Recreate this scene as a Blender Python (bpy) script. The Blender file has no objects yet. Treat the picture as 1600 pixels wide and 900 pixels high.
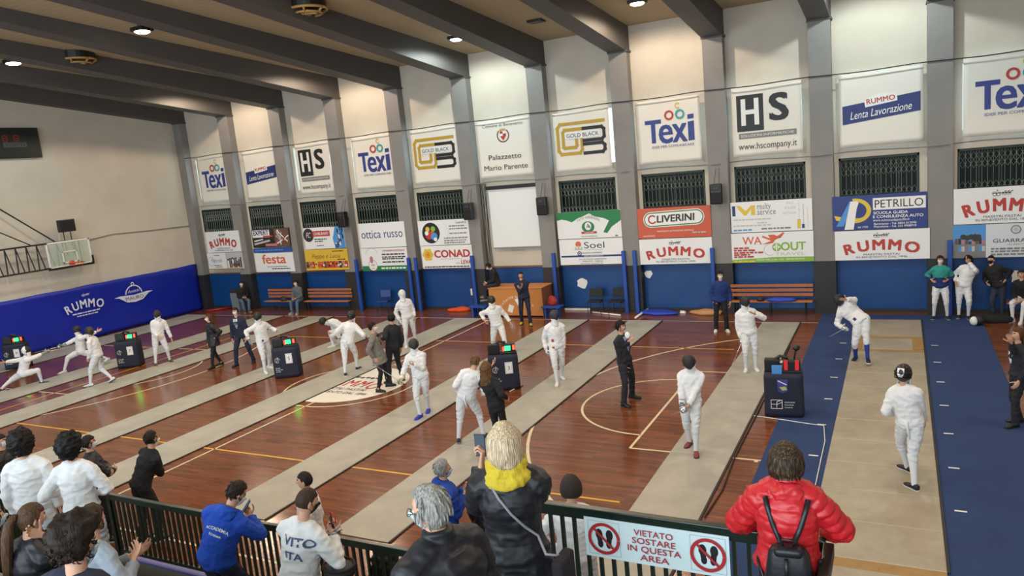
import bpy, bmesh, math, random
from mathutils import Vector, Matrix, noise
from mathutils.bvhtree import BVHTree
random.seed(7)
C = bpy.context.scene.collection
R_ = math.radians
V3 = Vector

# ------------------------------------------------------------------ camera
CAM = V3((0, 0, 5.3))
CR = V3((0.88621373, 0.45365823, -0.09391184))
CU = V3((0.00782567, 0.1880242, 0.98213322))
CF = V3((-0.46321051, 0.87111487, -0.16307945))
FPX = 1165.9
cam = bpy.data.cameras.new('camera')
cam.sensor_width = 36.0
cam.lens = 36.0 * FPX / 1600.0
cam.clip_start = 0.05
cam_o = bpy.data.objects.new('camera', cam)
C.objects.link(cam_o)
cam_o.matrix_world = Matrix(((CR.x, CU.x, -CF.x, CAM.x), (CR.y, CU.y, -CF.y, CAM.y), (CR.z, CU.z, -CF.z, CAM.z), (0, 0, 0, 1)))
bpy.context.scene.camera = cam_o

# ------------------------------------------------------------------ view, world and lamps
sc = bpy.context.scene
sc.view_settings.view_transform = 'Standard'
sc.view_settings.look = 'None'
sc.view_settings.gamma = 1.0
sc.view_settings.use_curve_mapping = False
sc.view_settings.exposure = 0.55
sc.cycles.use_denoising = True
sc.cycles.max_bounces = 6
sc.cycles.diffuse_bounces = 3
sc.cycles.glossy_bounces = 3
sc.cycles.transmission_bounces = 4
sc.cycles.transparent_max_bounces = 6
sc.cycles.sample_clamp_indirect = 4.0
world = bpy.data.worlds.new('daylight')
sc.world = world
world.use_nodes = True
bg = world.node_tree.nodes['Background']
bg.inputs['Color'].default_value = (0.80, 0.92, 1.0, 1)
bg.inputs['Strength'].default_value = 0.5

WARM = (1.0, 0.80, 0.60)
COOL = (0.86, 1.0, 0.96)
def lamp(kind, name, loc, power, color, **kw):
    l = bpy.data.lights.new(name, kind)
    l.energy = power
    l.color = color
    for k, v in kw.items(): setattr(l, k, v)
    o = bpy.data.objects.new(name, l)
    C.objects.link(o)
    o.location = loc
    return o
# the tall windows in the wall behind the stand
w_ = lamp('AREA', 'window_daylight', (-9, -5.5, 6.2), 2000, (0.80, 0.92, 1.0), shape='RECTANGLE', size=26, size_y=4.0)
w_.rotation_euler = (R_(82), 0, 0)
# the lit ceiling lamps (fixtures are built further down): x, y, drop below the roof, tint, watts
LIT = [(-6.55, 21.42, .10, WARM, 260), (-12.6, 21.54, .10, COOL, 260), (-18.4, 21.5, .10, WARM, 260), (-24.4, 21.4, .10, WARM, 260), (-.5, 21.4, .10, COOL, 260),
       (-24.4, 14.47, .45, COOL, 400), (-18.4, 14.54, .45, WARM, 400), (-12.5, 14.5, .45, WARM, 400), (-6.5, 14.5, .45, WARM, 400), (-.5, 14.5, .45, WARM, 400),
       (-24.4, 8.5, .45, WARM, 470), (-18.4, 8.5, .45, WARM, 470), (-12.5, 8.5, .45, WARM, 470), (-6.5, 8.5, .45, WARM, 470), (-.5, 8.5, .45, WARM, 470), (5.4, 14.5, .45, WARM, 400)]
CEIL_Z = lambda y: 9.3 + 0.11 * (23.9 - y)

# ------------------------------------------------------------------ helpers
def lin(h):
    h = h.lstrip('#')
    def f(c):
        c /= 255.0
        return c / 12.92 if c <= 0.04045 else ((c + 0.055) / 1.055) ** 2.4
    return tuple(f(int(h[i:i + 2], 16)) for i in (0, 2, 4)) + (1,)

_M = {}
def mat(name, col, rough=0.6, metal=0.0, bump=0.0, bscale=40.0, vary=0.0, vscale=6.0, emit=0.0, ecol=None, spec=0.5, stretch=None, coat=0.0, alpha=1.0):
    if name in _M: return _M[name]
    m = bpy.data.materials.new(name)
    m.use_nodes = True
    nt = m.node_tree
    b = nt.nodes['Principled BSDF']
    c = lin(col) if isinstance(col, str) else tuple(col) + ((1,) if len(col) == 3 else ())
    b.inputs['Base Color'].default_value = c
    b.inputs['Roughness'].default_value = rough
    b.inputs['Metallic'].default_value = metal
    b.inputs['Specular IOR Level'].default_value = spec
    b.inputs['Coat Weight'].default_value = coat
    b.inputs['Alpha'].default_value = alpha
    if emit:
        b.inputs['Emission Color'].default_value = lin(ecol) if ecol else c
        b.inputs['Emission Strength'].default_value = emit
    tc = None
    if bump or vary:
        tc = nt.nodes.new('ShaderNodeTexCoord')
        mp = nt.nodes.new('ShaderNodeMapping')
        nt.links.new(tc.outputs['Object'], mp.inputs['Vector'])
        if stretch: mp.inputs['Scale'].default_value = stretch
    if vary:
        n = nt.nodes.new('ShaderNodeTexNoise'); n.inputs['Scale'].default_value = vscale; n.inputs['Detail'].default_value = 6
        nt.links.new(mp.outputs['Vector'], n.inputs['Vector'])
        r = nt.nodes.new('ShaderNodeMapRange')
        r.inputs['From Min'].default_value = 0.3; r.inputs['From Max'].default_value = 0.7
        r.inputs['To Min'].default_value = 1 - vary; r.inputs['To Max'].default_value = 1 + vary
        nt.links.new(n.outputs['Fac'], r.inputs['Value'])
        mx = nt.nodes.new('ShaderNodeVectorMath'); mx.operation = 'SCALE'
        mx.inputs[0].default_value = c[:3]
        nt.links.new(r.outputs['Result'], mx.inputs['Scale'])
        nt.links.new(mx.outputs['Vector'], b.inputs['Base Color'])
    if bump:
        n2 = nt.nodes.new('ShaderNodeTexNoise'); n2.inputs['Scale'].default_value = bscale; n2.inputs['Detail'].default_value = 4
        nt.links.new(mp.outputs['Vector'], n2.inputs['Vector'])
        bp = nt.nodes.new('ShaderNodeBump'); bp.inputs['Strength'].default_value = bump; bp.inputs['Distance'].default_value = 0.02
        nt.links.new(n2.outputs['Fac'], bp.inputs['Height'])
        nt.links.new(bp.outputs['Normal'], b.inputs['Normal'])
    _M[name] = m
    return m

def px_ray(u, v): return CF + CR * ((u - 800) / FPX) - CU * ((v - 450) / FPX)
def fl(u, v, z=0.0):
    d = px_ray(u, v); t = (z - CAM.z) / d.z
    return CAM + d * t
def wl(u, v, y):
    d = px_ray(u, v); return CAM + d * (y / d.y)
def flw(u, v, ymax):
    p = fl(u, v)
    return p if p.y <= ymax else V3((p.x * ymax / p.y, ymax, 0))
def lw(u, v, x):
    d = px_ray(u, v); return CAM + d * (x / d.x)

def finish(name, bm, mats, parent=None, smooth=False, loc=None):
    me = bpy.data.meshes.new(name)
    bm.normal_update()
    bm.to_mesh(me); bm.free()
    for m in (mats if isinstance(mats, (list, tuple)) else [mats]): me.materials.append(m)
    if smooth:
        for p in me.polygons: p.use_smooth = True
    o = bpy.data.objects.new(name, me)
    C.objects.link(o)
    if parent: o.parent = parent
    if loc: o.location = loc
    return o
def link_mesh(name, me, mats, parent=None):
    me.materials.clear()
    for m in (mats if isinstance(mats, (list, tuple)) else [mats]): me.materials.append(m)
    o = bpy.data.objects.new(name, me); C.objects.link(o)
    if parent: o.parent = parent
    return o
def thing(name, label, cat, loc=(0, 0, 0), rz=0.0, group=None):
    o = bpy.data.objects.new(name, None); C.objects.link(o)
    o.empty_display_size = 0.1
    o.location = loc; o.rotation_euler = (0, 0, rz)
    return tag(o, label, cat, group)
def tag(o, label, cat, group=None, kind=None):
    o['label'] = label; o['category'] = cat
    if group: o['group'] = group
    if kind: o['kind'] = kind
    return o
def struct(o):
    o['kind'] = 'structure'; return o

def box(bm, x0, x1, y0, y1, z0, z1, mi=0, bev=0.0, M=None):
    vs = [bm.verts.new((x, y, z)) for z in (z0, z1) for y in (y0, y1) for x in (x0, x1)]
    fs = [bm.faces.new([vs[i] for i in q]) for q in ((0, 2, 3, 1), (4, 5, 7, 6), (0, 1, 5, 4), (1, 3, 7, 5), (3, 2, 6, 7), (2, 0, 4, 6))]
    for f in fs: f.material_index = mi
    if bev:
        es = list({e for f in fs for e in f.edges})
        r = bmesh.ops.bevel(bm, geom=es, offset=bev, segments=2, affect='EDGES', profile=0.5)
        vs = list({v for f in r['faces'] for v in f.verts} | {v for v in vs if v.is_valid})
        for f in r['faces']: f.material_index = mi
    if M is not None:
        bmesh.ops.transform(bm, matrix=M, verts=[v for v in vs if v.is_valid])
    return vs
def frame_of(d):
    d = d.normalized()
    a = V3((0, 0, 1)) if abs(d.z) < 0.9 else V3((1, 0, 0))
    x = d.cross(a).normalized(); y = d.cross(x).normalized()
    return x, y
def rings_to(bm, rings, n, mi=0, cap=True):
    vv = []
    for (c, ax, ay) in rings:
        vv.append([bm.verts.new(c + ax * math.cos(2 * math.pi * k / n) + ay * math.sin(2 * math.pi * k / n)) for k in range(n)])
    for a, b in zip(vv, vv[1:]):
        for k in range(n):
            f = bm.faces.new((a[k], a[(k + 1) % n], b[(k + 1) % n], b[k])); f.material_index = mi
    if cap:
        f = bm.faces.new(list(reversed(vv[0]))); f.material_index = mi
        f = bm.faces.new(vv[-1]); f.material_index = mi
    return vv
def tube(bm, pts, rad, n=8, mi=0, cap=True):
    pts = [V3(p) for p in pts]
    rad = rad if isinstance(rad, (list, tuple)) else [rad] * len(pts)
    rings = []
    d0 = (pts[1] - pts[0]).normalized()
    x, y = frame_of(d0)
    for i, p in enumerate(pts):
        d = (pts[min(i + 1, len(pts) - 1)] - pts[max(i - 1, 0)]).normalized()
        x = (x - d * x.dot(d)).normalized(); y = d.cross(x).normalized()
        rings.append((p, x * rad[i], y * rad[i]))
    return rings_to(bm, rings, n, mi, cap)
def ball(bm, c, r, mi=0, u=14, v=10, M=None):
    r = r if isinstance(r, (list, tuple)) else (r, r, r)
    c = V3(c)
    T = Matrix.Translation(c) @ (M.to_4x4() if M is not None else Matrix.Identity(4)) @ Matrix.Diagonal((r[0], r[1], r[2], 1))
    top = bm.verts.new(T @ V3((0, 0, 1))); bot = bm.verts.new(T @ V3((0, 0, -1))); rows = []
    for j in range(1, v):
        th = math.pi * j / v; sn, cs = math.sin(th), math.cos(th)
        rows.append([bm.verts.new(T @ V3((sn * math.cos(2 * math.pi * i / u), sn * math.sin(2 * math.pi * i / u), cs))) for i in range(u)])
    fs = []
    for i in range(u):
        k = (i + 1) % u
        fs.append(bm.faces.new((top, rows[0][i], rows[0][k])))
        for p, q in zip(rows, rows[1:]): fs.append(bm.faces.new((p[i], q[i], q[k], p[k])))
        fs.append(bm.faces.new((rows[-1][i], bot, rows[-1][k])))
    for f in fs: f.material_index = mi
    return [top, bot] + [x for r in rows for x in r]
def lathe(bm, prof, n=24, mi=0, M=None):
    rings = [(V3((0, 0, z)), V3((max(r, 1e-4), 0, 0)), V3((0, max(r, 1e-4), 0))) for r, z in prof]
    vv = rings_to(bm, rings, n, mi, True)
    if M is not None: bmesh.ops.transform(bm, matrix=M, verts=[v for r in vv for v in r])
    return vv

# a scratch scene that evaluates modifiers and letter curves
_S = bpy.data.scenes.new('scratch')
def _eval(o):
    _S.collection.objects.link(o)
    with bpy.context.temp_override(scene=_S, view_layer=_S.view_layers[0]):
        dg = bpy.context.evaluated_depsgraph_get()
        dg.update()
    me = bpy.data.meshes.new_from_object(o.evaluated_get(dg), depsgraph=dg)
    d = o.data
    _S.collection.objects.unlink(o)
    bpy.data.objects.remove(o)
    return me, d
def remesh(bm, voxel, smooth=3, fac=0.5):
    me = bpy.data.meshes.new('t'); bmesh.ops.recalc_face_normals(bm, faces=bm.faces[:]); bm.to_mesh(me); bm.free()
    o = bpy.data.objects.new('t', me)
    m = o.modifiers.new('r', 'REMESH'); m.mode = 'VOXEL'; m.voxel_size = voxel; m.use_smooth_shade = True
    if smooth:
        s = o.modifiers.new('s', 'SMOOTH'); s.factor = fac; s.iterations = smooth
    r, d = _eval(o)
    bpy.data.meshes.remove(d)
    return r
_TC = {}
def text_geo(s, bold=0.0, shear=0.0, spacing=1.0):
    key = (s, bold, shear, spacing)
    if key in _TC: return _TC[key]
    cu = bpy.data.curves.new('t', 'FONT'); cu.body = s; cu.size = 1.0
    cu.fill_mode = 'FRONT'; cu.resolution_u = 3; cu.offset = bold; cu.shear = shear; cu.space_character = spacing
    o = bpy.data.objects.new('t', cu)
    me, d = _eval(o)
    vs = [(v.co.x, v.co.y) for v in me.vertices]; fs = [tuple(p.vertices) for p in me.polygons]
    bpy.data.meshes.remove(me); bpy.data.curves.remove(d)
    if vs:
        x0, x1 = min(v[0] for v in vs), max(v[0] for v in vs); y0, y1 = min(v[1] for v in vs), max(v[1] for v in vs)
    else: x0 = x1 = y0 = y1 = 0
    _TC[key] = (vs, fs, x0, x1, y0, y1)
    return _TC[key]

class Print:
    """flat printed shapes on a surface: origin o, unit vectors u (along), v (up), n (towards the reader); coordinates 0..1 of w x h"""
    def __init__(s, o, u, v, n, w, h, lift=0.002, warp=None):
        s.o, s.u, s.v, s.n, s.w, s.h, s.lift = V3(o), V3(u), V3(v), V3(n), w, h, lift
        s.bm = bmesh.new(); s.mats = []; s.k = 1; s.q = 0; s.warp = warp
    def _m(s, m):
        if m not in s.mats: s.mats.append(m)
        return s.mats.index(m)
    def pt(s, a, b):
        d = s.lift * s.k + s.q * .0001
        if s.warp: d += s.warp(a, b)
        return s.o + s.u * (a * s.w) + s.v * (b * s.h) + s.n * d
    def poly(s, pts, m):
        s.q += 1
        i = s._m(m)
        f = s.bm.faces.new([s.bm.verts.new(s.pt(a, b)) for a, b in pts]); f.material_index = i
        f.normal_update()
        if f.normal.dot(s.n) < 0: f.normal_flip()
    def rect(s, a0, b0, a1, b1, m, slant=0.0):
        N = 6 if s.warp else 1
        for i in range(N):
            p, q = a0 + (a1 - a0) * i / N, a0 + (a1 - a0) * (i + 1) / N
            sp, sq = slant * i / N, slant * (i + 1) / N
            s.poly([(p, b0 + sp), (q, b0 + sq), (q, b1 + sq), (p, b1 + sp)], m)
    def disc(s, a, b, r, m, ry=None, n=28):
        # r in fractions of h; ry too
        ry = ry or r
        k = s.h / s.w
        s.poly([(a + r * k * math.cos(2 * math.pi * i / n), b + ry * math.sin(2 * math.pi * i / n)) for i in range(n)], m)
    def ring(s, a, b, r0, r1, m, a0=0, a1=360, n=28, squash=1.0):
        k = s.h / s.w
        A = [R_(a0 + (a1 - a0) * i / n) for i in range(n + 1)]
        for p, q in zip(A, A[1:]):
            s.poly([(a + r0 * k * math.cos(p), b + r0 * squash * math.sin(p)), (a + r1 * k * math.cos(p), b + r1 * squash * math.sin(p)),
                    (a + r1 * k * math.cos(q), b + r1 * squash * math.sin(q)), (a + r0 * k * math.cos(q), b + r0 * squash * math.sin(q))], m)
    def line(s, pts, t, m):
        # stroke of thickness t (fraction of h)
        k = s.h / s.w
        P = [(a / k, b) for a, b in pts]
        for (x0, y0), (x1, y1) in zip(P, P[1:]):
            L = math.hypot(x1 - x0, y1 - y0) or 1e-6
            nx, ny = -(y1 - y0) / L * t / 2, (x1 - x0) / L * t / 2
            ex, ey = (x1 - x0) / L * t / 2, (y1 - y0) / L * t / 2
            s.poly([((x0 - ex + nx) * k, y0 - ey + ny), ((x0 - ex - nx) * k, y0 - ey - ny), ((x1 + ex - nx) * k, y1 + ey - ny), ((x1 + ex + nx) * k, y1 + ey + ny)], m)
    def text(s, t, a, b, h, m, w=None, bold=0.0, shear=0.0, align='C', rise=0.0, rot=0.0, spacing=1.0):
        """centre (a,b); h = height of the letters and w = width of the line, both fractions; rise = climb over the line"""
        if bold > .012:
            e = bold * h * s.h * .75
            for ox, oy in ((-1, -.7), (1, -.7), (-1, .7), (1, .7), (0, 0)):
                s.text(t, a + ox * e / s.w, b + oy * e / s.h, h, m, (w - 2 * e / s.w) if w else None, 0.0, shear, align, rise, rot, spacing)
            return
        s.q += 1
        vs, fs, x0, x1, y0, y1 = text_geo(t, 0.0, shear, spacing)
        if not vs: return
        i = s._m(m)
        cap = text_geo('H' if any(ch.isupper() or ch.isdigit() for ch in t) else 'x')
        cy0, cy1 = cap[4], cap[5]
        sy = h * s.h / (cy1 - cy0)
        sx = (w * s.w / (x1 - x0)) if w else sy
        W = (x1 - x0) * sx
        off = {'C': -W / 2, 'L': 0, 'R': -W}[align]
        cr, sr = math.cos(rot), math.sin(rot)
        nv = []
        for x, y in vs:
            X = (x - x0) * sx + off; Y = (y - (cy0 + cy1) / 2) * sy
            if rise: Y += rise * s.h * X / max(W, 1e-6)
            X, Y = X * cr - Y * sr, X * sr + Y * cr
            nv.append(s.bm.verts.new(s.pt(a + X / s.w, b + Y / s.h)))
        for f in fs:
            try: ff = s.bm.faces.new([nv[q] for q in f])
            except ValueError: continue
            ff.material_index = i
            ff.normal_update()
            if ff.normal.dot(s.n) < 0: ff.normal_flip()
    def arch(s, t, a, b, h, m, w, sag, bold=0.0):
        """letters along an arch: centre line at b at the middle, falling by sag at both ends"""
        n = len(t)
        ws = [max(text_geo(ch)[3] - text_geo(ch)[2], 0.12) if ch != ' ' else 0.3 for ch in t]
        gap = 0.16; tot = sum(ws) + gap * (n - 1); x = 0
        for ch, wd in zip(t, ws):
            q = (x + wd / 2) / tot * 2 - 1
            x += wd + gap
            ang = math.atan2(-2 * q * sag * s.h * 2, w * s.w)
            if ch != ' ': s.text(ch, a + q * w / 2, b - sag * q * q, h, m, w=wd / tot * w, bold=bold, rot=ang)
    def up(s): s.k += 1
    def done(s, name, parent=None, loc=None):
        if loc is not None:
            for v in s.bm.verts: v.co -= V3(loc)
        return finish(name, s.bm, s.mats, parent)
# ------------------------------------------------------------------ surfaces
M_wall = mat('white_plaster', '#cbc2b3', 0.85, bump=0.08, bscale=14, vary=0.05, vscale=1.2)
M_col = mat('grey_paint', '#85827f', 0.7, bump=0.05, bscale=20, vary=0.06, vscale=1.5)
M_beam = mat('dark_grey_paint', '#504d4b', 0.6, bump=0.05, bscale=12, vary=0.05, vscale=1.0)
M_dark = mat('charcoal_paint', '#28272a', 0.6, vary=0.08, vscale=3)
M_dado = mat('blue_dado_paint', '#0a4280', 0.4, bump=0.05, bscale=10, vary=0.06, vscale=1.6)
M_trim = mat('brown_wood_trim', '#7a5336', 0.5, vary=0.15, vscale=9)
M_green = mat('dark_green_metal', '#12211a', 0.32, vary=0.1, vscale=8)
M_conc = mat('grey_terrazzo', '#77736b', 0.6, vary=0.2, vscale=70)
M_black = mat('black_plastic', '#151516', 0.4)
M_white = mat('white_paint', '#e6e6e2', 0.5)
M_steel = mat('steel', '#a9abad', 0.3, metal=0.9)
M_rope = mat('black_cable', '#222222', 0.6)

def floor_mat():
    m = bpy.data.materials.new('parquet'); m.use_nodes = True
    nt = m.node_tree; b = nt.nodes['Principled BSDF']; L = nt.links.new
    tc = nt.nodes.new('ShaderNodeTexCoord')
    br = nt.nodes.new('ShaderNodeTexBrick')
    br.inputs['Scale'].default_value = 1.0; br.inputs['Brick Width'].default_value = 1.1; br.inputs['Row Height'].default_value = 0.09
    br.inputs['Mortar Size'].default_value = 0.0012; br.inputs['Color1'].default_value = lin('#7e482b'); br.inputs['Color2'].default_value = lin('#623822')
    br.inputs['Mortar'].default_value = lin('#3a1c10'); br.inputs['Bias'].default_value = -0.1
    L(tc.outputs['Object'], br.inputs['Vector'])
    mp = nt.nodes.new('ShaderNodeMapping'); mp.inputs['Scale'].default_value = (1.2, 16, 1)
    L(tc.outputs['Object'], mp.inputs['Vector'])
    n = nt.nodes.new('ShaderNodeTexNoise'); n.inputs['Scale'].default_value = 1.6; n.inputs['Detail'].default_value = 6
    L(mp.outputs['Vector'], n.inputs['Vector'])
    r = nt.nodes.new('ShaderNodeMapRange'); r.inputs['From Min'].default_value = .3; r.inputs['From Max'].default_value = .7
    r.inputs['To Min'].default_value = .74; r.inputs['To Max'].default_value = 1.28
    L(n.outputs['Fac'], r.inputs['Value'])
    mx = nt.nodes.new('ShaderNodeVectorMath'); mx.operation = 'SCALE'
    L(br.outputs['Color'], mx.inputs[0]); L(r.outputs['Result'], mx.inputs['Scale'])
    L(mx.outputs['Vector'], b.inputs['Base Color'])
    n2 = nt.nodes.new('ShaderNodeTexNoise'); n2.inputs['Scale'].default_value = 0.9; n2.inputs['Detail'].default_value = 3
    L(tc.outputs['Object'], n2.inputs['Vector'])
    r2 = nt.nodes.new('ShaderNodeMapRange'); r2.inputs['To Min'].default_value = .12; r2.inputs['To Max'].default_value = .24
    L(n2.outputs['Fac'], r2.inputs['Value']); L(r2.outputs['Result'], b.inputs['Roughness'])
    b.inputs['Specular IOR Level'].default_value = 0.45
    bp = nt.nodes.new('ShaderNodeBump'); bp.inputs['Strength'].default_value = .04; bp.inputs['Distance'].default_value = .01
    L(n.outputs['Fac'], bp.inputs['Height']); L(bp.outputs['Normal'], b.inputs['Normal'])
    return m
def ceiling_mat():
    m = bpy.data.materials.new('ceiling_boards'); m.use_nodes = True
    nt = m.node_tree; b = nt.nodes['Principled BSDF']; L = nt.links.new
    tc = nt.nodes.new('ShaderNodeTexCoord')
    w = nt.nodes.new('ShaderNodeTexWave'); w.bands_direction = 'Y'; w.inputs['Scale'].default_value = 1.6; w.inputs['Distortion'].default_value = .6
    L(tc.outputs['Object'], w.inputs['Vector'])
    r = nt.nodes.new('ShaderNodeValToRGB')
    r.color_ramp.elements[0].color = lin('#a89878'); r.color_ramp.elements[1].color = lin('#b0a080')
    r.color_ramp.elements[0].position = 0.0; r.color_ramp.elements[1].position = 0.25
    L(w.outputs['Fac'], r.inputs['Fac']); L(r.outputs['Color'], b.inputs['Base Color'])
    b.inputs['Roughness'].default_value = .8
    return m
M_floor = floor_mat(); M_ceil = ceiling_mat()

# ------------------------------------------------------------------ shell
XL, XR, YF = -29.0, 9.0, 24.0
bm = bmesh.new(); box(bm, XL, XR, -6.0, YF + .3, -0.12, 0.0); struct(finish('floor', bm, M_floor))
PITCH, CW = 2.98, 0.60
COLR = [1.25 - PITCH * k for k in range(-3, 11)]            # right-hand face of every column
def zb(y): return 8.47 + 0.118 * (23.9 - y)
bm = bmesh.new()
vs = box(bm, XL - .2, XR, -6.0, YF + .3, 0, 0.25)
for v in vs: v.co.z += CEIL_Z(max(v.co.y, 2.0)) if v.co.y > 0 else CEIL_Z(2.0)
struct(finish('ceiling', bm, M_ceil))
for k, xr in enumerate(COLR):
    if xr > XR: continue
    bm = bmesh.new()
    vs = [bm.verts.new(p) for p in ((xr - CW, -5, zb(-5)), (xr, -5, zb(-5)), (xr, YF, zb(YF)), (xr - CW, YF, zb(YF)),
                                    (xr - CW, -5, zb(-5) + .62), (xr, -5, zb(-5) + .62), (xr, YF, CEIL_Z(YF) + .06), (xr - CW, YF, CEIL_Z(YF) + .06))]
    for q in ((0, 3, 2, 1), (4, 5, 6, 7), (0, 1, 5, 4), (1, 2, 6, 5), (2, 3, 7, 6), (3, 0, 4, 7)): bm.faces.new([vs[i] for i in q])
    struct(finish('beam', bm, M_beam))
    bm = bmesh.new()
    box(bm, xr - CW, xr, 23.65, YF + .1, 1.6, zb(23.65) + .02, 0)
    box(bm, xr - CW - .01, xr + .01, 23.64, YF + .1, 0, 1.6, 1)
    box(bm, xr - CW - .02, xr + .04, 23.60, YF + .1, zb(23.65) - .04, zb(23.65) + .02, 2)
    struct(finish('column', bm, [M_col, M_dark, M_beam]))

BAYS = [(COLR[i + 1], COLR[i] - CW) for i in range(len(COLR) - 1)]   # from the right-most bay to the left-most
BAN_Z = (4.95, 6.88)
bm = bmesh.new()
box(bm, XL - .2, XR, YF + .0, YF + .3, 0, 3.40); box(bm, XL - .2, XR, YF, YF + .3, 4.56, 5.05); box(bm, XL - .2, XR, YF, YF + .3, 6.82, 10.0)
wide = {3: 0, 6: .10, 8: .10, 10: .08}
edges = [XR]
for i, (a, b) in enumerate(BAYS):
    if b > XR: continue
    # lower window opening a+.12..b-.19, upper window opening
    m = .24 - wide.get(i, 0)
    box(bm, a - CW if i < 12 else XL, a + .12, YF, YF + .3, 3.40, 4.56); box(bm, b - .19, b, YF, YF + .3, 3.40, 4.56)
    box(bm, a - CW if i < 12 else XL, a + m, YF, YF + .3, 5.05, 6.82); box(bm, b - m, b, YF, YF + .3, 5.05, 6.82)
struct(finish('wall_far', bm, M_wall))
M_pane_day = mat('daylit_window', '#cfe6f2', 0.3, emit=1.6, ecol='#cfe6f2')
M_dglass = mat('dark_green_glass', '#0b1a13', 0.4, spec=.15)
M_gframe = mat('green_window_frame', '#10291e', 0.5)
M_lattice = mat('galvanised_lattice', '#8f958f', 0.45, metal=0.3)
wn = 0
for i, (a, b) in enumerate(BAYS):
    if b > 5: continue
    wn += 1
    bm = bmesh.new(); x0, x1 = a + .05, b - .05
    box(bm, x0, x1, YF + .20, YF + .24, 4.95, 7.0)
    struct(finish('window_%d' % wn, bm, M_pane_day))
    if i == 7: continue                      # the bay of the projection screen
    wn += 1
    x0, x1, z0, z1 = a + .12, b - .19, 3.40, 4.56
    bm = bmesh.new()
    for q in ((x0, x0 + .05, z0, z1), (x1 - .05, x1, z0, z1), (x0, x1, z0, z0 + .05), (x0, x1, z1 - .07, z1)):
        box(bm, q[0], q[1], YF + .0, YF + .12, q[2], q[3])
    for j in range(1, 4):
        xm = x0 + (x1 - x0) * j / 4; box(bm, xm - .02, xm + .02, YF + .14, YF + .18, z0, z1)
    W = struct(finish('window_%d' % wn, bm, M_gframe))
    bm = bmesh.new(); box(bm, x0, x1, YF + .18, YF + .20, z0, z1)
    for j in range(8):                      # slatted blind behind the glass
        zz = z0 + .06 + j * .07; box(bm, x0 + .05, x1 - .05, YF + .172, YF + .18, zz, zz + .012)
    finish('pane', bm, M_dglass, W)
    bm = bmesh.new()
    n = 15; dx = (x1 - x0 - .12) / n; rows = ((4.24, 4.46), (4.02, 4.24), (3.44, 3.66))
    for j in range(n + 1):
        xx = x0 + .06 + j * dx
        tube(bm, [(xx, YF + .05, z0 + .05), (xx, YF + .05, z1 - .08)], .007, 4)
        if j < n:
            for (r0, r1) in rows:
                zm = (r0 + r1) / 2
                tube(bm, [(xx, YF + .045, zm), (xx + dx / 2, YF + .045, r1), (xx + dx, YF + .045, zm)], .008, 4)
                tube(bm, [(xx, YF + .045, zm), (xx + dx / 2, YF + .045, r0), (xx + dx, YF + .045, zm)], .008, 4)
    finish('grille', bm, M_lattice, W)
# blue dado and brown rail along the far wall
for i, (a, b) in enumerate(BAYS):
    if b > XR: continue
    bm = bmesh.new(); box(bm, a + .01, b - .01, YF - .035, YF + .0, 0, 1.585); struct(finish('dado', bm, M_dado))
    bm = bmesh.new(); box(bm, a + .01, b - .01, YF - .07, YF + .0, 1.585, 1.64, 0); struct(finish('trim_%d' % (i + 1), bm, M_trim))
    bm = bmesh.new(); box(bm, a + .01, b - .01, YF - .06, YF - .035, 0, .10); struct(finish('baseboard_%d' % (i + 1), bm, M_dark))
# left wall, its dark painted band under the roof, corner dado
bm = bmesh.new(); box(bm, XL - .2, XL, -6, YF + .3, 0, 11.6); struct(finish('wall_left', bm, M_wall))
bm = bmesh.new()
n = 90; rnd = random.Random(3); lo = []; hi = []
for i in range(n + 1):
    y = 2 + (YF - 2) * i / n
    z = 8.72 + .104 * (24 - y) + rnd.uniform(-.035, .035)
    lo.append(bm.verts.new((XL + .004, y, z))); hi.append(bm.verts.new((XL + .004, y, CEIL_Z(y) + .05)))
for i in range(n): bm.faces.new((lo[i], hi[i], hi[i + 1], lo[i + 1]))
struct(finish('trim_20', bm, M_beam))
bm = bmesh.new(); box(bm, XL, XL + .03, 22.9, YF, 0, 1.585); struct(finish('dado', bm, M_dado))
bm = bmesh.new(); box(bm, XL, XL + .06, 22.9, YF, 1.585, 1.64); struct(finish('trim_21', bm, M_trim))
# right wall outside the picture
bm = bmesh.new(); box(bm, XR, XR + .2, -6, YF + .3, 0, 11.6); struct(finish('wall_right', bm, M_wall))

# pipes and cables along the wall
def cable(name, label, pts, r, m, cat='pipe', group=None):
    bm = bmesh.new(); tube(bm, pts, r, 6)
    return tag(finish(name, bm, m, smooth=True), label, cat, group)
pts = []
for i in range(60):
    x = -28.5 + i * 31.5 / 59; pts.append((x, 23.62, 6.93 - .02 * math.sin((x - 1.25) / PITCH * 2 * math.pi)))
cable('tension_cable', 'dark cable running along the wall above all the hanging banners', pts, .016, M_rope, 'cable')
pts = []
for i in range(120):
    x = -28.5 + i * 31.5 / 119; ph = ((x - 1.25) / PITCH) % 1.0
    yy = 23.63 if ph > .78 else 23.95
    pts.append((x, yy, 4.72 + .02 * math.sin(ph * 6.28)))
cable('electric_conduit', 'thin grey electric conduit stepping over the columns just above the small grilled windows', pts, .014, M_col, 'conduit')
pts = [tuple(lw(u, v, XL + .03)) for u, v in ((140, 375), (175, 366), (235, 360), (285, 354), (312, 352))]
cable('wall_cable', 'grey cable sagging across the white side wall behind the basketball backboard', pts, .018, M_col, 'cable')
for x, nn in ((-13.75, 7), ):
    for j in range(nn):
        bm = bmesh.new(); xx = x + j * .055
        tube(bm, [(xx, 23.93, 1.65), (xx + .02 * math.sin(j * 2), 23.9, 2.6), (xx + .03 * math.sin(j * 3), 23.92, 3.7), (xx, 23.93, 4.7)], .012, 5)
        tag(finish('hanging_cable', bm, M_rope), 'one of the grey cables hanging in a bunch beside the projection screen', 'cable', 'cables beside the projection screen')

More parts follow.
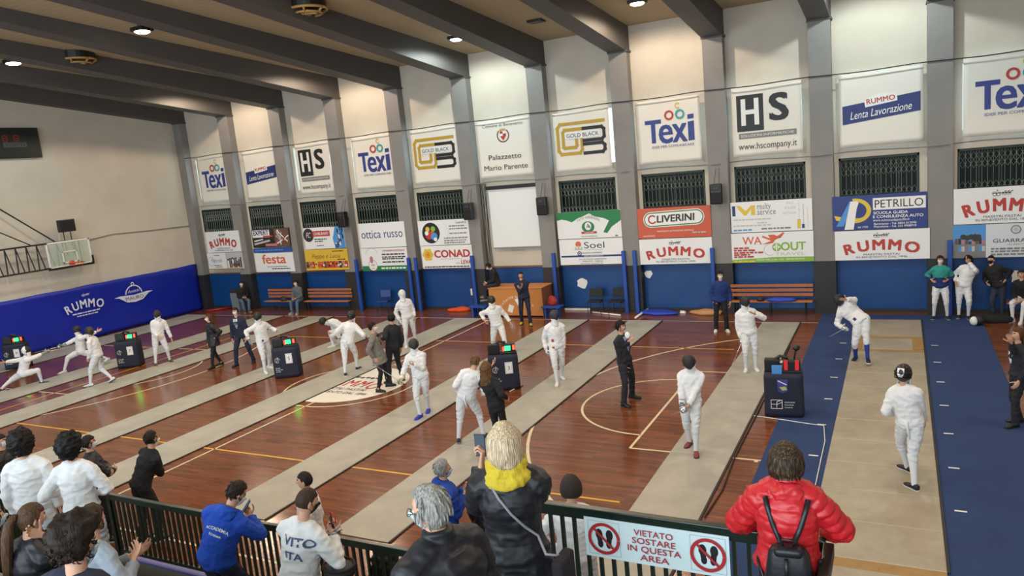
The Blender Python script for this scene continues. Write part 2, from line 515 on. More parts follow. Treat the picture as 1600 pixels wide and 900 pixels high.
# ------------------------------------------------------------------ court lines (painted)
M_lw = mat('cream_court_paint', '#d8c9a6', 0.4, vary=0.1, vscale=5)
M_ly = mat('yellow_court_paint', '#d9a62a', 0.4, vary=0.1, vscale=5)
def cline(pts, w, m, z=.0015):
    bm = bmesh.new(); prev = None
    P = [V3((x, y, 0)) for x, y in pts]
    for i, p in enumerate(P):
        d = (P[min(i + 1, len(P) - 1)] - P[max(i - 1, 0)]).normalized(); nrm = V3((-d.y, d.x, 0)) * w / 2
        a = bm.verts.new((p + nrm).to_tuple()[:2] + (z,)); b = bm.verts.new((p - nrm).to_tuple()[:2] + (z,))
        if prev:
            f = bm.faces.new((prev[0], prev[1], b, a)); f.normal_update()
            if f.normal.z < 0: f.normal_flip()
        prev = (a, b)
    struct(finish('floor_marking', bm, m))
def arc(cx, cy, r, a0, a1, n=40): return [(cx + r * math.cos(R_(a0 + (a1 - a0) * i / n)), cy + r * math.sin(R_(a0 + (a1 - a0) * i / n))) for i in range(n + 1)]
cline([(-27.1, 22.45), (1.35, 22.45)], .05, M_lw); cline([(-27.1, 7.05), (1.35, 7.05)], .05, M_lw)
cline([(-12.85, 7.05), (-12.85, 22.45)], .05, M_lw); cline([(1.35, 7.05), (1.35, 22.45)], .05, M_lw); cline([(-27.1, 7.05), (-27.1, 22.45)], .05, M_lw)
cline(arc(-12.85, 14.75, 1.8, 0, 360, 60), .05, M_lw)
cline(arc(-.2, 14.75, 6.75, 112, 248), .06, M_lw); cline(arc(-25.5, 14.75, 6.75, -68, 68), .06, M_lw)
for s, xf, xb in ((1, -4.43, 1.35), (-1, -21.3, -27.1)):
    cline([(xf, 12.31), (xf, 17.24)], .05, M_lw)
    cline([(xf, 12.31), (xb, 12.31)], .05, M_lw, .0012); cline([(xf, 17.24), (xb, 17.24)], .05, M_lw, .0012)
    cline(arc(xf, 14.75, 1.78, 90, 270) if s > 0 else arc(xf, 14.75, 1.78, -90, 90), .05, M_lw)
for x in (-2.2, -1.5): cline([(x, 12.22), (x, 12.31)], .06, M_lw)
cline([(-21.9, 10.2), (-3.9, 10.2)], .05, M_ly); cline([(-21.9, 19.3), (-3.9, 19.3)], .05, M_ly)
for x in (-21.9,): cline([(x, 10.2), (x, 19.3)], .05, M_ly, .0012)
# white centre disc with the sponsor's name
bm = bmesh.new(); bmesh.ops.create_circle(bm, cap_ends=True, segments=64, radius=1.5, matrix=Matrix.Translation((-12.85, 14.75, .003)))
LOGO = struct(finish('floor_marking', bm, mat('white_floor_paint', '#e9e4d8', .35)))
M_red = mat('print_red', '#b3362c', .5); M_ink = mat('print_ink', '#33302e', .5)
pr = Print((-12.85 - 1.5, 14.75 - 1.5, .003), (1, 0, 0), (0, 1, 0), (0, 0, 1), 3.0, 3.0)
pr.arch('RUMMO', .5, .52, .16, M_red, .62, .06, bold=.02)
pr.text('MAESTRI PASTAI', .5, .36, .055, M_ink, w=.5); pr.text('IN BENEVENTO DAL 1846', .5, .27, .055, M_ink, w=.66)
for i in range(6): pr.disc(.36 + i * .055, .68 + .01 * (i % 2), .022, M_ink)
pr.done('lettering', LOGO)

# ------------------------------------------------------------------ mats on the floor
def mat_piste(name, c1, c2, seam):
    m = bpy.data.materials.new(name); m.use_nodes = True
    nt = m.node_tree; b = nt.nodes['Principled BSDF']; L = nt.links.new
    tc = nt.nodes.new('ShaderNodeTexCoord')
    n = nt.nodes.new('ShaderNodeTexNoise'); n.inputs['Scale'].default_value = 1.3; n.inputs['Detail'].default_value = 8; n.inputs['Roughness'].default_value = .65
    L(tc.outputs['Object'], n.inputs['Vector'])
    r = nt.nodes.new('ShaderNodeValToRGB'); r.color_ramp.elements[0].position = .3; r.color_ramp.elements[1].position = .7
    r.color_ramp.elements[0].color = lin(c1); r.color_ramp.elements[1].color = lin(c2)
    L(n.outputs['Fac'], r.inputs['Fac']); L(r.outputs['Color'], b.inputs['Base Color'])
    n2 = nt.nodes.new('ShaderNodeTexNoise'); n2.inputs['Scale'].default_value = 90
    L(tc.outputs['Object'], n2.inputs['Vector'])
    bp = nt.nodes.new('ShaderNodeBump'); bp.inputs['Strength'].default_value = .15; bp.inputs['Distance'].default_value = .005
    L(n2.outputs['Fac'], bp.inputs['Height']); L(bp.outputs['Normal'], b.inputs['Normal'])
    b.inputs['Roughness'].default_value = .55; b.inputs['Metallic'].default_value = .15
    return m
M_p = mat_piste('grey_metal_weave', '#9d9a91', '#b6b2a7', 0); M_p7 = mat_piste('sandy_metal_weave', '#9a8f7c', '#b3aa97', 0)
M_seam = mat('pale_seam_tape', '#b9b1a0', .5); M_edge = mat('black_rubber_edge', '#2b2927', .7); M_ply = mat('plywood_border', '#a07d48', .6, vary=.12, vscale=8)
def piste(x0, x1, y0, y1, label, m=M_p, seams=(), z=0.0):
    t = thing('fencing_piste', label, 'fencing piste', ((x0 + x1) / 2, (y0 + y1) / 2, z), 0, 'fencing pistes laid across the hall')
    w, h = (x1 - x0) / 2, (y1 - y0) / 2
    bm = bmesh.new(); box(bm, -w, w, -h, h, .003, .013); finish('mat', bm, m, t)
    bm = bmesh.new(); box(bm, w, w + .035, -h, h, .003, .018); finish('edging', bm, M_edge, t)
    if seams:
        for s in seams:
            bm = bmesh.new(); box(bm, -w, w, s - (y0 + y1) / 2 - .008, s - (y0 + y1) / 2 + .008, .012, .0145); finish('seam', bm, M_seam, t)
    return t
Y1 = 22.45
pist = [(-28.6, -26.9, 'grey fencing mat closest to the blue padded wall'), (-24.0, -22.7, 'grey fencing mat under the two lunging fencers'),
        (-21.25, -20.05, 'grey fencing mat under the fencer walking away beside the trolley marked 7'), (-17.05, -15.95, 'grey fencing mat under the crouching fencer'),
        (-14.35, -13.2, 'grey fencing mat cutting across the white centre disc'), (-10.35, -9.2, 'grey fencing mat under the fencer in bright blue shoes'),
        (-7.8, -6.72, 'grey fencing mat beside the woman with long curly hair'), (-3.67, -2.63, 'grey fencing mat next to the bright blue carpet')]
for i, (a, b, l) in enumerate(pist): piste(a, b, 8.02, Y1, l, seams=[8.02 + 3.6 * q + (i % 3) * .7 for q in range(1, 4)])
bm = bmesh.new(); box(bm, -2.13, 1.9, 7.0, 23.6, .0, .004)
tag(finish('carpet', bm, mat('blue_carpet', '#263d6c', .95, bump=.4, bscale=220, vary=.10, vscale=1.2)), 'wide blue carpet under the sand-coloured fencing mat', 'carpet')
t = piste(-1.12, .45, 9.48, 22.9, 'sand-coloured fencing mat on the blue carpet', M_p7, seams=[9.5 + q * 1.02 for q in range(0, 11)], z=.004)
bm = bmesh.new()
for q in ((-.785, .785, 4.55, 4.75), (-.785, .785, 3.25, 3.45), (.55, .785, 3.45, 4.55), (-.785, -.55, 3.45, 4.55)): box(bm, *q, .013, .0145)
finish('plywood_border', bm, M_ply, t)
bm = bmesh.new(); box(bm, -.785, .785, -6.93, -6.71, .003, .0145); finish('end_board', bm, M_ply, t)
bm = bmesh.new(); box(bm, -.785, .785, -7.6, -6.93, .003, .0135); finish('ramp', bm, M_p7, t)
for q in range(7):
    for sx in (-1.42, .62):
        bm = bmesh.new(); box(bm, sx, sx + .15, 11.2 + q * 1.5, 11.24 + q * 1.5, .004, .0065)
        tag(finish('tape_mark', bm, M_white), 'short white tape mark on the blue carpet beside the sand-coloured mat', 'tape', 'white tape marks along the mat')

# ------------------------------------------------------------------ the stand we look from
def step(x0, x1, y0, y1, z):
    bm = bmesh.new(); box(bm, x0, x1, y0, y1, 0, z, 0, .01); struct(finish('stand_step', bm, M_conc))
step(-14.5, -3.1, 4.30, 5.03, .95); step(-14.5, -3.1, 3.70, 4.30, 1.38); step(-14.5, -3.1, 3.10, 3.70, 1.85)
step(-14.5, -3.1, 2.35, 3.10, 2.30); step(-14.5, -3.1, 1.6, 2.35, 2.72); step(-14.5, -3.1, -5, 1.6, 3.1)
step(-3.1, -.36, 2.2, 4.0, 2.0); step(-2.66, -.36, 4.0, 4.52, 2.0); step(-3.1, -.36, -5, 2.2, 2.6)
M_lilac = mat('lilac_kerb_paint', '#5a5aa0', .5)
bm = bmesh.new(); box(bm, -8.3, -3.1, 5.0, 5.07, .95, 1.145, 0, .01); struct(finish('kerb', bm, M_conc))
bm = bmesh.new(); box(bm, -8.3, -3.1, 4.995, 5.075, 1.145, 1.17, 0, .005); struct(finish('kerb', bm, M_lilac))
def railing(name, label, x0, x1, y, z0, z1, pitch, top, posts, along='x', tw=.05):
    t = thing(name, label, 'railing', (x0, y, z0) if along == 'x' else (y, x0, z0), 0 if along == 'x' else R_(90))
    L = x1 - x0; H = z1 - z0
    bm = bmesh.new(); box(bm, 0, L, -tw / 2, tw / 2, H - top, H, 0, .006); finish('top_rail', bm, M_green, t)
    bm = bmesh.new(); box(bm, 0, L, -.018, .018, .05, .085, 0, .004); finish('bottom_rail', bm, M_green, t)
    pm = None
    for p in posts:
        bm = bmesh.new(); box(bm, p - .03, p + .03, -.03, .03, 0, H - top * .5, 0, .004); finish('post', bm, M_green, t)
    n = int(L / pitch); first = None
    for i in range(1, n):
        if first is None:
            bm = bmesh.new(); box(bm, -.0125, .0125, -.0125, .0125, .06, H - top * .6); first = finish('bar', bm, M_green, t); o = first
        else:
            o = first.copy(); C.objects.link(o); o.parent = t
        o.location = (i * pitch, 0, 0)
    return t
railing('metal_railing', 'long dark green railing that the boy in the blue hooded top leans on', -8.3, -3.15, 5.03, 1.17, 1.95, .085, .07, (.03, 1.66, 3.45, 5.12))
railing('metal_railing', 'dark green railing section beyond the gap where a white fencer stands', -13.2, -9.32, 5.03, .95, 1.95, .085, .07, (.03, 1.9, 3.85))
railing('metal_railing', 'dark green railing carrying the white no-standing sign', -2.62, -.42, 4.49, 2.0, 2.9, .092, .085, (.03, 2.17), tw=.06)
railing('metal_railing', 'short dark green railing turning back beside the woman in red', 3.2, 4.46, -.40, 2.0, 2.9, .092, .085, (.03,), along='y', tw=.06)

# prohibition sign wired to the near railing
p0, p1, p2, p3 = (wl(912, 805, 4.45), wl(1139, 840, 4.45), wl(917, 864, 4.45), wl(1142, 907, 4.45))
sx0, sx1 = (p0.x + p2.x) / 2, (p1.x + p3.x) / 2; sz1 = (p0.z + p1.z) / 2; sz0 = (p2.z + p3.z) / 2
bm = bmesh.new(); box(bm, sx0, sx1, 4.447, 4.452, sz0, sz1)
SG = tag(finish('warning_sign', bm, mat('sign_white', '#c9dadd', .45)), 'white no-standing sign with red lettering on the near railing', 'sign')
pr = Print((sx0, 4.447, sz0), (1, 0, 0), (0, 0, 1), (0, -1, 0), sx1 - sx0, sz1 - sz0, .0008)
Mr = mat('sign_red', '#a3262c', .5); Mk = mat('sign_black', '#17181c', .5); Mg = mat('sign_grey_line', '#7d8c90', .5); Msw = mat('sign_white', '#c9dadd', .45)
for c in (.142, .862):
    pr.line([(c - .115, .08), (c + .115, .08), (c + .115, .93), (c - .115, .93), (c - .115, .08)], .008, Mg)
    for d in (-.036, .040):
        pr.disc(c + d, .60, .088, Mk, ry=.135); pr.disc(c + d * .8, .36, .068, Mk, ry=.105)
        pr.poly([(c + d - .020, .58), (c + d * .8 - .017, .34), (c + d * .8 + .017, .34), (c + d + .020, .58)], Mk)
pr.up()
for c in (.142, .862):
    pr.ring(c, .5, .32, .40, Mr, n=40)
    pr.line([(c - .072, .74), (c + .072, .25)], .06, Mr)
for t_, b, w in (('VIETATO', .80, .27), ('SOSTARE', .60, .30), ('IN QUESTA', .40, .37), ('AREA', .19, .20)):
    pr.text(t_, .5, b, .145, Mr, w=w, bold=.015)
pr.done('lettering', SG)
def clamp(a, lo=0.0, hi=1.0): return max(lo, min(hi, a))
# ------------------------------------------------------------------ banners and boards on the far wall
def T(name, col, **k): return mat(name, col, k.pop('rough', .5), **k)
K_navy = T('print_navy', '#20306e'); K_blue = T('print_texi_blue', '#2b3a86'); K_black = T('print_black', '#1b1a1c'); K_gold = T('print_gold', '#b8962e')
K_red = T('print_red', '#b3362c'); K_white = T('print_white', '#e8e8e6'); K_ink = T('print_ink', '#33302e'); K_grey = T('print_grey', '#7b7a78')
K_teal = T('print_teal', '#2f9aa0'); K_yel = T('print_yellow', '#d8bb3a'); K_green = T('print_green', '#1c7a43'); K_or = T('print_orange', '#d0603a')
K_lgrey = T('print_light_grey', '#b8b8b8'); K_lime = T('print_lime', '#7fae3a'); K_sky = T('print_sky', '#4a8fd0'); K_pink = T('print_pink', '#b8787a'); K_brown = T('print_brown', '#6a4a3a')
K_cloth = mat('banner_cloth', '#e4e0d6', .75, bump=.1, bscale=6); K_board = mat('board_white', '#e3e5e6', .45)

def cart(p, a, b, s, m=K_ink):
    """small emblem: a cart drawn by horses"""
    k = p.h / p.w
    for dx in (-.9, -.45): p.ring(a + dx * s * k * 1.3, b - .25 * s, .14 * s * 1.6, .2 * s * 1.6, m, n=14)
    p.line([(a - 1.5 * s * k, b), (a - .2 * s * k, b)], .16 * s, m)
    for i in range(5): p.line([(a - (1.4 - .25 * i) * s * k, b), (a - (1.4 - .25 * i) * s * k, b + .28 * s)], .07 * s, m)
    p.disc(a - .75 * s * k, b + .5 * s, .11 * s, m)
    for i in range(3):
        x = a + (.1 + .5 * i) * s * k
        p.disc(x, b, .2 * s, m, ry=.15 * s); p.line([(x + .15 * s * k, b + .05 * s), (x + .42 * s * k, b + .32 * s)], .12 * s, m)
        p.disc(x + .48 * s * k, b + .32 * s, .09 * s, m)
        for q in (-.15, .12): p.line([(x + q * s * k, b - .05 * s), (x + (q + .08) * s * k, b - .42 * s)], .06 * s, m)
def scribble(p, a0, a1, b, h, m, seed=0, n=None):
    """a row of print too small to read"""
    r = random.Random(seed); x = a0; k = p.h / p.w
    while x < a1:
        w = r.uniform(1.2, 4) * h * k
        if x + w > a1: break
        p.rect(x, b - h / 2, x + w, b + h / 2, m); x += w + h * k * .6
def wall_frame(tl, br, y):
    a, b = wl(*tl, y), wl(*br, y)
    return a.x, b.x, b.z, a.z
_BD = []
def board(tl, br, label, base, draw, y=23.607, group=None, thick=.04):
    x0, x1, z0, z1 = wall_frame(tl, br, y)
    for (a0, a1, b0, b1) in _BD:
        if x0 < a1 and x1 > a0 and z0 < b0 < z1 + .2: z1 = min(z1, b0 - .025)
    _BD.append((x0, x1, z0, z1))
    bm = bmesh.new(); box(bm, x0, x1, y, y + thick, z0, z1, 0, .004)
    loc = ((x0 + x1) / 2, y, z0)
    for v in bm.verts: v.co -= V3(loc)
    o = tag(finish('advertising_board', bm, base, loc=loc), label, 'advertising board', group)
    p = Print((x0, y, z0), (1, 0, 0), (0, 0, 1), (0, -1, 0), x1 - x0, z1 - z0)
    draw(p); p.done('lettering', o, loc)
    return o
def banner(tl, br, label, draw, y=23.77, wr=0):
    x0, x1, z0, z1 = wall_frame(tl, br, y)
    z0, z1 = max(z0, 4.86), min(z1, 6.92)
    rnd = random.Random(int(x0 * 10) & 255); ph = [rnd.uniform(0, 6) for _ in range(4)]
    def warp(a, b):
        e = clamp(1 - min(a, 1 - a, b, 1 - b) / .08)
        return .012 + e * .010 * math.sin(a * 5 + ph[0]) * math.sin(b * 4 + ph[1]) + e * .006 * math.sin((a + b) * 9 + ph[2])
    bm = bmesh.new(); N = 16; g = [[None] * (N + 1) for _ in range(N + 1)]
    loc = V3(((x0 + x1) / 2, y, z0))
    for i in range(N + 1):
        for j in range(N + 1):
            a, b = i / N, j / N
            sc_ = .012 * (math.sin(a * math.pi * 4) ** 2) * (1 if j in (0, N) else 0)   # scalloped between the eyelets
            g[i][j] = bm.verts.new(V3((x0 + a * (x1 - x0), y - warp(a, b), z0 + b * (z1 - z0) + (sc_ if j == 0 else -sc_))) - loc)
    for i in range(N):
        for j in range(N): bm.faces.new((g[i][j], g[i + 1][j], g[i + 1][j + 1], g[i][j + 1]))
    for (a, b) in ((0, 0), (N, 0), (0, N), (N, N)):
        v = g[a][b].co.copy()
        tube(bm, [v, v + V3(((-.05 if a == 0 else .05), .20, (-.05 if b == 0 else .05)))], .006, 4)
    o = finish('banner', bm, K_cloth, smooth=True, loc=loc)
    m = o.modifiers.new('thick', 'SOLIDIFY'); m.thickness = .003
    tag(o, label, 'banner')
    p = Print((x0, y, z0), (1, 0, 0), (0, 0, 1), (0, -1, 0), x1 - x0, z1 - z0, .006, warp)
    draw(p); p.done('lettering', o, loc)
    return o

def d_texi(p):
    p.text('T', .26, .51, .34, K_blue, w=.26, bold=.055); p.text('e', .455, .455, .27, K_blue, w=.225, bold=.045)
    p.text('x', .675, .455, .27, K_blue, w=.23, bold=.05)
    p.poly([(.805, .32), (.90, .325), (.90, .62), (.805, .61)], K_blue); p.poly([(.805, .65), (.90, .655), (.90, .725), (.805, .72)], K_blue)
    p.up()
    p.ring(.52, .74, .045, .075, K_red); p.ring(.69, .74, .045, .075, K_teal); p.ring(.66, .875, .03, .045, K_yel, 40, 320)
    p.text('IDEE PER COMUNICARE', .56, .265, .035, K_blue, w=.66, bold=.01)
def d_hs(p):
    p.rect(.07, .36, .46, .88, K_black); p.text('S', .68, .67, .36, K_black, w=.28, bold=.06)
    p.rect(.09, .255, .92, .335, K_grey); p.up()
    p.text('H', .265, .635, .36, K_white, w=.26, bold=.05); p.text('SOLUZIONI INFORMATICHE', .5, .295, .035, K_white, w=.76)
    p.text('www.hscompany.it', .5, .13, .06, K_ink, w=.84)
def d_gb(p):
    t = .055
    p.line([(.90, .80), (.12, .80), (.07, .74), (.07, .36), (.12, .30), (.46, .30), (.50, .36), (.50, .52)], t, K_gold)
    p.line([(.50, .70), (.20, .70), (.165, .66), (.165, .42), (.19, .40), (.38, .40), (.405, .43), (.405, .52)], t, K_gold)
    p.line([(.54, .70), (.86, .70), (.90, .66), (.90, .54), (.86, .50), (.54, .50)], t, K_black)
    p.line([(.54, .44), (.86, .44), (.90, .40), (.90, .33), (.86, .29), (.54, .29)], t, K_black)
    p.up(); p.rect(.20, .545, .83, .66, K_white); p.up()
    p.text('GOLD BLACK', .52, .60, .062, K_black, w=.58)
def d_lenta(p):
    p.poly([(.04, .31), (.97, .41), (.97, .66), (.04, .56)], K_navy); p.up()
    p.poly([(.32, .52), (.70, .57), (.70, .66), (.60, .69), (.50, .69), (.40, .66), (.31, .60)], K_white); p.up()
    p.text('RUMMO', .505, .605, .065, K_red, w=.34, bold=.03, rot=R_(5))
    p.text('Lenta Lavorazione', .50, .455, .10, K_white, w=.74, shear=.35, rot=R_(5))
def d_pal(p):
    p.text('Comune di Benevento', .5, .90, .05, K_ink, w=.74)
    p.ring(.5, .72, .100, .122, K_brown, 130, 410, n=24)
    p.poly([(.445, .79), (.555, .79), (.555, .71), (.5, .63), (.445, .71)], K_red)
    p.poly([(.44, .80), (.46, .845), (.48, .815), (.5, .85), (.52, .815), (.54, .845), (.56, .80)], K_gold); p.up()
    p.rect(.445, .71, .5, .75, K_white); p.rect(.5, .75, .555, .79, K_white)
    p.text('Palazzetto', .5, .36, .085, K_black, w=.60, bold=.01); p.text('Mario Parente', .5, .18, .085, K_black, w=.80, bold=.01)
banner((306, 247), (362, 315), 'white banner with blue lettering and small rings, closest to the hall corner', d_texi)
banner((377, 237), (441, 311), 'white banner with a tilted navy band, hanging second from the hall corner', d_lenta)
banner((460, 225), (523, 300), 'white banner with a black square, hanging above the yellow advertising board', d_hs)
banner((548, 214), (622, 299), 'white banner with blue lettering, hanging over the ottica russo board', d_texi)
banner((640, 204), (722, 286), 'white banner with gold and black loops, hanging over the CONAD board', d_gb)
banner((742, 191), (836, 280), 'white town hall banner with a red crest above the projection screen', d_pal)
banner((863, 178), (957, 263), 'white banner with gold and black loops, hanging over the green advertising board', d_gb)
banner((993, 160), (1098, 254), 'white banner with blue lettering, hanging over the orange advertising board', d_texi)
banner((1142, 138), (1255, 238), 'white banner with a black square, hanging over the board with the yellow M', d_hs)
banner((1310, 114), (1443, 224), 'white banner with a tilted navy band, hanging over the blue driving school board', d_lenta)
banner((1505, 91), (1656, 205), 'white banner with large blue lettering, partly outside the picture beside the last column', d_texi)

def d_rummo(p):
    cart(p, .5, .83, .15)
    p.arch('RUMMO', .5, .51, .33, K_red, .80, .17, bold=.075)
    p.text('MAESTRI PASTAI', .5, .19, .065, K_ink, w=.38); p.text('IN BENEVENTO DAL 1846', .5, .10, .06, K_ink, w=.54)
def d_pat(p):
    p.text('Palombi', .26, .55, .22, K_grey, w=.34, shear=.4); p.ring(.10, .5, .26, .28, K_grey); scribble(p, .2, .4, .85, .05, K_grey, 1); scribble(p, .18, .42, .25, .05, K_grey, 2); scribble(p, .2, .4, .15, .05, K_grey, 3)
    p.rect(.54, 0, 1, 1, K_lgrey); p.rect(0, 0, 1, .06, K_gold); p.up()
    r = random.Random(5)
    for i in range(9):
        x = .58 + i * .045; h = r.uniform(.35, .6); p.rect(x, .10, x + .03, h, K_black if i % 3 else K_white); p.disc(x + .015, h + .07, .06, K_ink)
    p.rect(.72, .15, .9, .36, K_brown)
def d_expert(p):
    p.rect(.02, .55, .48, .95, K_white); p.rect(.6, .02, .98, .98, K_brown); p.up()
    p.text('EXPERT', .25, .80, .24, K_navy, w=.42, bold=.05); p.rect(.3, .56, .56, .64, K_red); p.line([(.06, .20), (.45, .36)], .10, K_lgrey); p.line([(.06, .36), (.28, .44)], .06, K_white)
    p.rect(.34, .06, .64, .2, K_pink)
    r = random.Random(8)
    for i in range(12): p.line([(.64 + r.random() * .3, .1 + r.random() * .4), (.62 + r.random() * .34, .5 + r.random() * .4)], .06, (K_pink, K_white, K_brown, K_lgrey)[i % 4])
def d_festa(p):
    p.text('festa', .5, .60, .30, K_or, w=.62, bold=.07); p.up(); scribble(p, .3, .82, .27, .04, K_grey, 4); scribble(p, .42, .9, .17, .05, K_ink, 5)
def d_carb(p):
    p.disc(.12, .66, .32, K_ink); p.rect(.22, .58, .66, .84, K_red); p.up()
    p.text('FC', .12, .66, .24, K_white, w=.12, shear=.3); p.text('CARBURANTI', .44, .71, .13, K_white, w=.36, bold=.02)
    scribble(p, .26, .58, .45, .05, K_ink, 6); scribble(p, .26, .5, .35, .05, K_ink, 7); scribble(p, .30, .48, .15, .05, K_grey, 8)
    r = random.Random(2); p.poly([(.76, 0), (1, 0), (1, 1), (.80, 1), (.72, .45)], K_sky); p.up()
    for i in range(16): x, y = .76 + r.random() * .2, r.random() * .8; p.rect(x, y, x + .03, y + .18, (K_black, K_white, K_navy, K_ink)[i % 4])
def d_peppe(p):
    p.text('Peppe e Lucia', .5, .68, .20, K_brown, w=.66, shear=.25); scribble(p, .66, .96, .90, .05, K_ink, 9); scribble(p, .76, .96, .50, .05, K_ink, 10)
    r = random.Random(4)
    for i in range(14): p.rect(.01 + i * .07, .10, .075 + i * .07, .42, (K_red, K_brown, K_pink, K_or, K_ink, K_yel)[r.randrange(6)])
    p.up()
    for i in range(22): p.disc(.04 + i * .043, .2 + .12 * r.random(), .05, (K_yel, K_brown, K_red, K_white, K_black)[r.randrange(5)])
def d_ottica(p): p.text('ottica russo', .5, .5, .22, K_navy, w=.90, bold=.012)
def d_lav(p):
    p.rect(0, 0, 1, .22, K_green); p.disc(.24, .24, .24, K_white); p.ring(.24, .66, .34, .36, K_lgrey, 20, 160); p.up()
    p.ring(.24, .24, .22, .24, K_pink, n=24); p.disc(.22, .5, .09, K_pink, ry=.16); p.disc(.24, .26, .12, K_lgrey, ry=.05); p.rect(.21, .1, .27, .13, K_pink)
    p.text('LAVANDERIA INDUSTRIALE', .72, .88, .07, K_red, w=.48, bold=.02)
    for i, b in enumerate((.72, .60, .52, .38)): scribble(p, .46, .97, b, .055, K_ink, 20 + i)
    scribble(p, .42, .97, .11, .07, K_white, 30)
def d_lean(p):
    p.disc(.25, .5, .42, K_black); p.ring(.40, .5, .46, .47, K_lgrey, -60, 60); p.up()
    p.disc(.21, .42, .18, K_red); p.disc(.31, .36, .16, K_sky); p.disc(.19, .66, .10, K_yel); p.disc(.30, .66, .11, K_lime); p.disc(.165, .5, .09, K_white); p.disc(.33, .24, .08, K_white); p.disc(.28, .52, .06, K_or)
    p.text('Leandro', .86, .88, .09, K_ink, w=.20)
    for i, b in enumerate((.74, .63, .45, .27, .17, .08)): scribble(p, .62 - .12 * (i > 2), .97, b, .045, K_grey, 40 + i)
def d_conad(p):
    k = p.h / p.w
    for i in range(6):
        a = i * math.pi / 3; p.disc(.13 + .17 * k * math.cos(a), .62 + .17 * math.sin(a), .12, K_yel)
    p.disc(.13, .62, .17, K_yel); p.up(); p.ring(.13, .62, .10, .13, K_or); p.disc(.13, .62, .06, K_or)
    p.text('CONAD', .61, .64, .31, K_red, w=.70, bold=.06); scribble(p, .38, .84, .41, .035, K_lgrey, 50)
    p.text('LEVA', .87, .26, .17, K_red, w=.20, bold=.04, shear=.12); p.text('F.LLI', .71, .22, .07, K_ink, w=.06); scribble(p, .04, .96, .07, .05, K_ink, 51)
def d_greenb(p):
    p.poly([(0, 1), (.98, 1), (1, .98), (1, .62), (.94, .52), (.86, .40), (.78, .16), (.72, .20), (.78, .45), (.82, .62), (.74, .72), (.60, .80), (.52, .92), (.42, .82), (.34, .76), (.24, .62), (.16, .70), (.08, .74), (0, .70)], K_green); p.up()
    p.disc(.49, .42, .25, K_green, ry=.21); p.up(); p.disc(.49, .45, .13, K_white, ry=.15); p.rect(.38, .17, .62, .25, K_red); p.up()
    p.text('A', .49, .46, .16, K_ink, w=.06); p.text('R', .515, .44, .12, K_ink, w=.04); p.text('SAPORI', .5, .21, .045, K_white, w=.14)
    p.arch('Terra Nobilissima', .5, .78, .085, K_grey, .36, .14); p.text('www.terranobilissima.it', .5, .07, .04, K_grey, w=.26); scribble(p, .90, .98, .06, .05, K_grey, 60)
def d_soel(p):
    p.disc(.31, .80, .12, K_or); p.poly([(.25, .60), (.27, .72), (.355, .72), (.375, .60)], K_white); p.up(); p.poly([(.245, .58), (.265, .74), (.285, .62), (.31, .78), (.335, .62), (.36, .74), (.38, .58)], K_lgrey)
    p.text('Soel', .56, .76, .24, K_ink, w=.32); scribble(p, .40, .7, .58, .025, K_lgrey, 61)
    p.rect(.02, .30, .98, .37, K_navy); p.disc(.32, .44, .09, K_navy); p.up(); p.ring(.32, .44, .03, .05, K_white)
    p.text('MILLENNIO RISPARMIO', .52, .46, .055, K_ink, w=.32); p.text('SEDE BENEVENTO', .54, .335, .05, K_white, w=.30); p.text('VIA DEI MULINI, BENEVENTO', .52, .21, .05, K_ink, w=.44); p.text('AVELLINO - NAPOLI', .52, .13, .05, K_ink, w=.32); p.text('www.soel.it', .5, .04, .04, K_grey, w=.36)
def d_liv(p):
    p.disc(.19, .62, .26, K_white); p.disc(.81, .66, .26, K_white); p.poly([(.19, .36), (.81, .40), (.81, .92), (.19, .88)], K_white); p.up()
    p.disc(.19, .62, .235, K_green); p.disc(.81, .66, .235, K_green); p.poly([(.19, .385), (.81, .425), (.81, .895), (.19, .855)], K_green); p.up()
    p.disc(.19, .62, .20, K_white); p.disc(.81, .66, .20, K_white); p.poly([(.19, .42), (.81, .46), (.81, .86), (.19, .82)], K_white); p.up()
    p.ring(.21, .63, .10, .15, K_red, 40, 330); p.text('LIVERINI', .53, .65, .22, K_ink, w=.52, bold=.06, shear=.08, rot=R_(1.5))
    p.text('MANGIMI E NUTRIZIONE ANIMALE', .52, .23, .05, K_white, w=.50); p.text('www.liverini.it', .15, .08, .045, K_white, w=.17); scribble(p, .75, .94, .15, .04, K_lgrey, 62)
def d_multy(p):
    p.rect(.02, .55, .06, .88, K_navy); p.poly([(.07, .88), (.12, .88), (.19, .70), (.26, .88), (.31, .88), (.31, .56), (.26, .56), (.26, .76), (.20, .56), (.17, .56), (.10, .76)], K_yel); p.up()
    p.text('multy', .42, .80, .13, K_grey, w=.17); p.text('service', .45, .62, .13, K_grey, w=.23)
    p.text('EDILE', .74, .90, .07, K_lgrey, w=.08); p.text('PULIZIE', .74, .74, .07, K_lgrey, w=.13); p.text('ELETTRICA', .73, .57, .07, K_lgrey, w=.15)
    for i, b in enumerate((.42, .30, .22)): scribble(p, .03 + .3 * (i == 1), .50, b, .04, K_lgrey, 70 + i)
    scribble(p, .03, .3, .08, .05, K_sky, 73); scribble(p, .38, .76, .10, .05, K_grey, 74)
    p.rect(.82, .07, .86, .36, K_yel); p.rect(.875, .07, .905, .20, K_navy)
    for i, m in enumerate((K_lgrey, K_grey, K_yel)): p.text('MULTYSERVICE', .845 + i * .05, .62 - .1 * i, .028, m, w=.26, rot=R_(90))
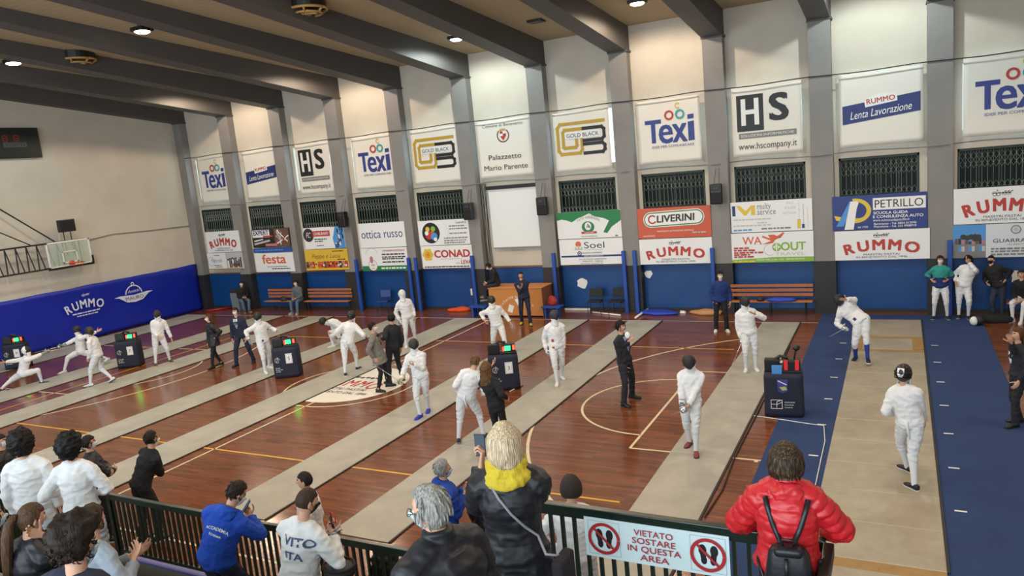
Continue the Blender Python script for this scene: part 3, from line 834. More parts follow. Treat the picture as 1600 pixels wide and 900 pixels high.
def d_way(p):
    p.text('WA', .26, .74, .26, K_or, w=.24, bold=.02); p.poly([(.38, .60), (.50, .72), (.46, .92), (.53, .92), (.62, .82), (.66, .96), (.645, .98), (.58, .88), (.52, .64), (.46, .62)], K_or)
    p.line([(.40, .86), (.52, .72), (.64, .95)], .06, K_or)
    p.ring(.48, .42, .18, .20, K_lgrey, 90, 300); p.disc(.56, .50, .14, K_lime); p.up()
    p.ring(.56, .50, .06, .08, K_white); p.line([(.52, .5), (.60, .5)], .03, K_white); p.line([(.56, .38), (.56, .62)], .03, K_white)
    p.text('OUT', .76, .52, .26, K_lime, w=.30, bold=.04); p.text('TRAVEL', .72, .27, .10, K_lgrey, w=.36)
    p.poly([(0, 0), (1, 0), (1, .16), (.55, .17), (0, .10)], K_lime); p.up(); p.text('VIALE MELLUSI, 124 - BENEVENTO', .60, .09, .05, K_white, w=.58); scribble(p, .03, .3, .04, .05, K_yel, 80)
    for i, b in enumerate((.50, .42, .34, .27, .20)): scribble(p, .03, .24 + .08 * (i % 3), b, .055, K_red, 81 + i)
def d_pet(p):
    p.rect(.44, .56, .985, .90, K_white)
    p.ring(.25, .56, .30, .42, K_yel, -120, 100, squash=.85); p.poly([(.04, .30), (.22, .22), (.34, .28), (.40, .44), (.30, .34), (.16, .36), (.02, .44)], K_yel)
    p.poly([(.04, .12), (.19, .84), (.26, .84), (.12, .12)], K_sky); p.up()
    p.poly([(.14, .02), (.19, .02), (.29, .80), (.20, .84)], K_white); p.poly([(.13, .02), (.23, .02), (.28, .84), (.20, .84)], K_white)
    p.text('PETRILLO', .71, .73, .22, K_ink, w=.50); p.text('SCUOLA GUIDA', .625, .47, .075, K_white, w=.36, bold=.035); p.text('E CONSULENZA AUTO', .70, .36, .075, K_white, w=.52, bold=.035)
    p.text('www.autoscuolapetrillo.it', .63, .25, .05, K_white, w=.38, bold=.01); p.text('Benevento - Tel. 0824 313090', .67, .155, .055, K_white, w=.44, bold=.02); p.text('Pietrelcina - Tel. 333 9908710', .67, .075, .055, K_white, w=.44, bold=.02); p.text('dal 1920', .33, .08, .05, K_white, w=.11)
def d_gua(p):
    p.rect(0, 0, .33, 1, K_sky); p.rect(0, 0, .33, .42, K_grey); p.up()
    r = random.Random(6)
    for i in range(9): x = .02 + i * .034; p.rect(x, .42, x + .03, .5 + r.random() * .12, (K_brown, K_ink, K_pink)[i % 3]); p.rect(x, .2, x + .03, .36, (K_grey, K_sky, K_lgrey)[i % 3])
    for i in range(7): p.disc(.03 + r.random() * .28, .56 + r.random() * .1, .08, K_ink)
    p.ring(.62, .82, .10, .13, K_grey); p.disc(.62, .82, .06, K_lgrey); p.text('GUARRACINO', .66, .50, .11, K_ink, w=.52); p.text('PROPERTY', .62, .38, .04, K_grey, w=.16)
    for i, b in enumerate((.26, .18, .09)): scribble(p, .38, .95, b, .05, K_grey, 90 + i)
RG = None
board((320, 363), (377, 393), 'white Rummo board with cart emblem, high up in the bay next to the hall corner', K_board, d_rummo)
board((323, 396), (381, 420), 'white board with grey script and a group photograph, under the corner cart-emblem board', K_board, d_pat)
board((392, 359), (455, 385), 'dark board with a photograph of golden figures above the festa board', mat('board_dark', '#2a211e', .5), d_expert)
board((395, 386), (456, 393), 'narrow blue strip board directly above the festa board', mat('board_blue_strip', '#2c4c98', .5), lambda p: scribble(p, .05, .9, .5, .3, K_sky, 3))
board((397, 395), (461, 424), 'white board with bulging orange festa lettering', K_board, d_festa)
board((473, 357), (540, 387), 'white board with a dark round crest and red band, above the yellow board', K_board, d_carb)
board((475, 391), (546, 421), 'yellow board with a strip of small food photographs along its foot', mat('board_yellow', '#d6b13a', .5), d_peppe)
board((559, 350), (635, 385), 'white board reading ottica russo in dark blue', K_board, d_ottica)
board((563, 388), (639, 422), 'white board with a green foot band and round pink emblem', K_board, d_lav)
board((652, 346), (735, 381), 'white board with a black disc of coloured blobs, above the CONAD board', K_board, d_lean)
board((657, 382), (740, 418), 'white CONAD board with a yellow flower', K_board, d_conad)
board((869, 333), (972, 370), 'white board splashed with green, above the Soel board', K_board, d_greenb)
board((873, 374), (975, 412), 'white Soel board with an orange sun and navy stripe', K_board, d_soel)
board((995, 327), (1112, 369), 'orange board with a white lozenge reading LIVERINI', mat('board_orange', '#c2573a', .5), d_liv)
board((998, 370), (1114, 411), 'white Rummo board with cart emblem, hung below the orange board', K_board, d_rummo)
board((1141, 317), (1270, 359), 'white board with a blue and yellow M in its corner', K_board, d_multy)
board((1142, 363), (1272, 408), 'white travel board with orange WAY and green OUT lettering', K_board, d_way)
board((1300, 308), (1449, 355), 'blue driving school board with a yellow looped letter P', mat('board_petrol_blue', '#26387e', .5), d_pet)
board((1304, 357), (1453, 404), 'white Rummo board with cart emblem, hung below the blue driving school board', K_board, d_rummo)
board((1490, 296), (1645, 345), 'white Rummo board with cart emblem, cut by the picture edge beside the last column', K_board, d_rummo)
board((1489, 350), (1650, 400), 'pale board with a harbour photograph, above the three youths by the wall', mat('board_pale', '#cfd6dc', .5), d_gua)

# projection screen
x0, x1, z0, z1 = wall_frame((763, 297), (845, 384), 23.8)
t = thing('projection_screen', 'white projection screen hanging under the town hall banner', 'projection screen', ((x0 + x1) / 2, 23.8, z0))
bm = bmesh.new(); w = (x1 - x0) / 2; h = z1 - z0
box(bm, -w, w, -.004, .004, 0, h); finish('screen', bm, mat('screen_white', '#e2e6e6', .6), t)
bm = bmesh.new(); box(bm, -w - .08, w + .1, -.05, .05, h, h + .13, 0, .01); box(bm, w, w + .05, .0, .02, 0, h); finish('casing', bm, M_black, t)
bm = bmesh.new(); box(bm, -w, w, -.015, .015, -.04, 0); box(bm, -.25, .25, -.01, .01, -.14, -.12); tube(bm, [(-.25, 0, -.13), (-.25, 0, -.03)], .006); tube(bm, [(.25, 0, -.13), (.25, 0, -.03)], .006)
finish('pull_bar', bm, M_col, t)
for xx in (-w + .1, w - .1):
    bm = bmesh.new(); box(bm, xx - .02, xx + .02, .0, .2, h + .02, h + .08); finish('bracket', bm, M_black, t)

# loudspeakers hanging on the columns
def speaker(u, v, label, sc_=1.0):
    p = wl(u, v, 23.35)
    t = thing('loudspeaker', label, 'loudspeaker', p, 0, 'black loudspeakers hung on the columns')
    bm = bmesh.new(); box(bm, -.19, .19, -.15, .15, -.31, .31, 0, .04)
    for vv in bm.verts:
        if vv.co.y > 0: vv.co.x *= .78
    finish('cabinet', bm, M_black, t, smooth=False)
    bm = bmesh.new(); box(bm, -.16, .16, -.162, -.15, -.28, .05, 0, .01); finish('grille', bm, mat('speaker_grille', '#0d0d0e', .7), t)
    bm = bmesh.new(); box(bm, -.11, .11, -.165, -.15, .12, .24, 0, .015); finish('horn', bm, mat('speaker_horn', '#2c2c2e', .5), t)
    bm = bmesh.new(); ball(bm, (.02, -.165, .08), .014, 0, 8, 6); finish('badge', bm, M_red, t)
    bm = bmesh.new()
    for s in (-.08, .08): tube(bm, [(s, .05, .3), (s * .6, .24, .78)], .007, 5)
    box(bm, -.06, .06, .1, .28, -.06, .06)
    finish('bracket', bm, M_rope, t)
speaker(536, 343, 'black loudspeaker hung on the column between the yellow and ottica russo boards')
speaker(733, 330, 'black loudspeaker hung on the column before the projection screen, above the CONAD board')
speaker(848, 322, 'black loudspeaker hung on the column just past the projection screen')
speaker(1120, 303, 'black loudspeaker hung on the column beside the LIVERINI board')

# blue padded posts on the wall
M_bpost = mat('blue_painted_post', '#1c489e', .45)
for u, l in ((560, 'below the ottica russo board, far edge'), (642, 'below the ottica russo board, near edge'), (653, 'at the far edge of the CONAD board'), (741, 'beside the youth sitting on the desk'),
             (868, 'at the far edge of the Soel board'), (977, 'at the near edge of the Soel board'), (994, 'below the LIVERINI board, far edge'), (1115, 'behind the youth in the blue tracksuit top'), (1484, 'between the youths in teal and white')):
    p = wl(u, 440, 23.55)
    bm = bmesh.new(); box(bm, -.06, .06, -.05, .05, 0, 2.12, 0, .012); box(bm, -.05, .05, .05, .09, .3, .4); box(bm, -.05, .05, .05, .09, 1.8, 1.9)
    tag(finish('blue_post', bm, M_bpost, loc=(p.x, 23.55, 0)), 'slim blue upright post ' + l, 'post', 'blue posts along the far wall')

# ------------------------------------------------------------------ side wall: padding, scoreboard, basket
M_pad = mat('blue_vinyl_padding', '#10249c', .38, bump=.25, bscale=2.2)
bm = bmesh.new(); N = 90; M_ = 14; y0, y1 = 4.0, 23.6; g = []
for i in range(N + 1):
    row = []
    for j in range(M_ + 1):
        y = y0 + (y1 - y0) * i / N; z = .03 + 2.1 * j / M_
        d = .05 * noise.noise(V3((y * .9, z * .6, 1))) + .03 * noise.noise(V3((y * 2.6 + z * 1.2, z, 4)))
        row.append(bm.verts.new((XL + .14 + d, y, z + (.03 * noise.noise(V3((y, 0, 9))) if j == M_ else 0))))
    g.append(row)
for i in range(N):
    for j in range(M_): bm.faces.new((g[i][j], g[i + 1][j], g[i + 1][j + 1], g[i][j + 1]))
ex = bmesh.ops.extrude_face_region(bm, geom=bm.faces[:])
for v in ex['geom']:
    if isinstance(v, bmesh.types.BMVert): v.co.x = XL + .02
bmesh.ops.recalc_face_normals(bm, faces=bm.faces[:])
PAD = tag(finish('wall_padding', bm, M_pad, smooth=True), 'long blue vinyl padding covering the foot of the white side wall', 'wall padding')
K_pw = T('print_pad_white', '#d8dcea')
p = lw(132, 476, XL + .2); pr = Print((XL + .22, p.y - 1.0, p.z - .45), (0, 1, 0), (0, 0, 1), (1, 0, 0), 2.0, .95)
pr.arch('RUMMO', .5, .52, .34, K_pw, .80, .16, bold=.04); cart(pr, .55, .88, .11, K_pw); scribble(pr, .22, .85, .16, .05, K_pw, 2); scribble(pr, .3, .75, .05, .04, K_pw, 3)
pr.done('lettering', PAD)
p = lw(207, 458, XL + .2); pr = Print((XL + .22, p.y - .9, p.z - .42), (0, 1, 0), (0, 0, 1), (1, 0, 0), 1.9, .85)
pr.poly([(.02, .42), (.14, .36), (.3, .10), (.5, .04), (.7, .10), (.86, .36), (.98, .42), (.84, .46), (.5, .40), (.16, .46)], K_pw); pr.ring(.5, .42, .42, .48, K_pw, 8, 172); pr.ring(.5, .95, .05, .09, K_pw)
pr.up(); pr.text('MAURO', .5, .26, .17, K_navy, w=.44); pr.text('Antichi', .5, .60, .14, K_pw, w=.30, shear=.3); pr.done('lettering', PAD)

a, b = lw(65, 246, XL + .05), lw(58, 200, XL + .05)
sy1, sz0, sz1 = a.y, a.z, b.z
t = thing('scoreboard', 'dark electronic scoreboard high on the white side wall', 'scoreboard', (XL + .08, sy1 - 1.6, sz0))
bm = bmesh.new(); box(bm, -.07, .06, -1.6, 1.6, 0, sz1 - sz0, 0, .02); finish('casing', bm, mat('scoreboard_green', '#0e1c18', .45), t)
bm = bmesh.new()
for y in (-1.0, -.5, .35, .75):
    for q in ((0, .62, .16, .04), (0, .82, .16, .04), (-.08, .72, .04, .16), (.08, .72, .04, .16), (0, .72, .16, .03)): box(bm, .06, .064, y + q[0] - q[2] / 2, y + q[0] + q[2] / 2, q[1] - q[3] / 2, q[1] + q[3] / 2)
finish('digits', bm, mat('led_dim_red', '#5a1212', .4, emit=.25, ecol='#701414'), t)
pr = Print((.062, -1.6, 0), (0, 1, 0), (0, 0, 1), (1, 0, 0), 3.2, sz1 - sz0)
pr.rect(.58, .36, .84, .52, mat('faded_print', '#4c5450', .6)); pr.rect(.08, .36, .30, .52, mat('faded_print', '#4c5450', .6)); pr.up(); pr.text('OSPITI', .71, .44, .10, K_black, w=.2); pr.text('LOCALI', .19, .44, .10, K_black, w=.18)
pr.rect(.18, .12, .36, .16, K_grey); pr.disc(.47, .63, .02, K_red); pr.disc(.47, .78, .02, K_red); pr.done('lettering', t)

# basketball backboard folded against the wall
xb = XL + .55
q = [lw(u, v, xb) for u, v in ((70, 381), (138, 371), (145, 410), (78, 421))]
by0, by1 = (q[0].y + q[3].y) / 2, (q[1].y + q[2].y) / 2; bz1, bz0 = (q[0].z + q[1].z) / 2, (q[2].z + q[3].z) / 2
t = thing('basketball_hoop', 'glass basketball backboard with orange rim on black trusses by the side wall', 'basketball hoop', (xb, (by0 + by1) / 2, bz0))
w, h = (by1 - by0) / 2, bz1 - bz0
M_bglass = bpy.data.materials.new('backboard_glass'); M_bglass.use_nodes = True
bb = M_bglass.node_tree.nodes['Principled BSDF']; bb.inputs['Base Color'].default_value = lin('#cfe0cf'); bb.inputs['Roughness'].default_value = .05; bb.inputs['Alpha'].default_value = .32
bm = bmesh.new(); box(bm, -.008, .008, -w, w, 0, h); finish('glass', bm, M_bglass, t)
bm = bmesh.new(); f = .055
for r in ((-w, w, 0, f), (-w, w, h - f, h), (-w, -w + f, 0, h), (w - f, w, 0, h)): box(bm, -.02, .02, *r)
finish('white_frame', bm, M_white, t)
bm = bmesh.new(); f = .045
for r in ((-.3, .3, .14, .14 + f), (-.3, .3, .55, .55 + f), (-.3, -.3 + f, .14, .6), (.3 - f, .3, .14, .6)): box(bm, .01, .022, *r)
finish('target_square', bm, M_white, t)
bm = bmesh.new(); box(bm, -.05, .06, -w - .03, w + .03, -.06, .02, 0, .01); box(bm, -.05, .06, w - .02, w + .04, 0, .3); finish('edge_pad', bm, M_black, t)
bm = bmesh.new(); pts = [(.40 + .225 * math.cos(i * math.pi / 12), .225 * math.sin(i * math.pi / 12), .13) for i in range(25)]
tube(bm, pts, .013, 6); tube(bm, [(.02, -.08, .12), (.19, -.08, .13)], .014); tube(bm, [(.02, .08, .12), (.19, .08, .13)], .014); box(bm, .02, .04, -.1, .1, .05, .2)
for i in range(12):
    a_ = i * math.pi / 6; tube(bm, [(.4 + .225 * math.cos(a_), .225 * math.sin(a_), .13), (.4 + .15 * math.cos(a_ + .3), .15 * math.sin(a_ + .3), -.02)], .004, 4)
finish('rim', bm, mat('hoop_orange', '#d0512c', .45), t, smooth=True)
M_truss = mat('black_truss_steel', '#1c2020', .5)
bm = bmesh.new()
for z, yy in ((.02, 5.5), (h - .02, 5.5)): tube(bm, [(-.12, w - .1, z), (-.12, -yy, z)], .035, 6)
n = 13
for i in range(n):
    ya, yb = -w * .2 - i * .38, -w * .2 - (i + .5) * .38
    tube(bm, [(-.12, ya, .02), (-.12, yb, h - .02)], .022, 5); tube(bm, [(-.12, yb, h - .02), (-.12, yb - .04, .02)], .026, 5)
for y in (-w * .2, w * .55, .3): tube(bm, [(-.06, y, 0), (-.06, y, h)], .022, 5)
tube(bm, [(-.12, w - .1, .0), (-.45, w - .1, .0)], .025, 5); tube(bm, [(-.12, -5.2, .02), (-.5, -5.2, .02)], .03, 5); tube(bm, [(-.12, -5.2, h), (-.5, -5.2, h)], .03, 5)
finish('truss', bm, M_truss, t)
bm = bmesh.new()
tube(bm, [(-.12, -w * .45, h), (-.40, -3.6, h + 2.75), (-.5, -5.4, h + 4.4)], .028, 6); tube(bm, [(-.12, -w - .45, h), (-.40, -4.6, h + 2.1)], .022, 6)
finish('brace', bm, M_truss, t)
bm = bmesh.new(); 
for y in (-.05, .22): tube(bm, [(-.05, y, h * .4), (-.05, y, h + .35)], .018, 5)
finish('clock_stand', bm, M_truss, t)
bm = bmesh.new(); box(bm, -.12, .1, -.22, .38, h + .33, h + .80, 0, .02); finish('shot_clock', bm, M_black, t)

# ------------------------------------------------------------------ ceiling fixtures
M_lampglow = {WARM: mat('lamp_glow_warm', '#fff0da', .3, emit=14, ecol='#ffe6c4'), COOL: mat('lamp_glow_cool', '#f4ffff', .3, emit=14, ecol='#eefcff')}
def fixture(x, y, drop, col, label, watts=0):
    z = CEIL_Z(y) - drop
    t = thing('ceiling_lamp', label, 'ceiling lamp', (x, y, z), 0, 'ceiling lamps')
    bm = bmesh.new(); box(bm, -.24, .24, -.20, .20, -.06, .06, 0, .02)
    if drop > .2:
        for sx in (-.15, .15): tube(bm, [(sx, 0, .05), (sx, 0, drop + .06)], .012, 6)
    else: box(bm, -.1, .1, -.1, .1, .05, drop + .05)
    finish('housing', bm, M_black, t)
    bm = bmesh.new()
    if col: lathe(bm, [(0.001, -.115), (.14, -.105), (.20, -.075), (.20, -.06), (.001, -.06)], 20); finish('diffuser', bm, M_lampglow[col], t, smooth=True)
    else: box(bm, -.16, .16, -.12, .12, -.072, -.06, 0, .004); finish('diffuser', bm, mat('lamp_off_glass', '#8a7f6c', .2), t)
    if col: lamp('SPOT', 'lamp_light', (x, y, z - .20), watts, col, spot_size=R_(174 if watts < 300 else 146), spot_blend=.3 if watts < 300 else .22, shadow_soft_size=.10 if watts < 300 else .3)
NAMES = {0: 'lit warm ceiling lamp above the banner with blue lettering over the orange board', 1: 'lit cool white ceiling lamp above the town hall banner',
         5: 'lit ceiling lamp above the dark scoreboard', 6: 'lit ceiling lamp between the two round ceiling heaters, under the middle of the roof'}
for i, (x, y, dr, c, wt) in enumerate(LIT):
    fixture(x, y, dr, c, NAMES.get(i, 'lit ceiling lamp hidden behind a roof beam or beyond the view'), wt)
for i, (u, v) in enumerate(((345, 17), (68, 68), (838, 33))):
    d = px_ray(u, v); tt = (9.2 + .11 * 23.9 - 5.3) / (d.z + .11 * d.y); q = CAM + d * tt
    fixture(q.x, q.y, .08, None, ['unlit square ceiling lamp next to the second round heater', 'unlit square ceiling lamp close to the first round heater', 'unlit square ceiling lamp above the banner with gold and black loops'][i])
for i, (u, v) in enumerate(((122, 93), (480, 14))):
    d = px_ray(u, v); tt = (8.85 + .11 * 23.9 - 5.3) / (d.z + .11 * d.y); q = CAM + d * tt
    t = thing('ceiling_heater', ['round dark ceiling heater with a tan basket, nearer the scoreboard', 'round dark ceiling heater with a tan basket, over the middle of the hall'][i], 'ceiling heater', (q.x, q.y, q.z))
    bm = bmesh.new(); lathe(bm, [(.001, .30), (.46, .30), (.50, .26), (.50, .02), (.001, .02)], 28); finish('drum', bm, M_black, t, smooth=False)
    Mt = mat('tan_enamel', '#b08c50', .5)
    bm = bmesh.new(); pts = [(.50 * math.cos(a_ * math.pi / 16), .50 * math.sin(a_ * math.pi / 16), -.02) for a_ in range(33)]; tube(bm, pts, .035, 8); pts = [(p_[0] * .72, p_[1] * .72, -.12) for p_ in pts]; tube(bm, pts, .03, 8)
    for a_ in range(6): tube(bm, [(.5 * math.cos(a_ * 1.047), .5 * math.sin(a_ * 1.047), -.02), (.36 * math.cos(a_ * 1.047), .36 * math.sin(a_ * 1.047), -.12)], .03, 6)
    finish('basket', bm, Mt, t, smooth=True)
    bm = bmesh.new()
    for a_ in range(3): tube(bm, [(.0, 0, -.08), (.30 * math.cos(a_ * 2.1), .30 * math.sin(a_ * 2.1), -.14)], .05, 6)
    lathe(bm, [(.001, -.16), (.10, -.15), (.12, -.05), (.001, .02)], 12); finish('rotor', bm, Mt, t)
    bm = bmesh.new(); tube(bm, [(0, 0, .28), (0, 0, CEIL_Z(q.y) - q.z)], .03, 6); finish('hanger', bm, M_black, t)
# ------------------------------------------------------------------ people
def g_(a, b, s): return math.exp(-((a - b) / s) ** 2)
def clamp(a, lo=0.0, hi=1.0): return max(lo, min(hi, a))
def head_pt(d):
    x, y, z = d
    P = V3((.076 * x, .096 * y, .118 * z))
    if z < 0:
        k = -z
        P.x *= 1 - .26 * k ** 1.5
        P.y *= (1 - .45 * k) if y < 0 else (1 - .05 * k)
    if y > .15:
        n = clamp((.28 - z) / .46) if z > -.18 else clamp((z + .36) / .18)
        P.y += .024 * n * g_(x, 0, .15)
        P.y -= .011 * (g_(x, .38, .17) + g_(x, -.38, .17)) * g_(z, .06, .13)
        P.y += .004 * g_(z, .24, .1) * g_(x, 0, .6)
        P.y += (.005 * (g_(z, -.50, .06) + g_(z, -.62, .06)) - .005 * g_(z, -.56, .03)) * g_(x, 0, .25)
        P.y += .008 * g_(z, -.85, .15) * g_(x, 0, .3)
    return P
def sph_dirs(u, v):
    out = []
    for j in range(v + 1):
        th = math.pi * j / v
        out.append([V3((math.sin(th) * math.sin(2 * math.pi * i / u), math.sin(th) * math.cos(2 * math.pi * i / u), math.cos(th))) for i in range(u)])
    return out
def grid_close(bm, rows, mi=0):
    vv = []
    for j, r in enumerate(rows):
        if j in (0, len(rows) - 1): vv.append([bm.verts.new(r[0])])
        else: vv.append([bm.verts.new(p) for p in r])
    fs = []
    for a, b in zip(vv, vv[1:]):
        n = max(len(a), len(b))
        for i in range(n):
            k = (i + 1) % n
            if len(a) == 1: f = bm.faces.new((a[0], b[i], b[k]))
            elif len(b) == 1: f = bm.faces.new((a[i], b[0], a[k]))
            else: f = bm.faces.new((a[i], b[i], b[k], a[k]))
            f.material_index = mi; fs.append(f)
    return vv, fs
def add_head(bm, M, u=44, v=36):
    D = sph_dirs(u, v)
    vv, fs = grid_close(bm, [[M @ head_pt(d) for d in r] for r in D])
    Mi = M.inverted()
    for f in fs:
        c = Mi @ f.calc_center_median()
        x, y, z = c.x / .076, c.y / .096, c.z / .118
        if y > .5:
            if abs(x) < .27 and -.67 < z < -.45: f.material_index = 3
            elif .18 < abs(x) < .58 and .21 < z < .32: f.material_index = 2
    for s in (-1, 1):
        ball(bm, M @ V3((s * .030, .0775, .006)), .0118, 1, 10, 8); ball(bm, M @ V3((s * .030, .0865, .006)), .0055, 2, 8, 6)
        R3 = M.to_3x3().normalized() @ Matrix.Rotation(s * -.35, 3, 'Z')
        ball(bm, M @ V3((s * .074, -.008, -.006)), (.011, .021, .034), 0, 10, 8, R3)
        ball(bm, M @ V3((s * .077, -.003, -.028)), (.008, .012, .013), 0, 8, 6, R3)
_H = {}
def hand_mesh(pose):
    if pose in _H: return _H[pose]
    c = {'relax': .42, 'grip': 1.25, 'flat': .10, 'point': 1.2}[pose]
    bm = bmesh.new()
    rings = []
    for y, w, t in ((-.03, .026, .020), (.0, .027, .019), (.02, .035, .017), (.05, .041, .016), (.075, .040, .0145), (.088, .036, .012)):
        rings.append((V3((0, y, 0)), V3((w, 0, 0)), V3((0, 0, t))))
    rings_to(bm, rings, 14)
    def finger(base, ang, lens, rad, curl, tilt=0.0):
        p = V3(base); pts = [p - V3((0, .02, 0)), p.copy()]; a = 0.0
        for L, k in zip(lens, (.75, 1.0, .75)):
            a += curl * k
            d = V3((math.sin(ang) * math.cos(a), math.cos(ang) * math.cos(a), -math.sin(a)))
            p = p + d * L; pts.append(p.copy())
        tube(bm, pts, [rad, rad, rad * .95, rad * .88, rad * .70], 8)
        ball(bm, pts[-1], rad * .72, 0, 8, 6)
        for q in pts[2:-1]: ball(bm, q, rad * .98, 0, 8, 6)
    f = c
    finger((.029, .082, .001), .07, (.042, .026, .020), .0088, .1 if pose == 'point' else f)
    finger((.010, .088, .002), .01, (.046, .029, .021), .0090, f)
    finger((-.010, .085, .001), -.05, (.043, .027, .020), .0086, f * 1.05)
    finger((-.028, .076, -.001), -.12, (.034, .021, .018), .0076, f * 1.1)
    tc_ = .30 if pose != 'grip' else .65
    p = V3((.026, .022, -.006)); d = V3((.78, .55, -.25)).normalized(); pts = [p - d * .015, p]
    for L, k in ((.042, 0), (.032, 1), (.026, 1)):
        d = (d + V3((-.55, .35, -.55)) * tc_ * k).normalized(); p = p + d * L; pts.append(p)
    tube(bm, pts, [.012, .0125, .0105, .0098, .0075], 8); ball(bm, pts[-1], .0078, 0, 8, 6); ball(bm, pts[2], .0108, 0, 8, 6); ball(bm, pts[3], .010, 0, 8, 6)
    me = remesh(bm, .0042, 2, .4)
    _H[pose] = ([v.co.copy() for v in me.vertices], [tuple(q.vertices) for q in me.polygons])
    bpy.data.meshes.remove(me)
    return _H[pose]
def add_hand(bm, w, d, t, right, pose, s, mi=0, grow=1.0):
    d = d.normalized(); t = (t - d * t.dot(d)); t = t.normalized() if t.length > 1e-3 else frame_of(d)[0]
    n = -(d.cross(t)) if right else d.cross(t)
    vs, fs = hand_mesh(pose)
    o = [bm.verts.new(w + (t * v.x * grow + d * v.y - n * v.z * grow) * s) for v in vs]
    flip = (t.cross(d)).dot(-n) < 0
    for q in fs:
        f = bm.faces.new([o[i] for i in (reversed(q) if flip else q)]); f.material_index = mi; f.smooth = True
    return n
def ik(a, b, l1, l2, hint):
    d = b - a; L = d.length
    mx = (l1 + l2) * .998
    if L > mx: b = a + d * (mx / L); d = b - a; L = mx
    L = max(L, abs(l1 - l2) + .02)
    c = clamp((l1 * l1 + L * L - l2 * l2) / (2 * l1 * L), -1, 1)
    u = d.normalized(); h = hint - u * hint.dot(u)
    h = h.normalized() if h.length > 1e-4 else frame_of(u)[0]
    return a + u * (l1 * c) + h * (l1 * math.sqrt(max(0, 1 - c * c))), b
def limb(bm, pts, rads, n=10):
    """tapered limb through joints with a ball at every joint"""
    P = []; Rr = []
    for i in range(len(pts) - 1):
        for k in range(4):
            f = k / 4
            P.append(pts[i].lerp(pts[i + 1], f)); Rr.append(rads[i] + (rads[i + 1] - rads[i]) * f)
    P.append(pts[-1]); Rr.append(rads[-1])
    tube(bm, P, Rr, n)
    for p, r in zip(pts[:-1], rads[:-1]): ball(bm, p, r, 0, n, 8)
def wrinkle(me, amp, freq, seed=0, fn=None):
    n = len(me.vertices); co = [0.0] * (3 * n); no = [0.0] * (3 * n)
    me.vertices.foreach_get('co', co); me.vertices.foreach_get('normal', no)
    for i in range(n):
        x, y, z = co[3 * i:3 * i + 3]
        d = amp * (.7 - 2.2 * abs(noise.noise((x * freq * .8 + seed + z * 3, y * freq * .8, z * freq * 1.3))) + .5 * noise.noise((x * freq * 2.3, y * freq * 2.3 + seed, z * freq * 3)))
        if fn: d += fn(V3((x, y, z)))
        for k in (0, 1, 2): co[3 * i + k] += no[3 * i + k] * d
    me.vertices.foreach_set('co', co); me.update()
    me.polygons.foreach_set('use_smooth', [True] * len(me.polygons))
SK = {'fair': '#c99a80', 'tan': '#b07f62', 'pale': '#d3a892'}
M_eye = mat('eye_white', '#d8d4cf', .3)
def cloth(name, col, **k): return mat(name, col, k.pop('rough', .85), bump=k.pop('bump', .15), bscale=k.pop('bscale', 60), **k)
CW_ = cloth('white_fencing_cloth', '#dedfe0'); CBR = cloth('white_breeches_cloth', '#d6d9dc'); CS = cloth('white_sock', '#d4d7dc'); C_blk = cloth('black_cloth', '#16161a'); C_suit = cloth('dark_suit_cloth', '#1e2028')
C_navy = cloth('navy_cloth', '#1a2238'); C_gcoat = cloth('grey_wool', '#77736d', bump=.3, bscale=120); C_jean = cloth('blue_jeans', '#55677f'); C_blue = cloth('royal_blue_cloth', '#1247b4'); C_red = mat('red_nylon', '#c02028', .42, bump=.12, bscale=18)
C_blackn = mat('black_quilted_nylon', '#15171f', .55, bump=.12, bscale=16); C_grey = cloth('pale_grey_jersey', '#8d97a3'); C_teal = cloth('teal_cloth', '#2a8c86'); C_yel = cloth('yellow_knit', '#c9b02c', bump=.35, bscale=90)
C_dgrey = cloth('charcoal_cloth', '#24262c'); C_mask = mat('white_mask_paper', '#e4e6e8', .8); C_maskb = mat('pale_blue_mask_paper', '#b9cfe0', .8); C_maskk = mat('black_mask_cloth', '#131317', .8)
M_mesh = mat('black_mask_mesh', '#1d1d1f', .45, bump=.4, bscale=300); M_meshg = mat('grey_mask_mesh', '#35353a', .4, metal=.4, bump=.4, bscale=300); M_meshw = mat('white_mask_mesh', '#d0d2d2', .5, bump=.3, bscale=300)
HAIR = {'black': '#15110f', 'dark': '#241a15', 'brown': '#3a291e', 'lbrown': '#65492f', 'grey': '#8b8984', 'blonde': '#bfab8e', 'streak': '#33271f', 'auburn': '#55341f', 'pony': '#4d3826'}
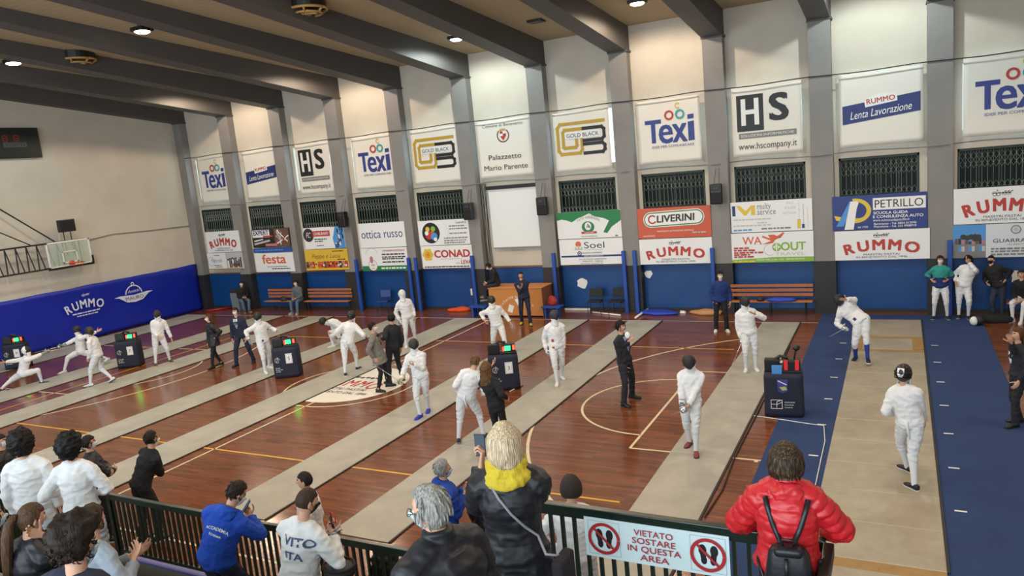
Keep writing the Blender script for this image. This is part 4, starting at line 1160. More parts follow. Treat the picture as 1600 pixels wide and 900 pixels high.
def hair_mat(c):
    n = 'hair_' + c
    if n in _M: return _M[n]
    m = bpy.data.materials.new(n); m.use_nodes = True; nt = m.node_tree; b = nt.nodes['Principled BSDF']; L = nt.links.new
    tc = nt.nodes.new('ShaderNodeTexCoord'); mp = nt.nodes.new('ShaderNodeMapping'); mp.inputs['Scale'].default_value = (60, 60, 5)
    L(tc.outputs['Object'], mp.inputs['Vector'])
    nz = nt.nodes.new('ShaderNodeTexNoise'); nz.inputs['Scale'].default_value = 2.0; nz.inputs['Detail'].default_value = 5
    L(mp.outputs['Vector'], nz.inputs['Vector'])
    cr = nt.nodes.new('ShaderNodeValToRGB'); base = lin(HAIR[c])
    k0, k1 = (.55, 1.5) if c not in ('blonde', 'grey', 'streak') else (.55, 1.55)
    cr.color_ramp.elements[0].color = tuple(x * k0 for x in base[:3]) + (1,); cr.color_ramp.elements[1].color = tuple(min(1, x * k1) for x in base[:3]) + (1,)
    cr.color_ramp.elements[0].position = .35; cr.color_ramp.elements[1].position = .68
    if c == 'streak':
        cr.color_ramp.elements[0].color = lin('#271c15'); cr.color_ramp.elements[1].color = lin('#80684a')
        cr.color_ramp.elements[0].position = .46; cr.color_ramp.elements[1].position = .80
    L(nz.outputs['Fac'], cr.inputs['Fac']); L(cr.outputs['Color'], b.inputs['Base Color'])
    b.inputs['Roughness'].default_value = .6; b.inputs['Specular IOR Level'].default_value = .25
    bp = nt.nodes.new('ShaderNodeBump'); bp.inputs['Strength'].default_value = .6; bp.inputs['Distance'].default_value = .01
    L(nz.outputs['Fac'], bp.inputs['Height']); L(bp.outputs['Normal'], b.inputs['Normal'])
    _M[n] = m
    return m
def hair_mesh(style, M, s, seed):
    bm = bmesh.new()
    th, nz, fr, low = {'short': (.012, .006, 28, -.55), 'crop': (.006, .002, 30, -.45), 'thick': (.024, .010, 22, -.6), 'afro': (.058, .022, 26, -.75), 'curlytop': (.045, .022, 20, -.6),
                       'thin': (.014, .005, 24, -.85), 'bob': (.024, .008, 14, -1.2), 'longback': (.020, .006, 14, -1.2), 'tied': (.010, .003, 30, -.75), 'curlylong': (.040, .02, 20, -1.2), 'hat': (.040, .006, 10, -.45), 'bobshort': (.022, .008, 14, -1.2)}[style]
    U, Vv = (56, 44)
    rows = []
    for r in sph_dirs(U, Vv):
        row = []
        for d in r:
            x, y, z = d
            P = head_pt(d)
            # hairline: forehead in front, lower behind the ears
            front = .42 if style not in ('thin',) else .62
            line = front if y > .45 else (front + (low - front) * clamp((.45 - y) / (.55 if style not in ('bob', 'bobshort', 'curlylong') else .35)))
            if style in ('bob', 'bobshort', 'curlylong', 'longback') and y > .45: line = .50 + .0
            k = clamp((z - line) / .16 + .5)
            q = V3((P.x * 40 + seed, P.y * 40, P.z * (40 if style in ('afro', 'curlytop', 'curlylong') else 10)))
            n_ = noise.noise(q * (fr / 26)) * nz + noise.noise(q * (fr / 12)) * nz * .5
            t = (th + n_) * k - .018 * (1 - k)
            if style == 'afro': t *= (1 + .35 * clamp(z)) if k > .5 else 1
            if style == 'curlytop': t *= .55 + .75 * clamp(z + .3)
            Q = P + d.normalized() * t
            if style in ('bob', 'bobshort', 'curlylong') and k > .4 and z < .1:     # hair hangs straight down
                f = clamp((.1 - z) / .9)
                R0 = V3((x, y, 0)); R0 = R0.normalized() if R0.length > 1e-3 else V3((0, -1, 0))
                drop = {'bob': -.125, 'bobshort': -.085}.get(style, -.30)
                rr = V3((.100 + .012 * (style == 'curlylong') * f * 3, .108 + .01 * f, 0))
                tgt = V3((R0.x * rr.x, R0.y * rr.y - .012, .1 * .118 + (drop - .0118) * f)) + d * n_
                if z < -.9: tgt = V3((R0.x * rr.x * .8, R0.y * rr.y * .8 - .012, drop))
                if y < .38: Q = Q.lerp(tgt, clamp(f * 3))
            row.append(M @ (Q * 1.0))
        rows.append(row)
    grid_close(bm, rows)
    def strand(pts, rad, n=8): tube(bm, [M @ V3(p) for p in pts], [r * s for r in rad], n)
    rnd = random.Random(seed)
    if style == 'longback':
        for i in range(16):
            a = -1.1 + 2.2 * i / 15
            x0 = .07 * math.sin(a); y0 = -.085 * math.cos(a) - .01
            strand([(x0, y0, .0), (x0 * 1.15, y0 - .012, -.12), (x0 * 1.25 + rnd.uniform(-.01, .01), y0 - .01, -.24), (x0 * 1.1, y0 - .0, -.36 + rnd.uniform(-.03, .03))], [.020, .024, .022, .006])
    if style == 'curlylong':
        for i in range(44):
            a = rnd.uniform(-1.5, 1.5); x0 = .085 * math.sin(a); y0 = -.10 * math.cos(a)
            z0 = rnd.uniform(-.02, .06); L = rnd.uniform(.22, .36); pts = []
            for k in range(9):
                f = k / 8; ph = f * 14 + i
                pts.append((x0 * (1 + .35 * f) + .016 * math.cos(ph), y0 * (1 + .15 * f) + .016 * math.sin(ph), z0 - L * f))
            strand(pts, [.016] * 8 + [.006], 6)
    if style == 'tied':
        pts = [(0, -.095, .035), (0, -.125, .03), (-.005, -.15, -.02), (-.012, -.155, -.12), (-.016, -.15, -.24), (-.016, -.145, -.36), (-.014, -.14, -.46)]
        strand(pts, [.022, .026, .036, .042, .042, .034, .008], 12)
        for i in range(14):
            a = rnd.uniform(0, 6.28); o = V3((.032 * math.cos(a), .026 * math.sin(a), 0))
            strand([V3(p) + o * (.6 + .5 * min(k / 2, 1)) for k, p in enumerate(pts[1:])], [.008] * 5 + [.002], 5)
        bm2 = [(.026 * math.cos(i * .523), -.118, .03 + .026 * math.sin(i * .523)) for i in range(13)]; strand(bm2, [.006] * 13, 6)
    if style in ('curlytop', 'afro'):
        for i in range(420 if style == 'afro' else 300):
            d = V3((rnd.gauss(0, 1), rnd.gauss(0, 1), rnd.gauss(.4, 1))).normalized()
            if d.y > .45 and d.z < .5: continue
            if d.z < -.45: continue
            base = head_pt(d) + d * (.045 if style == 'afro' else .026)
            t1 = frame_of(d)[0]; t2 = d.cross(t1); pts = []
            L = rnd.uniform(.02, .036)
            for k in range(6):
                ph = k * 1.3 + i; pts.append(base + d * (L * k / 5 - .008) + t1 * .009 * math.cos(ph) + t2 * .009 * math.sin(ph))
            strand(pts, [.0055, .0055, .005, .005, .004, .002], 4)
    if style in ('bob', 'bobshort'):
        dz = 0 if style == 'bob' else .045
        for i in range(34):
            a = -2.0 + 4.0 * i / 33; x0 = .106 * math.sin(a); y0 = -.112 * math.cos(a) - .01
            strand([(x0 * .12, y0 * .14, .122), (x0 * .55, y0 * .58, .108), (x0 * .92, y0 * .95, .055), (x0 * 1.03, y0 * 1.04, -.05 + dz * .5), (x0 * (.98 + rnd.uniform(-.05, .05)), y0 * 1.0, -.128 + dz + rnd.uniform(-.02, .012))], [.003, .008, .013, .014, .004], 6)
    if style in ('thin', 'thick', 'short'):
        for i in range(46):
            a = rnd.uniform(-2.2, 2.2); zz = rnd.uniform(-.5, .75); c_ = math.sqrt(1 - zz * zz)
            d = V3((math.sin(a) * c_, -math.cos(a) * c_, zz)); p = head_pt(d) + d * th * .8
            dn = (V3((rnd.uniform(-.3, .3), 0, -1)) - d * d.dot(V3((0, 0, -1)))).normalized()
            L = .05 if style != 'short' else .028
            strand([p - dn * .01, p + dn * L * .5 + d * .005, p + dn * L + d * rnd.uniform(-.002, .006)], [.006, .006, .002], 5)
    return bm
def shoe_bm(bm, A, fy, s, mi=0, ms=1, pitch=0.0, roll=0.0):
    """A ankle point above the sole, fy direction of the toes"""
    f = V3((fy.x, fy.y, 0)).normalized(); r = V3((f.y, -f.x, 0)); u = V3((0, 0, 1))
    f2 = f * math.cos(pitch) + u * -math.sin(pitch); u2 = u * math.cos(pitch) + f * math.sin(pitch)
    o = A - u2 * .085 * s
    prof = ((-.075, .022, .030, .072), (-.062, .034, .0, .090), (-.02, .037, .0, .092), (.03, .039, .0, .082), (.08, .046, .0, .062), (.13, .048, .0, .050), (.17, .040, .0, .042), (.195, .020, .004, .030))
    rows = []
    for (y, w, z0, z1) in prof:
        ring = []
        for k in range(12):
            a = 2 * math.pi * k / 12; cx, cz = math.cos(a), math.sin(a)
            X = w * (abs(cx) ** .7) * (1 if cx > 0 else -1); Z = (z0 + z1) / 2 + (z1 - z0) / 2 * (abs(cz) ** .7) * (1 if cz > 0 else -1)
            ring.append(bm.verts.new(o + (r * X + f2 * y + u2 * (Z + .010)) * s))
        rows.append(ring)
    fs = []
    for a, b in zip(rows, rows[1:]):
        for k in range(12): fs.append(bm.faces.new((a[k], a[(k + 1) % 12], b[(k + 1) % 12], b[k])))
    fs.append(bm.faces.new(list(reversed(rows[0])))); fs.append(bm.faces.new(rows[-1]))
    for q in fs: q.material_index = mi; q.smooth = True
    out = [(-.083, .020), (-.06, .038), (-.02, .040), (.03, .041), (.08, .049), (.13, .051), (.175, .042), (.203, .018)]
    loop = [(w, y) for y, w in out] + [(-w, y) for y, w in reversed(out)]
    lo = [bm.verts.new(o + (r * x + f2 * y) * s) for x, y in loop]; hi = [bm.verts.new(o + (r * x * .98 + f2 * y + u2 * .026) * s) for x, y in loop]
    n = len(loop); q = [bm.faces.new((lo[i], lo[(i + 1) % n], hi[(i + 1) % n], hi[i])) for i in range(n)]
    q.append(bm.faces.new(list(reversed(lo)))); q.append(bm.faces.new(hi))
    for x in q: x.material_index = ms
PEOPLE = {}
def person(key, label, feet=None, loc=None, face=0.0, h=1.75, head=None, hl=None, hr=None, pel=None, hunch=0.0, lean=0.0, side=0.0, twist=0.0, look=(0, 0, 0), z=0.0, q=.016,
           skin='fair', hair=('short', 'dark'), top=(None, .016, -.10), bottom='trousers', bmat=None, shoe=('#202024', '#dcdcdc'), build=1.0, fem=False, cat='person', group=None,
           fmask=None, fenc=None, glove=None, coat=0.0, collar=.045, hood=None, shirt=None, tie=None, poseL='relax', poseR='relax', eL=None, eR=None, tL=None, tR=None, pz=None, sit=None, kneeL=None, kneeR=None,
           socks=None, quilt=False, yoke=None, footp=(0, 0), stripe=None, legw=1.1, wr=.010, sleeve=1.0, fz=(0, 0)):
    s = h / 1.75
    if feet is not None:
        F = [fl(u, v, z + fz[i]) for i, (u, v) in enumerate(feet)]          # left, right
        root = (F[0] + F[1]) / 2
    else:
        root = V3(loc); F = None
    root.z = z
    tc = V3((CAM.x - root.x, CAM.y - root.y, 0)).normalized()
    rg = V3((-tc.y, tc.x, 0))                                    # to the right as we look at the person
    fw = (tc * math.cos(R_(face)) + rg * math.sin(R_(face))).normalized()
    yaw = math.atan2(-fw.x, fw.y)
    RZ = Matrix.Rotation(yaw, 3, 'Z'); RI = RZ.inverted()
    def toL(p): return (RI @ (V3(p) - root)) / s
    def pxp(t):
        u, v = t[:2]; off = t[2] if len(t) > 2 else 0.0
        d = px_ray(u, v); P0 = root + tc * off
        k = (P0 - CAM).dot(tc) / d.dot(tc)
        return toL(CAM + d * k)
    up, X, Y = V3((0, 0, 1)), V3((1, 0, 0)), V3((0, 1, 0))
    if F is not None: FL, FR = toL(F[0]), toL(F[1])
    else: FL, FR = V3((-.10, 0, 0)), V3((.10, 0, 0))
    P0 = pxp(pel) if pel else V3(((FL.x + FR.x) / 2, (FL.y + FR.y) / 2 - .02, .93))
    if not pel:
        if pz: P0.z = pz
        else:
            dmax = max(math.hypot(FL.x - P0.x + .09, FL.y - P0.y), math.hypot(FR.x - P0.x - .09, FR.y - P0.y))
            P0.z = min(.945, math.sqrt(max(.2, .848 ** 2 - dmax ** 2)) + .085 + .02)
    Rh = Matrix.Rotation(R_(look[1]), 3, 'Z') @ Matrix.Rotation(R_(-look[0]), 3, 'X') @ Matrix.Rotation(R_(look[2]), 3, 'Y')   # look = (pitch down, turn to own left, tilt)
    hu = Rh @ up
    if head:
        Hc = pxp(head); d0 = (Hc - hu * .21 - P0).normalized()
    else:
        d0 = V3((math.sin(R_(side)) * math.cos(R_(lean)), math.sin(R_(lean)), math.cos(R_(lean)) * math.cos(R_(side)))).normalized()
    ax = X - d0 * X.dot(d0); ax.normalize()
    fwd = d0.cross(ax).normalized()
    hb = Matrix.Rotation(R_(-hunch), 3, ax)
    d1 = hb.inverted() @ d0; d2 = hb @ d0
    mid = P0 + d1 * .25; P1 = mid + d2 * .25
    sh = Matrix.Rotation(R_(twist), 3, d2) @ ax
    sf = d2.cross(sh).normalized() * 1.0
    W = build * (.92 if fem else 1.0)
    SL = P1 - d2 * .075 - sh * .172 * W; SR = P1 - d2 * .075 + sh * .172 * W
    Hc = P1 + (d2 * .6 + hu * .4).normalized() * .085 + hu * .125
    MH = Matrix.Translation(Hc * s) @ Rh.to_4x4() @ Matrix.Diagonal((s, s, s, 1))
    def wrist(t, S, sg):
        if t is None: return S + V3((sg * .05, .05, -.52)) + fwd * 0
        if isinstance(t, V3): return t.copy()
        if isinstance(t, tuple) and len(t) == 4: return V3(t[:3])           # own frame
        return pxp(t)
    WL, WR = wrist(hl, SL, -1), wrist(hr, SR, 1)
    EL, WL = ik(SL, WL, .285, .255, V3(eL) if eL else V3((-.7, -1, -.5)))
    ER, WR = ik(SR, WR, .285, .255, V3(eR) if eR else V3((.7, -1, -.5)))
    HL = P0 - ax * .09 * W - d1 * .02; HR = P0 + ax * .09 * W - d1 * .02
    if sit:
        # sit = (thigh forward, shin drop): feet in own frame
        FL, FR = V3(sit[0]), V3(sit[1])
    AL, AR = FL + up * (.085), FR + up * (.085)
    KL, AL = ik(HL, AL, .43, .425, V3(kneeL) if kneeL else V3((-.15, 1, .1))); KR, AR = ik(HR, AR, .43, .425, V3(kneeR) if kneeR else V3((.15, 1, .1)))
    TW = [(-.10, .120, .095), (0, .165, .115), (.22, .150, .108), (.45, .150, .110), (.68, .166, .120), (.86, .150, .108), (1.0, .080, .070)]
    if fem: TW = [(-.10, .120, .098), (0, .168, .118), (.25, .130, .098), (.45, .134, .104), (.68, .152, .125), (.86, .140, .100), (1.0, .072, .066)]
    def spine(t):
        if t < 0: return P0 + d1 * (.5 * t), ax, d1.cross(ax), d1
        if t < .5: return P0.lerp(mid, t * 2), ax.lerp(sh, t), d1.cross(ax), d1
        return mid.lerp(P1, t * 2 - 1), ax.lerp(sh, t), d2.cross(ax.lerp(sh, t)).normalized(), d2
    def torso(bm, inf, t0=-.12, t1=1.0, n=20):
        rings = []
        ts = [t0] + [t for t, a, b in TW if t0 < t < t1] + [t1]
        fine = []
        for a, b in zip(ts, ts[1:]): fine += [a, (a + b) / 2]
        for t in fine + [t1]:
            for (ta, wa, da), (tb, wb, db) in zip(TW, TW[1:]):
                if ta <= t <= tb or (t < ta and ta == TW[0][0]):
                    f = clamp((t - ta) / (tb - ta)); f = f * f * (3 - 2 * f); w = wa + (wb - wa) * f; dd = da + (db - da) * f; break
            c, a_, f_, _d = spine(t)
            fl_ = inf + (.016 * clamp((.12 - t) / .2) if inf > 0 else 0)
            rings.append((c * s, a_ * (w * W + fl_) * s, f_ * (dd * (build if build > 1 else 1) + fl_) * s))
        rings_to(bm, rings, n)
        # shoulder yoke
        limb(bm, [SL * s, SL.lerp(P1, .62) * s + d2 * .012 * s, (P1 - d2 * .015) * s, SR.lerp(P1, .62) * s + d2 * .012 * s, SR * s], [(.054 + inf) * s, (.056 + inf) * s, (.058 + inf) * s, (.056 + inf) * s, (.054 + inf) * s])
    def sc(*p): return [x * s for x in p]
    root_o = thing('person', label, cat, root, yaw, group)
    skin_m = mat('skin_' + skin, SK[skin], .55, bump=.05, bscale=90)
    lip = mat('lips_' + skin, '#a8685c', .5); brow = hair_mat(hair[1])
    # body
    bm = bmesh.new()
    torso(bm, -.004)
    limb(bm, sc(SL, EL, WL), [.050 * s, .040 * s, .027 * s]); limb(bm, sc(SR, ER, WR), [.050 * s, .040 * s, .027 * s])
    for Hj, K, A in ((HL, KL, AL), (HR, KR, AR)):
        limb(bm, sc(Hj, K, K.lerp(A, .35), A, A - up * .04), [.080 * s * legw, .052 * s, .050 * s, .036 * s, .036 * s])
    limb(bm, sc(P1 - d2 * .04, P1 + d2 * .03, Hc - hu * .02), [.060 * s, .054 * s, .054 * s])
    me = remesh(bm, max(q, .015) * s, 2)
    bm = bmesh.new(); bm.from_mesh(me); bpy.data.meshes.remove(me)
    for f in bm.faces: f.smooth = True
    add_head(bm, MH)
    dl = (WL - EL).normalized(); dr = (WR - ER).normalized()
    tl = V3(tL) if tL else V3((.2, .8, .5)); tr = V3(tR) if tR else V3((-.2, .8, .5))
    nL = add_hand(bm, (WL + dl * .012) * s, dl, tl, False, poseL, s); nR = add_hand(bm, (WR + dr * .012) * s, dr, tr, True, poseR, s)
    for f in bm.faces: f.smooth = True
    finish('body', bm, [skin_m, M_eye, brow, lip], root_o)
    res = dict(root=root_o, s=s, W2=lambda p: root_o.matrix_basis @ (V3(p) * s), WL=WL, WR=WR, dl=dl, dr=dr, nL=nL, nR=nR, Hc=Hc, Rh=Rh, P0=P0, P1=P1, EL=EL, ER=ER, SL=SL, SR=SR, yaw=yaw, ax=ax, d2=d2, sf=sf)
    seed = sum(map(ord, key))
    # top garment
    tm, inf, hem = top
    kind = 'jacket'
    if tm is not None:
        bm = bmesh.new()
        torso(bm, inf, hem, 1.0)
        sl_ = inf * .8
        limb(bm, sc(SL, EL, WL - dl * .015), [(.056 + sl_) * s, (.046 + sl_) * s, (.033 + sl_ * .8) * s]); limb(bm, sc(SR, ER, WR - dr * .015), [(.056 + sl_) * s, (.046 + sl_) * s, (.033 + sl_ * .8) * s])
        if coat:
            a_, f_ = ax, d1.cross(ax).normalized()
            kn = (KL + KR) / 2; rings = []
            for i in range(7):
                f = i / 6; c = P0.lerp(P0 + (kn - P0).normalized() * coat, f); c.x = P0.x + (c.x - P0.x) * .5; c.y = P0.y + (c.y - P0.y) * .55
                rings.append((c * s, a_ * (.17 * W + inf + .035 * f) * s, f_ * (.125 + inf + .04 * f) * s))
            rings_to(bm, rings, 20)
        if collar:
            rings = []
            for i in range(4):
                f = i / 3; c = P1 + d2 * (-.02 + (collar + .02) * f) - sf * .004
                rings.append((c * s, sh * (.074 - .008 * f + inf * .3) * s, sf * (.070 - .006 * f + inf * .3) * s))
            rings_to(bm, rings, 16)
        me = remesh(bm, q * s, 4)
        fn = None
        if quilt:
            segs = [([P0, mid, P1], .085), ([SL, EL, WL], .075), ([SR, ER, WR], .075)]
            def fn(p):
                p = p / s; best = None
                for pts, pit in segs:
                    acc = 0
                    for a, b in zip(pts, pts[1:]):
                        L = (b - a).length; u_ = (p - a).dot(b - a) / L / L; uc = clamp(u_, -.4 if acc == 0 else 0, 1.2)
                        dd = (p - (a + (b - a) * uc)).length - (.10 if pts[0] is P0 else 0)
                        if best is None or dd < best[0]: best = (dd, (acc + uc * L) / pit)
                        acc += L
                return (.013 * (abs(math.sin(math.pi * best[1])) ** .6) - .006) * s * (quilt if isinstance(quilt, float) else 1)
        wrinkle(me, wr * s, 9 / s, seed, fn)
        J = link_mesh('jacket' if not coat else 'coat', me, tm, root_o)
        if yoke:
            me.materials.append(yoke)
            for p in me.polygons:
                c = p.center / s
                if (c - P1).dot(d2) > -.26 : p.material_index = 1
        res['jacket'] = J
        if hood:
            bm = bmesh.new()
            ball(bm, (P1 - sf * .085 + d2 * .012) * s, (.105 * s, .055 * s, .075 * s), 0, 20, 14, Matrix((sh, sf, d2)).transposed())
            pts = [(P1 + sh * .088 * math.cos(a) + sf * (.075 * math.sin(a) - .012) + d2 * (.035 - .03 * math.sin(a))) * s for a in [i * math.pi / 12 for i in range(25)]]
            tube(bm, pts, .026 * s, 8)
            me = remesh(bm, q * .9 * s, 3); wrinkle(me, .012 * s, 12 / s, seed + 3)
            link_mesh('hood', me, hood, root_o)
        if shirt:
            bm = bmesh.new()
            def cp(a, t):
                c, a_, f_, _ = spine(t)
                dd = .118 if t < .8 else (.118 - (t - .8) * .16)
                return (c + a_ * a + f_ * (dd * max(1, build) + inf + .004 - 1.2 * a * a)) * s
            tp = [(0, .40), (-.028, .55), (-.05, .72), (-.062, .90), (-.055, 1.03), (0, 1.0), (.055, 1.03), (.062, .90), (.05, .72), (.028, .55)]
            lo = [bm.verts.new(cp(a, t) - fwd * .02 * s) for a, t in tp]; hi = [bm.verts.new(cp(a, t)) for a, t in tp]; n = len(tp)
            bm.faces.new(hi); bm.faces.new(list(reversed(lo)))
            for i in range(n): bm.faces.new((lo[i], lo[(i + 1) % n], hi[(i + 1) % n], hi[i]))
            bmesh.ops.recalc_face_normals(bm, faces=bm.faces[:]); finish('shirt', bm, shirt, root_o)
            if tie:
                bm = bmesh.new(); tp = [(0, .42), (-.022, .48), (-.012, .92), (-.018, .98), (.018, .98), (.012, .92), (.022, .48)]
                lo = [bm.verts.new(cp(a, t)) for a, t in tp]; hi = [bm.verts.new(cp(a, t) + fwd * .008 * s) for a, t in tp]; n = len(tp)
                bm.faces.new(hi); bm.faces.new(list(reversed(lo)))
                for i in range(n): bm.faces.new((lo[i], lo[(i + 1) % n], hi[(i + 1) % n], hi[i]))
                bmesh.ops.recalc_face_normals(bm, faces=bm.faces[:]); finish('necktie', bm, tie, root_o)
        if stripe:
            pass
    # trousers or breeches
    if bmat is not None:
        bm = bmesh.new()
        torso_in = .010
        rings = []
        for t, w, dd in ((-.14, .10, .085), (-.06, .155, .112), (0, .168, .118), (.10, .160, .112), (.18, .150, .106)):
            c, a_, f_, _ = spine(t); rings.append((c * s, a_ * (w * W + torso_in) * s, f_ * (dd + torso_in) * s))
        rings_to(bm, rings, 18)
        for Hj, K, A in ((HL, KL, AL), (HR, KR, AR)):
            if bottom == 'breeches': limb(bm, sc(Hj, Hj.lerp(K, .5), K, K.lerp(A, .22), K.lerp(A, .28)), [.094 * s * legw, .088 * s * legw, .070 * s, .066 * s, .056 * s])
            elif bottom == 'slim': limb(bm, sc(Hj, K, K.lerp(A, .35), A), [.088 * s * legw, .060 * s, .058 * s, .044 * s])
            else: limb(bm, sc(Hj, K, A, A - up * .045), [.094 * s * legw, .070 * s, .060 * s, .062 * s])
        me = remesh(bm, q * s, 4); wrinkle(me, .010 * s, 11 / s, seed + 5)
        link_mesh('breeches' if bottom == 'breeches' else 'trousers', me, bmat, root_o)
        if bottom == 'breeches':
            for K, A in ((KL, AL), (KR, AR)):
                bm = bmesh.new(); limb(bm, sc(K.lerp(A, .12), K.lerp(A, .38), K.lerp(A, .75), A - up * .02), [.054 * s, .056 * s, .044 * s, .042 * s])
                me = remesh(bm, q * .8 * s, 3); link_mesh('sock', me, socks or CS, root_o)
    # shoes
    if shoe:
        mu = mat('shoe_' + shoe[0].lstrip('#'), shoe[0], .5); ml = mat('sole_' + shoe[1].lstrip('#'), shoe[1], .6)
        for i, (K, A, sg) in enumerate(((KL, AL, -1), (KR, AR, 1))):
            sd = (K - A); fdir = V3((sg * .22, 1, 0))
            if kneeL and i == 0: fdir = V3((kneeL[0], kneeL[1], 0))
            if kneeR and i == 1: fdir = V3((kneeR[0], kneeR[1], 0))
            bm = bmesh.new(); shoe_bm(bm, A * s, fdir, s, 0, 1, R_(footp[i])); finish('shoe', bm, [mu, ml], root_o)
    # hair, masks
    if fenc is None and hair[0] != 'none':
        hb_ = hair_mesh(hair[0], MH, s, seed)
        finish('hair' if hair[0] != 'hat' else 'knit_hat', hb_, hair_mat(hair[1]) if hair[0] != 'hat' else cloth('brown_knit', '#2e2521', bump=.5, bscale=80), root_o, smooth=True)
    if fmask:
        cm, drop = fmask
        bm = bmesh.new(); rows = []
        for j in range(13):
            z_ = -.02 - .92 * j / 12 ; row = []
            for i in range(17):
                a = -1.05 + 2.1 * i / 16
                c_ = math.sqrt(max(0.02, 1 - min(.97, abs(z_)) ** 2)); d = V3((math.sin(a) * c_, math.cos(a) * c_, z_))
                p = head_pt(d); p.y += .008 + .016 * g_(a, 0, .5) * g_(z_, -.4, .5); p.x *= 1.06; p.z += -drop * .118
                if drop: p.y += .008
                row.append(MH @ p)
            rows.append(row)
        vv = [[bm.verts.new(p) for p in r] for r in rows]
        for a, b in zip(vv, vv[1:]):
            for i in range(16): bm.faces.new((a[i], a[i + 1], b[i + 1], b[i]))
        ex = bmesh.ops.extrude_face_region(bm, geom=bm.faces[:])
        for v in ex['geom']:
            if isinstance(v, bmesh.types.BMVert): v.co = MH @ ((MH.inverted() @ v.co) * .975)
        for sg in (-1, 1):
            tube(bm, [MH @ V3((sg * .068, .045, -.03 - drop * .1)), MH @ V3((sg * .080, .005, .012)), MH @ V3((sg * .080, -.02, .02)), MH @ V3((sg * .078, -.018, -.03)), MH @ V3((sg * .066, .04, -.075 - drop * .1))], .0022 * s, 5)
        bmesh.ops.recalc_face_normals(bm, faces=bm.faces[:])
        finish('face_mask', bm, cm, root_o, smooth=True)
    if fenc:
        mm, trim, bibm, tilt = fenc
        Rm = Rh @ Matrix.Rotation(R_(tilt), 3, 'X'); MM = Matrix.Translation((Hc + (Rh @ V3((0, .012, .005)))) * s) @ Rm.to_4x4() @ Matrix.Diagonal((s, s, s, 1))
        bm = bmesh.new(); rows = []
        for r in sph_dirs(36, 28):
            row = []
            for d in r:
                x, y, z_ = d
                p = V3((.112 * x, .118 * y, .140 * z_))
                if y > 0: p.y *= 1.18; p.x *= 1 - .12 * y
                if z_ < 0: p.x *= 1 - .22 * z_ * z_; p.y += .012 * -z_
                row.append(MM @ p)
            rows.append(row)
        vv, fs = grid_close(bm, rows); MI = MM.inverted()
        for f in fs:
            c = MI @ f.calc_center_median()
            if c.y < -.01: f.material_index = 1
            if c.z < -.092 and c.y > -.04: f.material_index = 2
        for i in range(3): tube(bm, [MM @ V3((.113 * math.cos(a), -.02 - .10 * abs(math.sin(a)) , .03 - .04 * i)) for a in [math.pi + k * math.pi / 10 for k in range(11)]], .007 * s, 5, 1)
        fm = finish('fencing_mask', bm, [mm, trim, bibm], root_o, smooth=True)
        bm = bmesh.new(); A = []
        for j in range(8):
            f = j / 7; row = []
            for i in range(15):
                a = -1.75 + 3.5 * i / 14
                p = V3((math.sin(a) * (.098 - .015 * math.sin(f * 3.1)), math.cos(a) * (.108 - .02 * math.sin(f * 3.1)) + .018, -.06 - .185 * f * (1 - .35 * abs(a) / 1.75)))
                row.append(bm.verts.new(MM @ p))
            A.append(row)
        for a, b in zip(A, A[1:]):
            for i in range(14): bm.faces.new((a[i], a[i + 1], b[i + 1], b[i]))
        ex = bmesh.ops.extrude_face_region(bm, geom=bm.faces[:])
        for v in ex['geom']:
            if isinstance(v, bmesh.types.BMVert):
                pl = MM.inverted() @ v.co; v.co = MM @ V3((pl.x * .93, pl.y * .93, pl.z))
        bmesh.ops.recalc_face_normals(bm, faces=bm.faces[:]); finish('bib', bm, bibm, fm, smooth=True)
    for gl, w_, d_, t_, rt, ps in ((glove and 'L' in glove[0], WL, dl, tl, False, poseL), (glove and 'R' in glove[0], WR, dr, tr, True, poseR)):
        if gl:
            bm = bmesh.new(); add_hand(bm, (w_ + d_ * .010) * s, d_, t_, rt, ps, s * 1.06, 0, 1.16)
            tube(bm, [(w_ - d_ * .10) * s, (w_ - d_ * .04) * s, (w_ + d_ * .03) * s], [.060 * s, .050 * s, .040 * s], 14)
            finish('glove', bm, glove[1], root_o, smooth=True)
    PEOPLE[key] = res
    return res
def back_print(pr_key, items, m):
    """lettering that follows the cloth of the back; items (text, x, z, height, width, arch)"""
    P = PEOPLE[pr_key]; J = P['jacket']; me = J.data
    bv = BVHTree.FromPolygons([v.co for v in me.vertices], [tuple(p.vertices) for p in me.polygons])
    s = P['s']; n = P['sf']; ax, up = P['ax'], P['d2']
    bm = bmesh.new()
    for (t, x0, z0, hh, ww, archd) in items:
        vs, fs, a0, a1, b0, b1 = text_geo(t, .02)
        nv = []
        for x, y in vs:
            X = ((x - a0) / (a1 - a0) - .5) * ww; Z = (y - b0) / (b1 - b0) * hh - archd * (2 * X / ww) ** 2
            p = (P['P1'] - n * .5 - ax * -(X + x0) + up * (z0 + Z)) * s
            hit = bv.ray_cast(p, n)
            nv.append(bm.verts.new((hit[0] - n * .008) if hit[0] else p + n * .35 * s))
        for f in fs:
            try: bm.faces.new([nv[i] for i in f])
            except ValueError: pass
    return finish('lettering', bm, m, J)

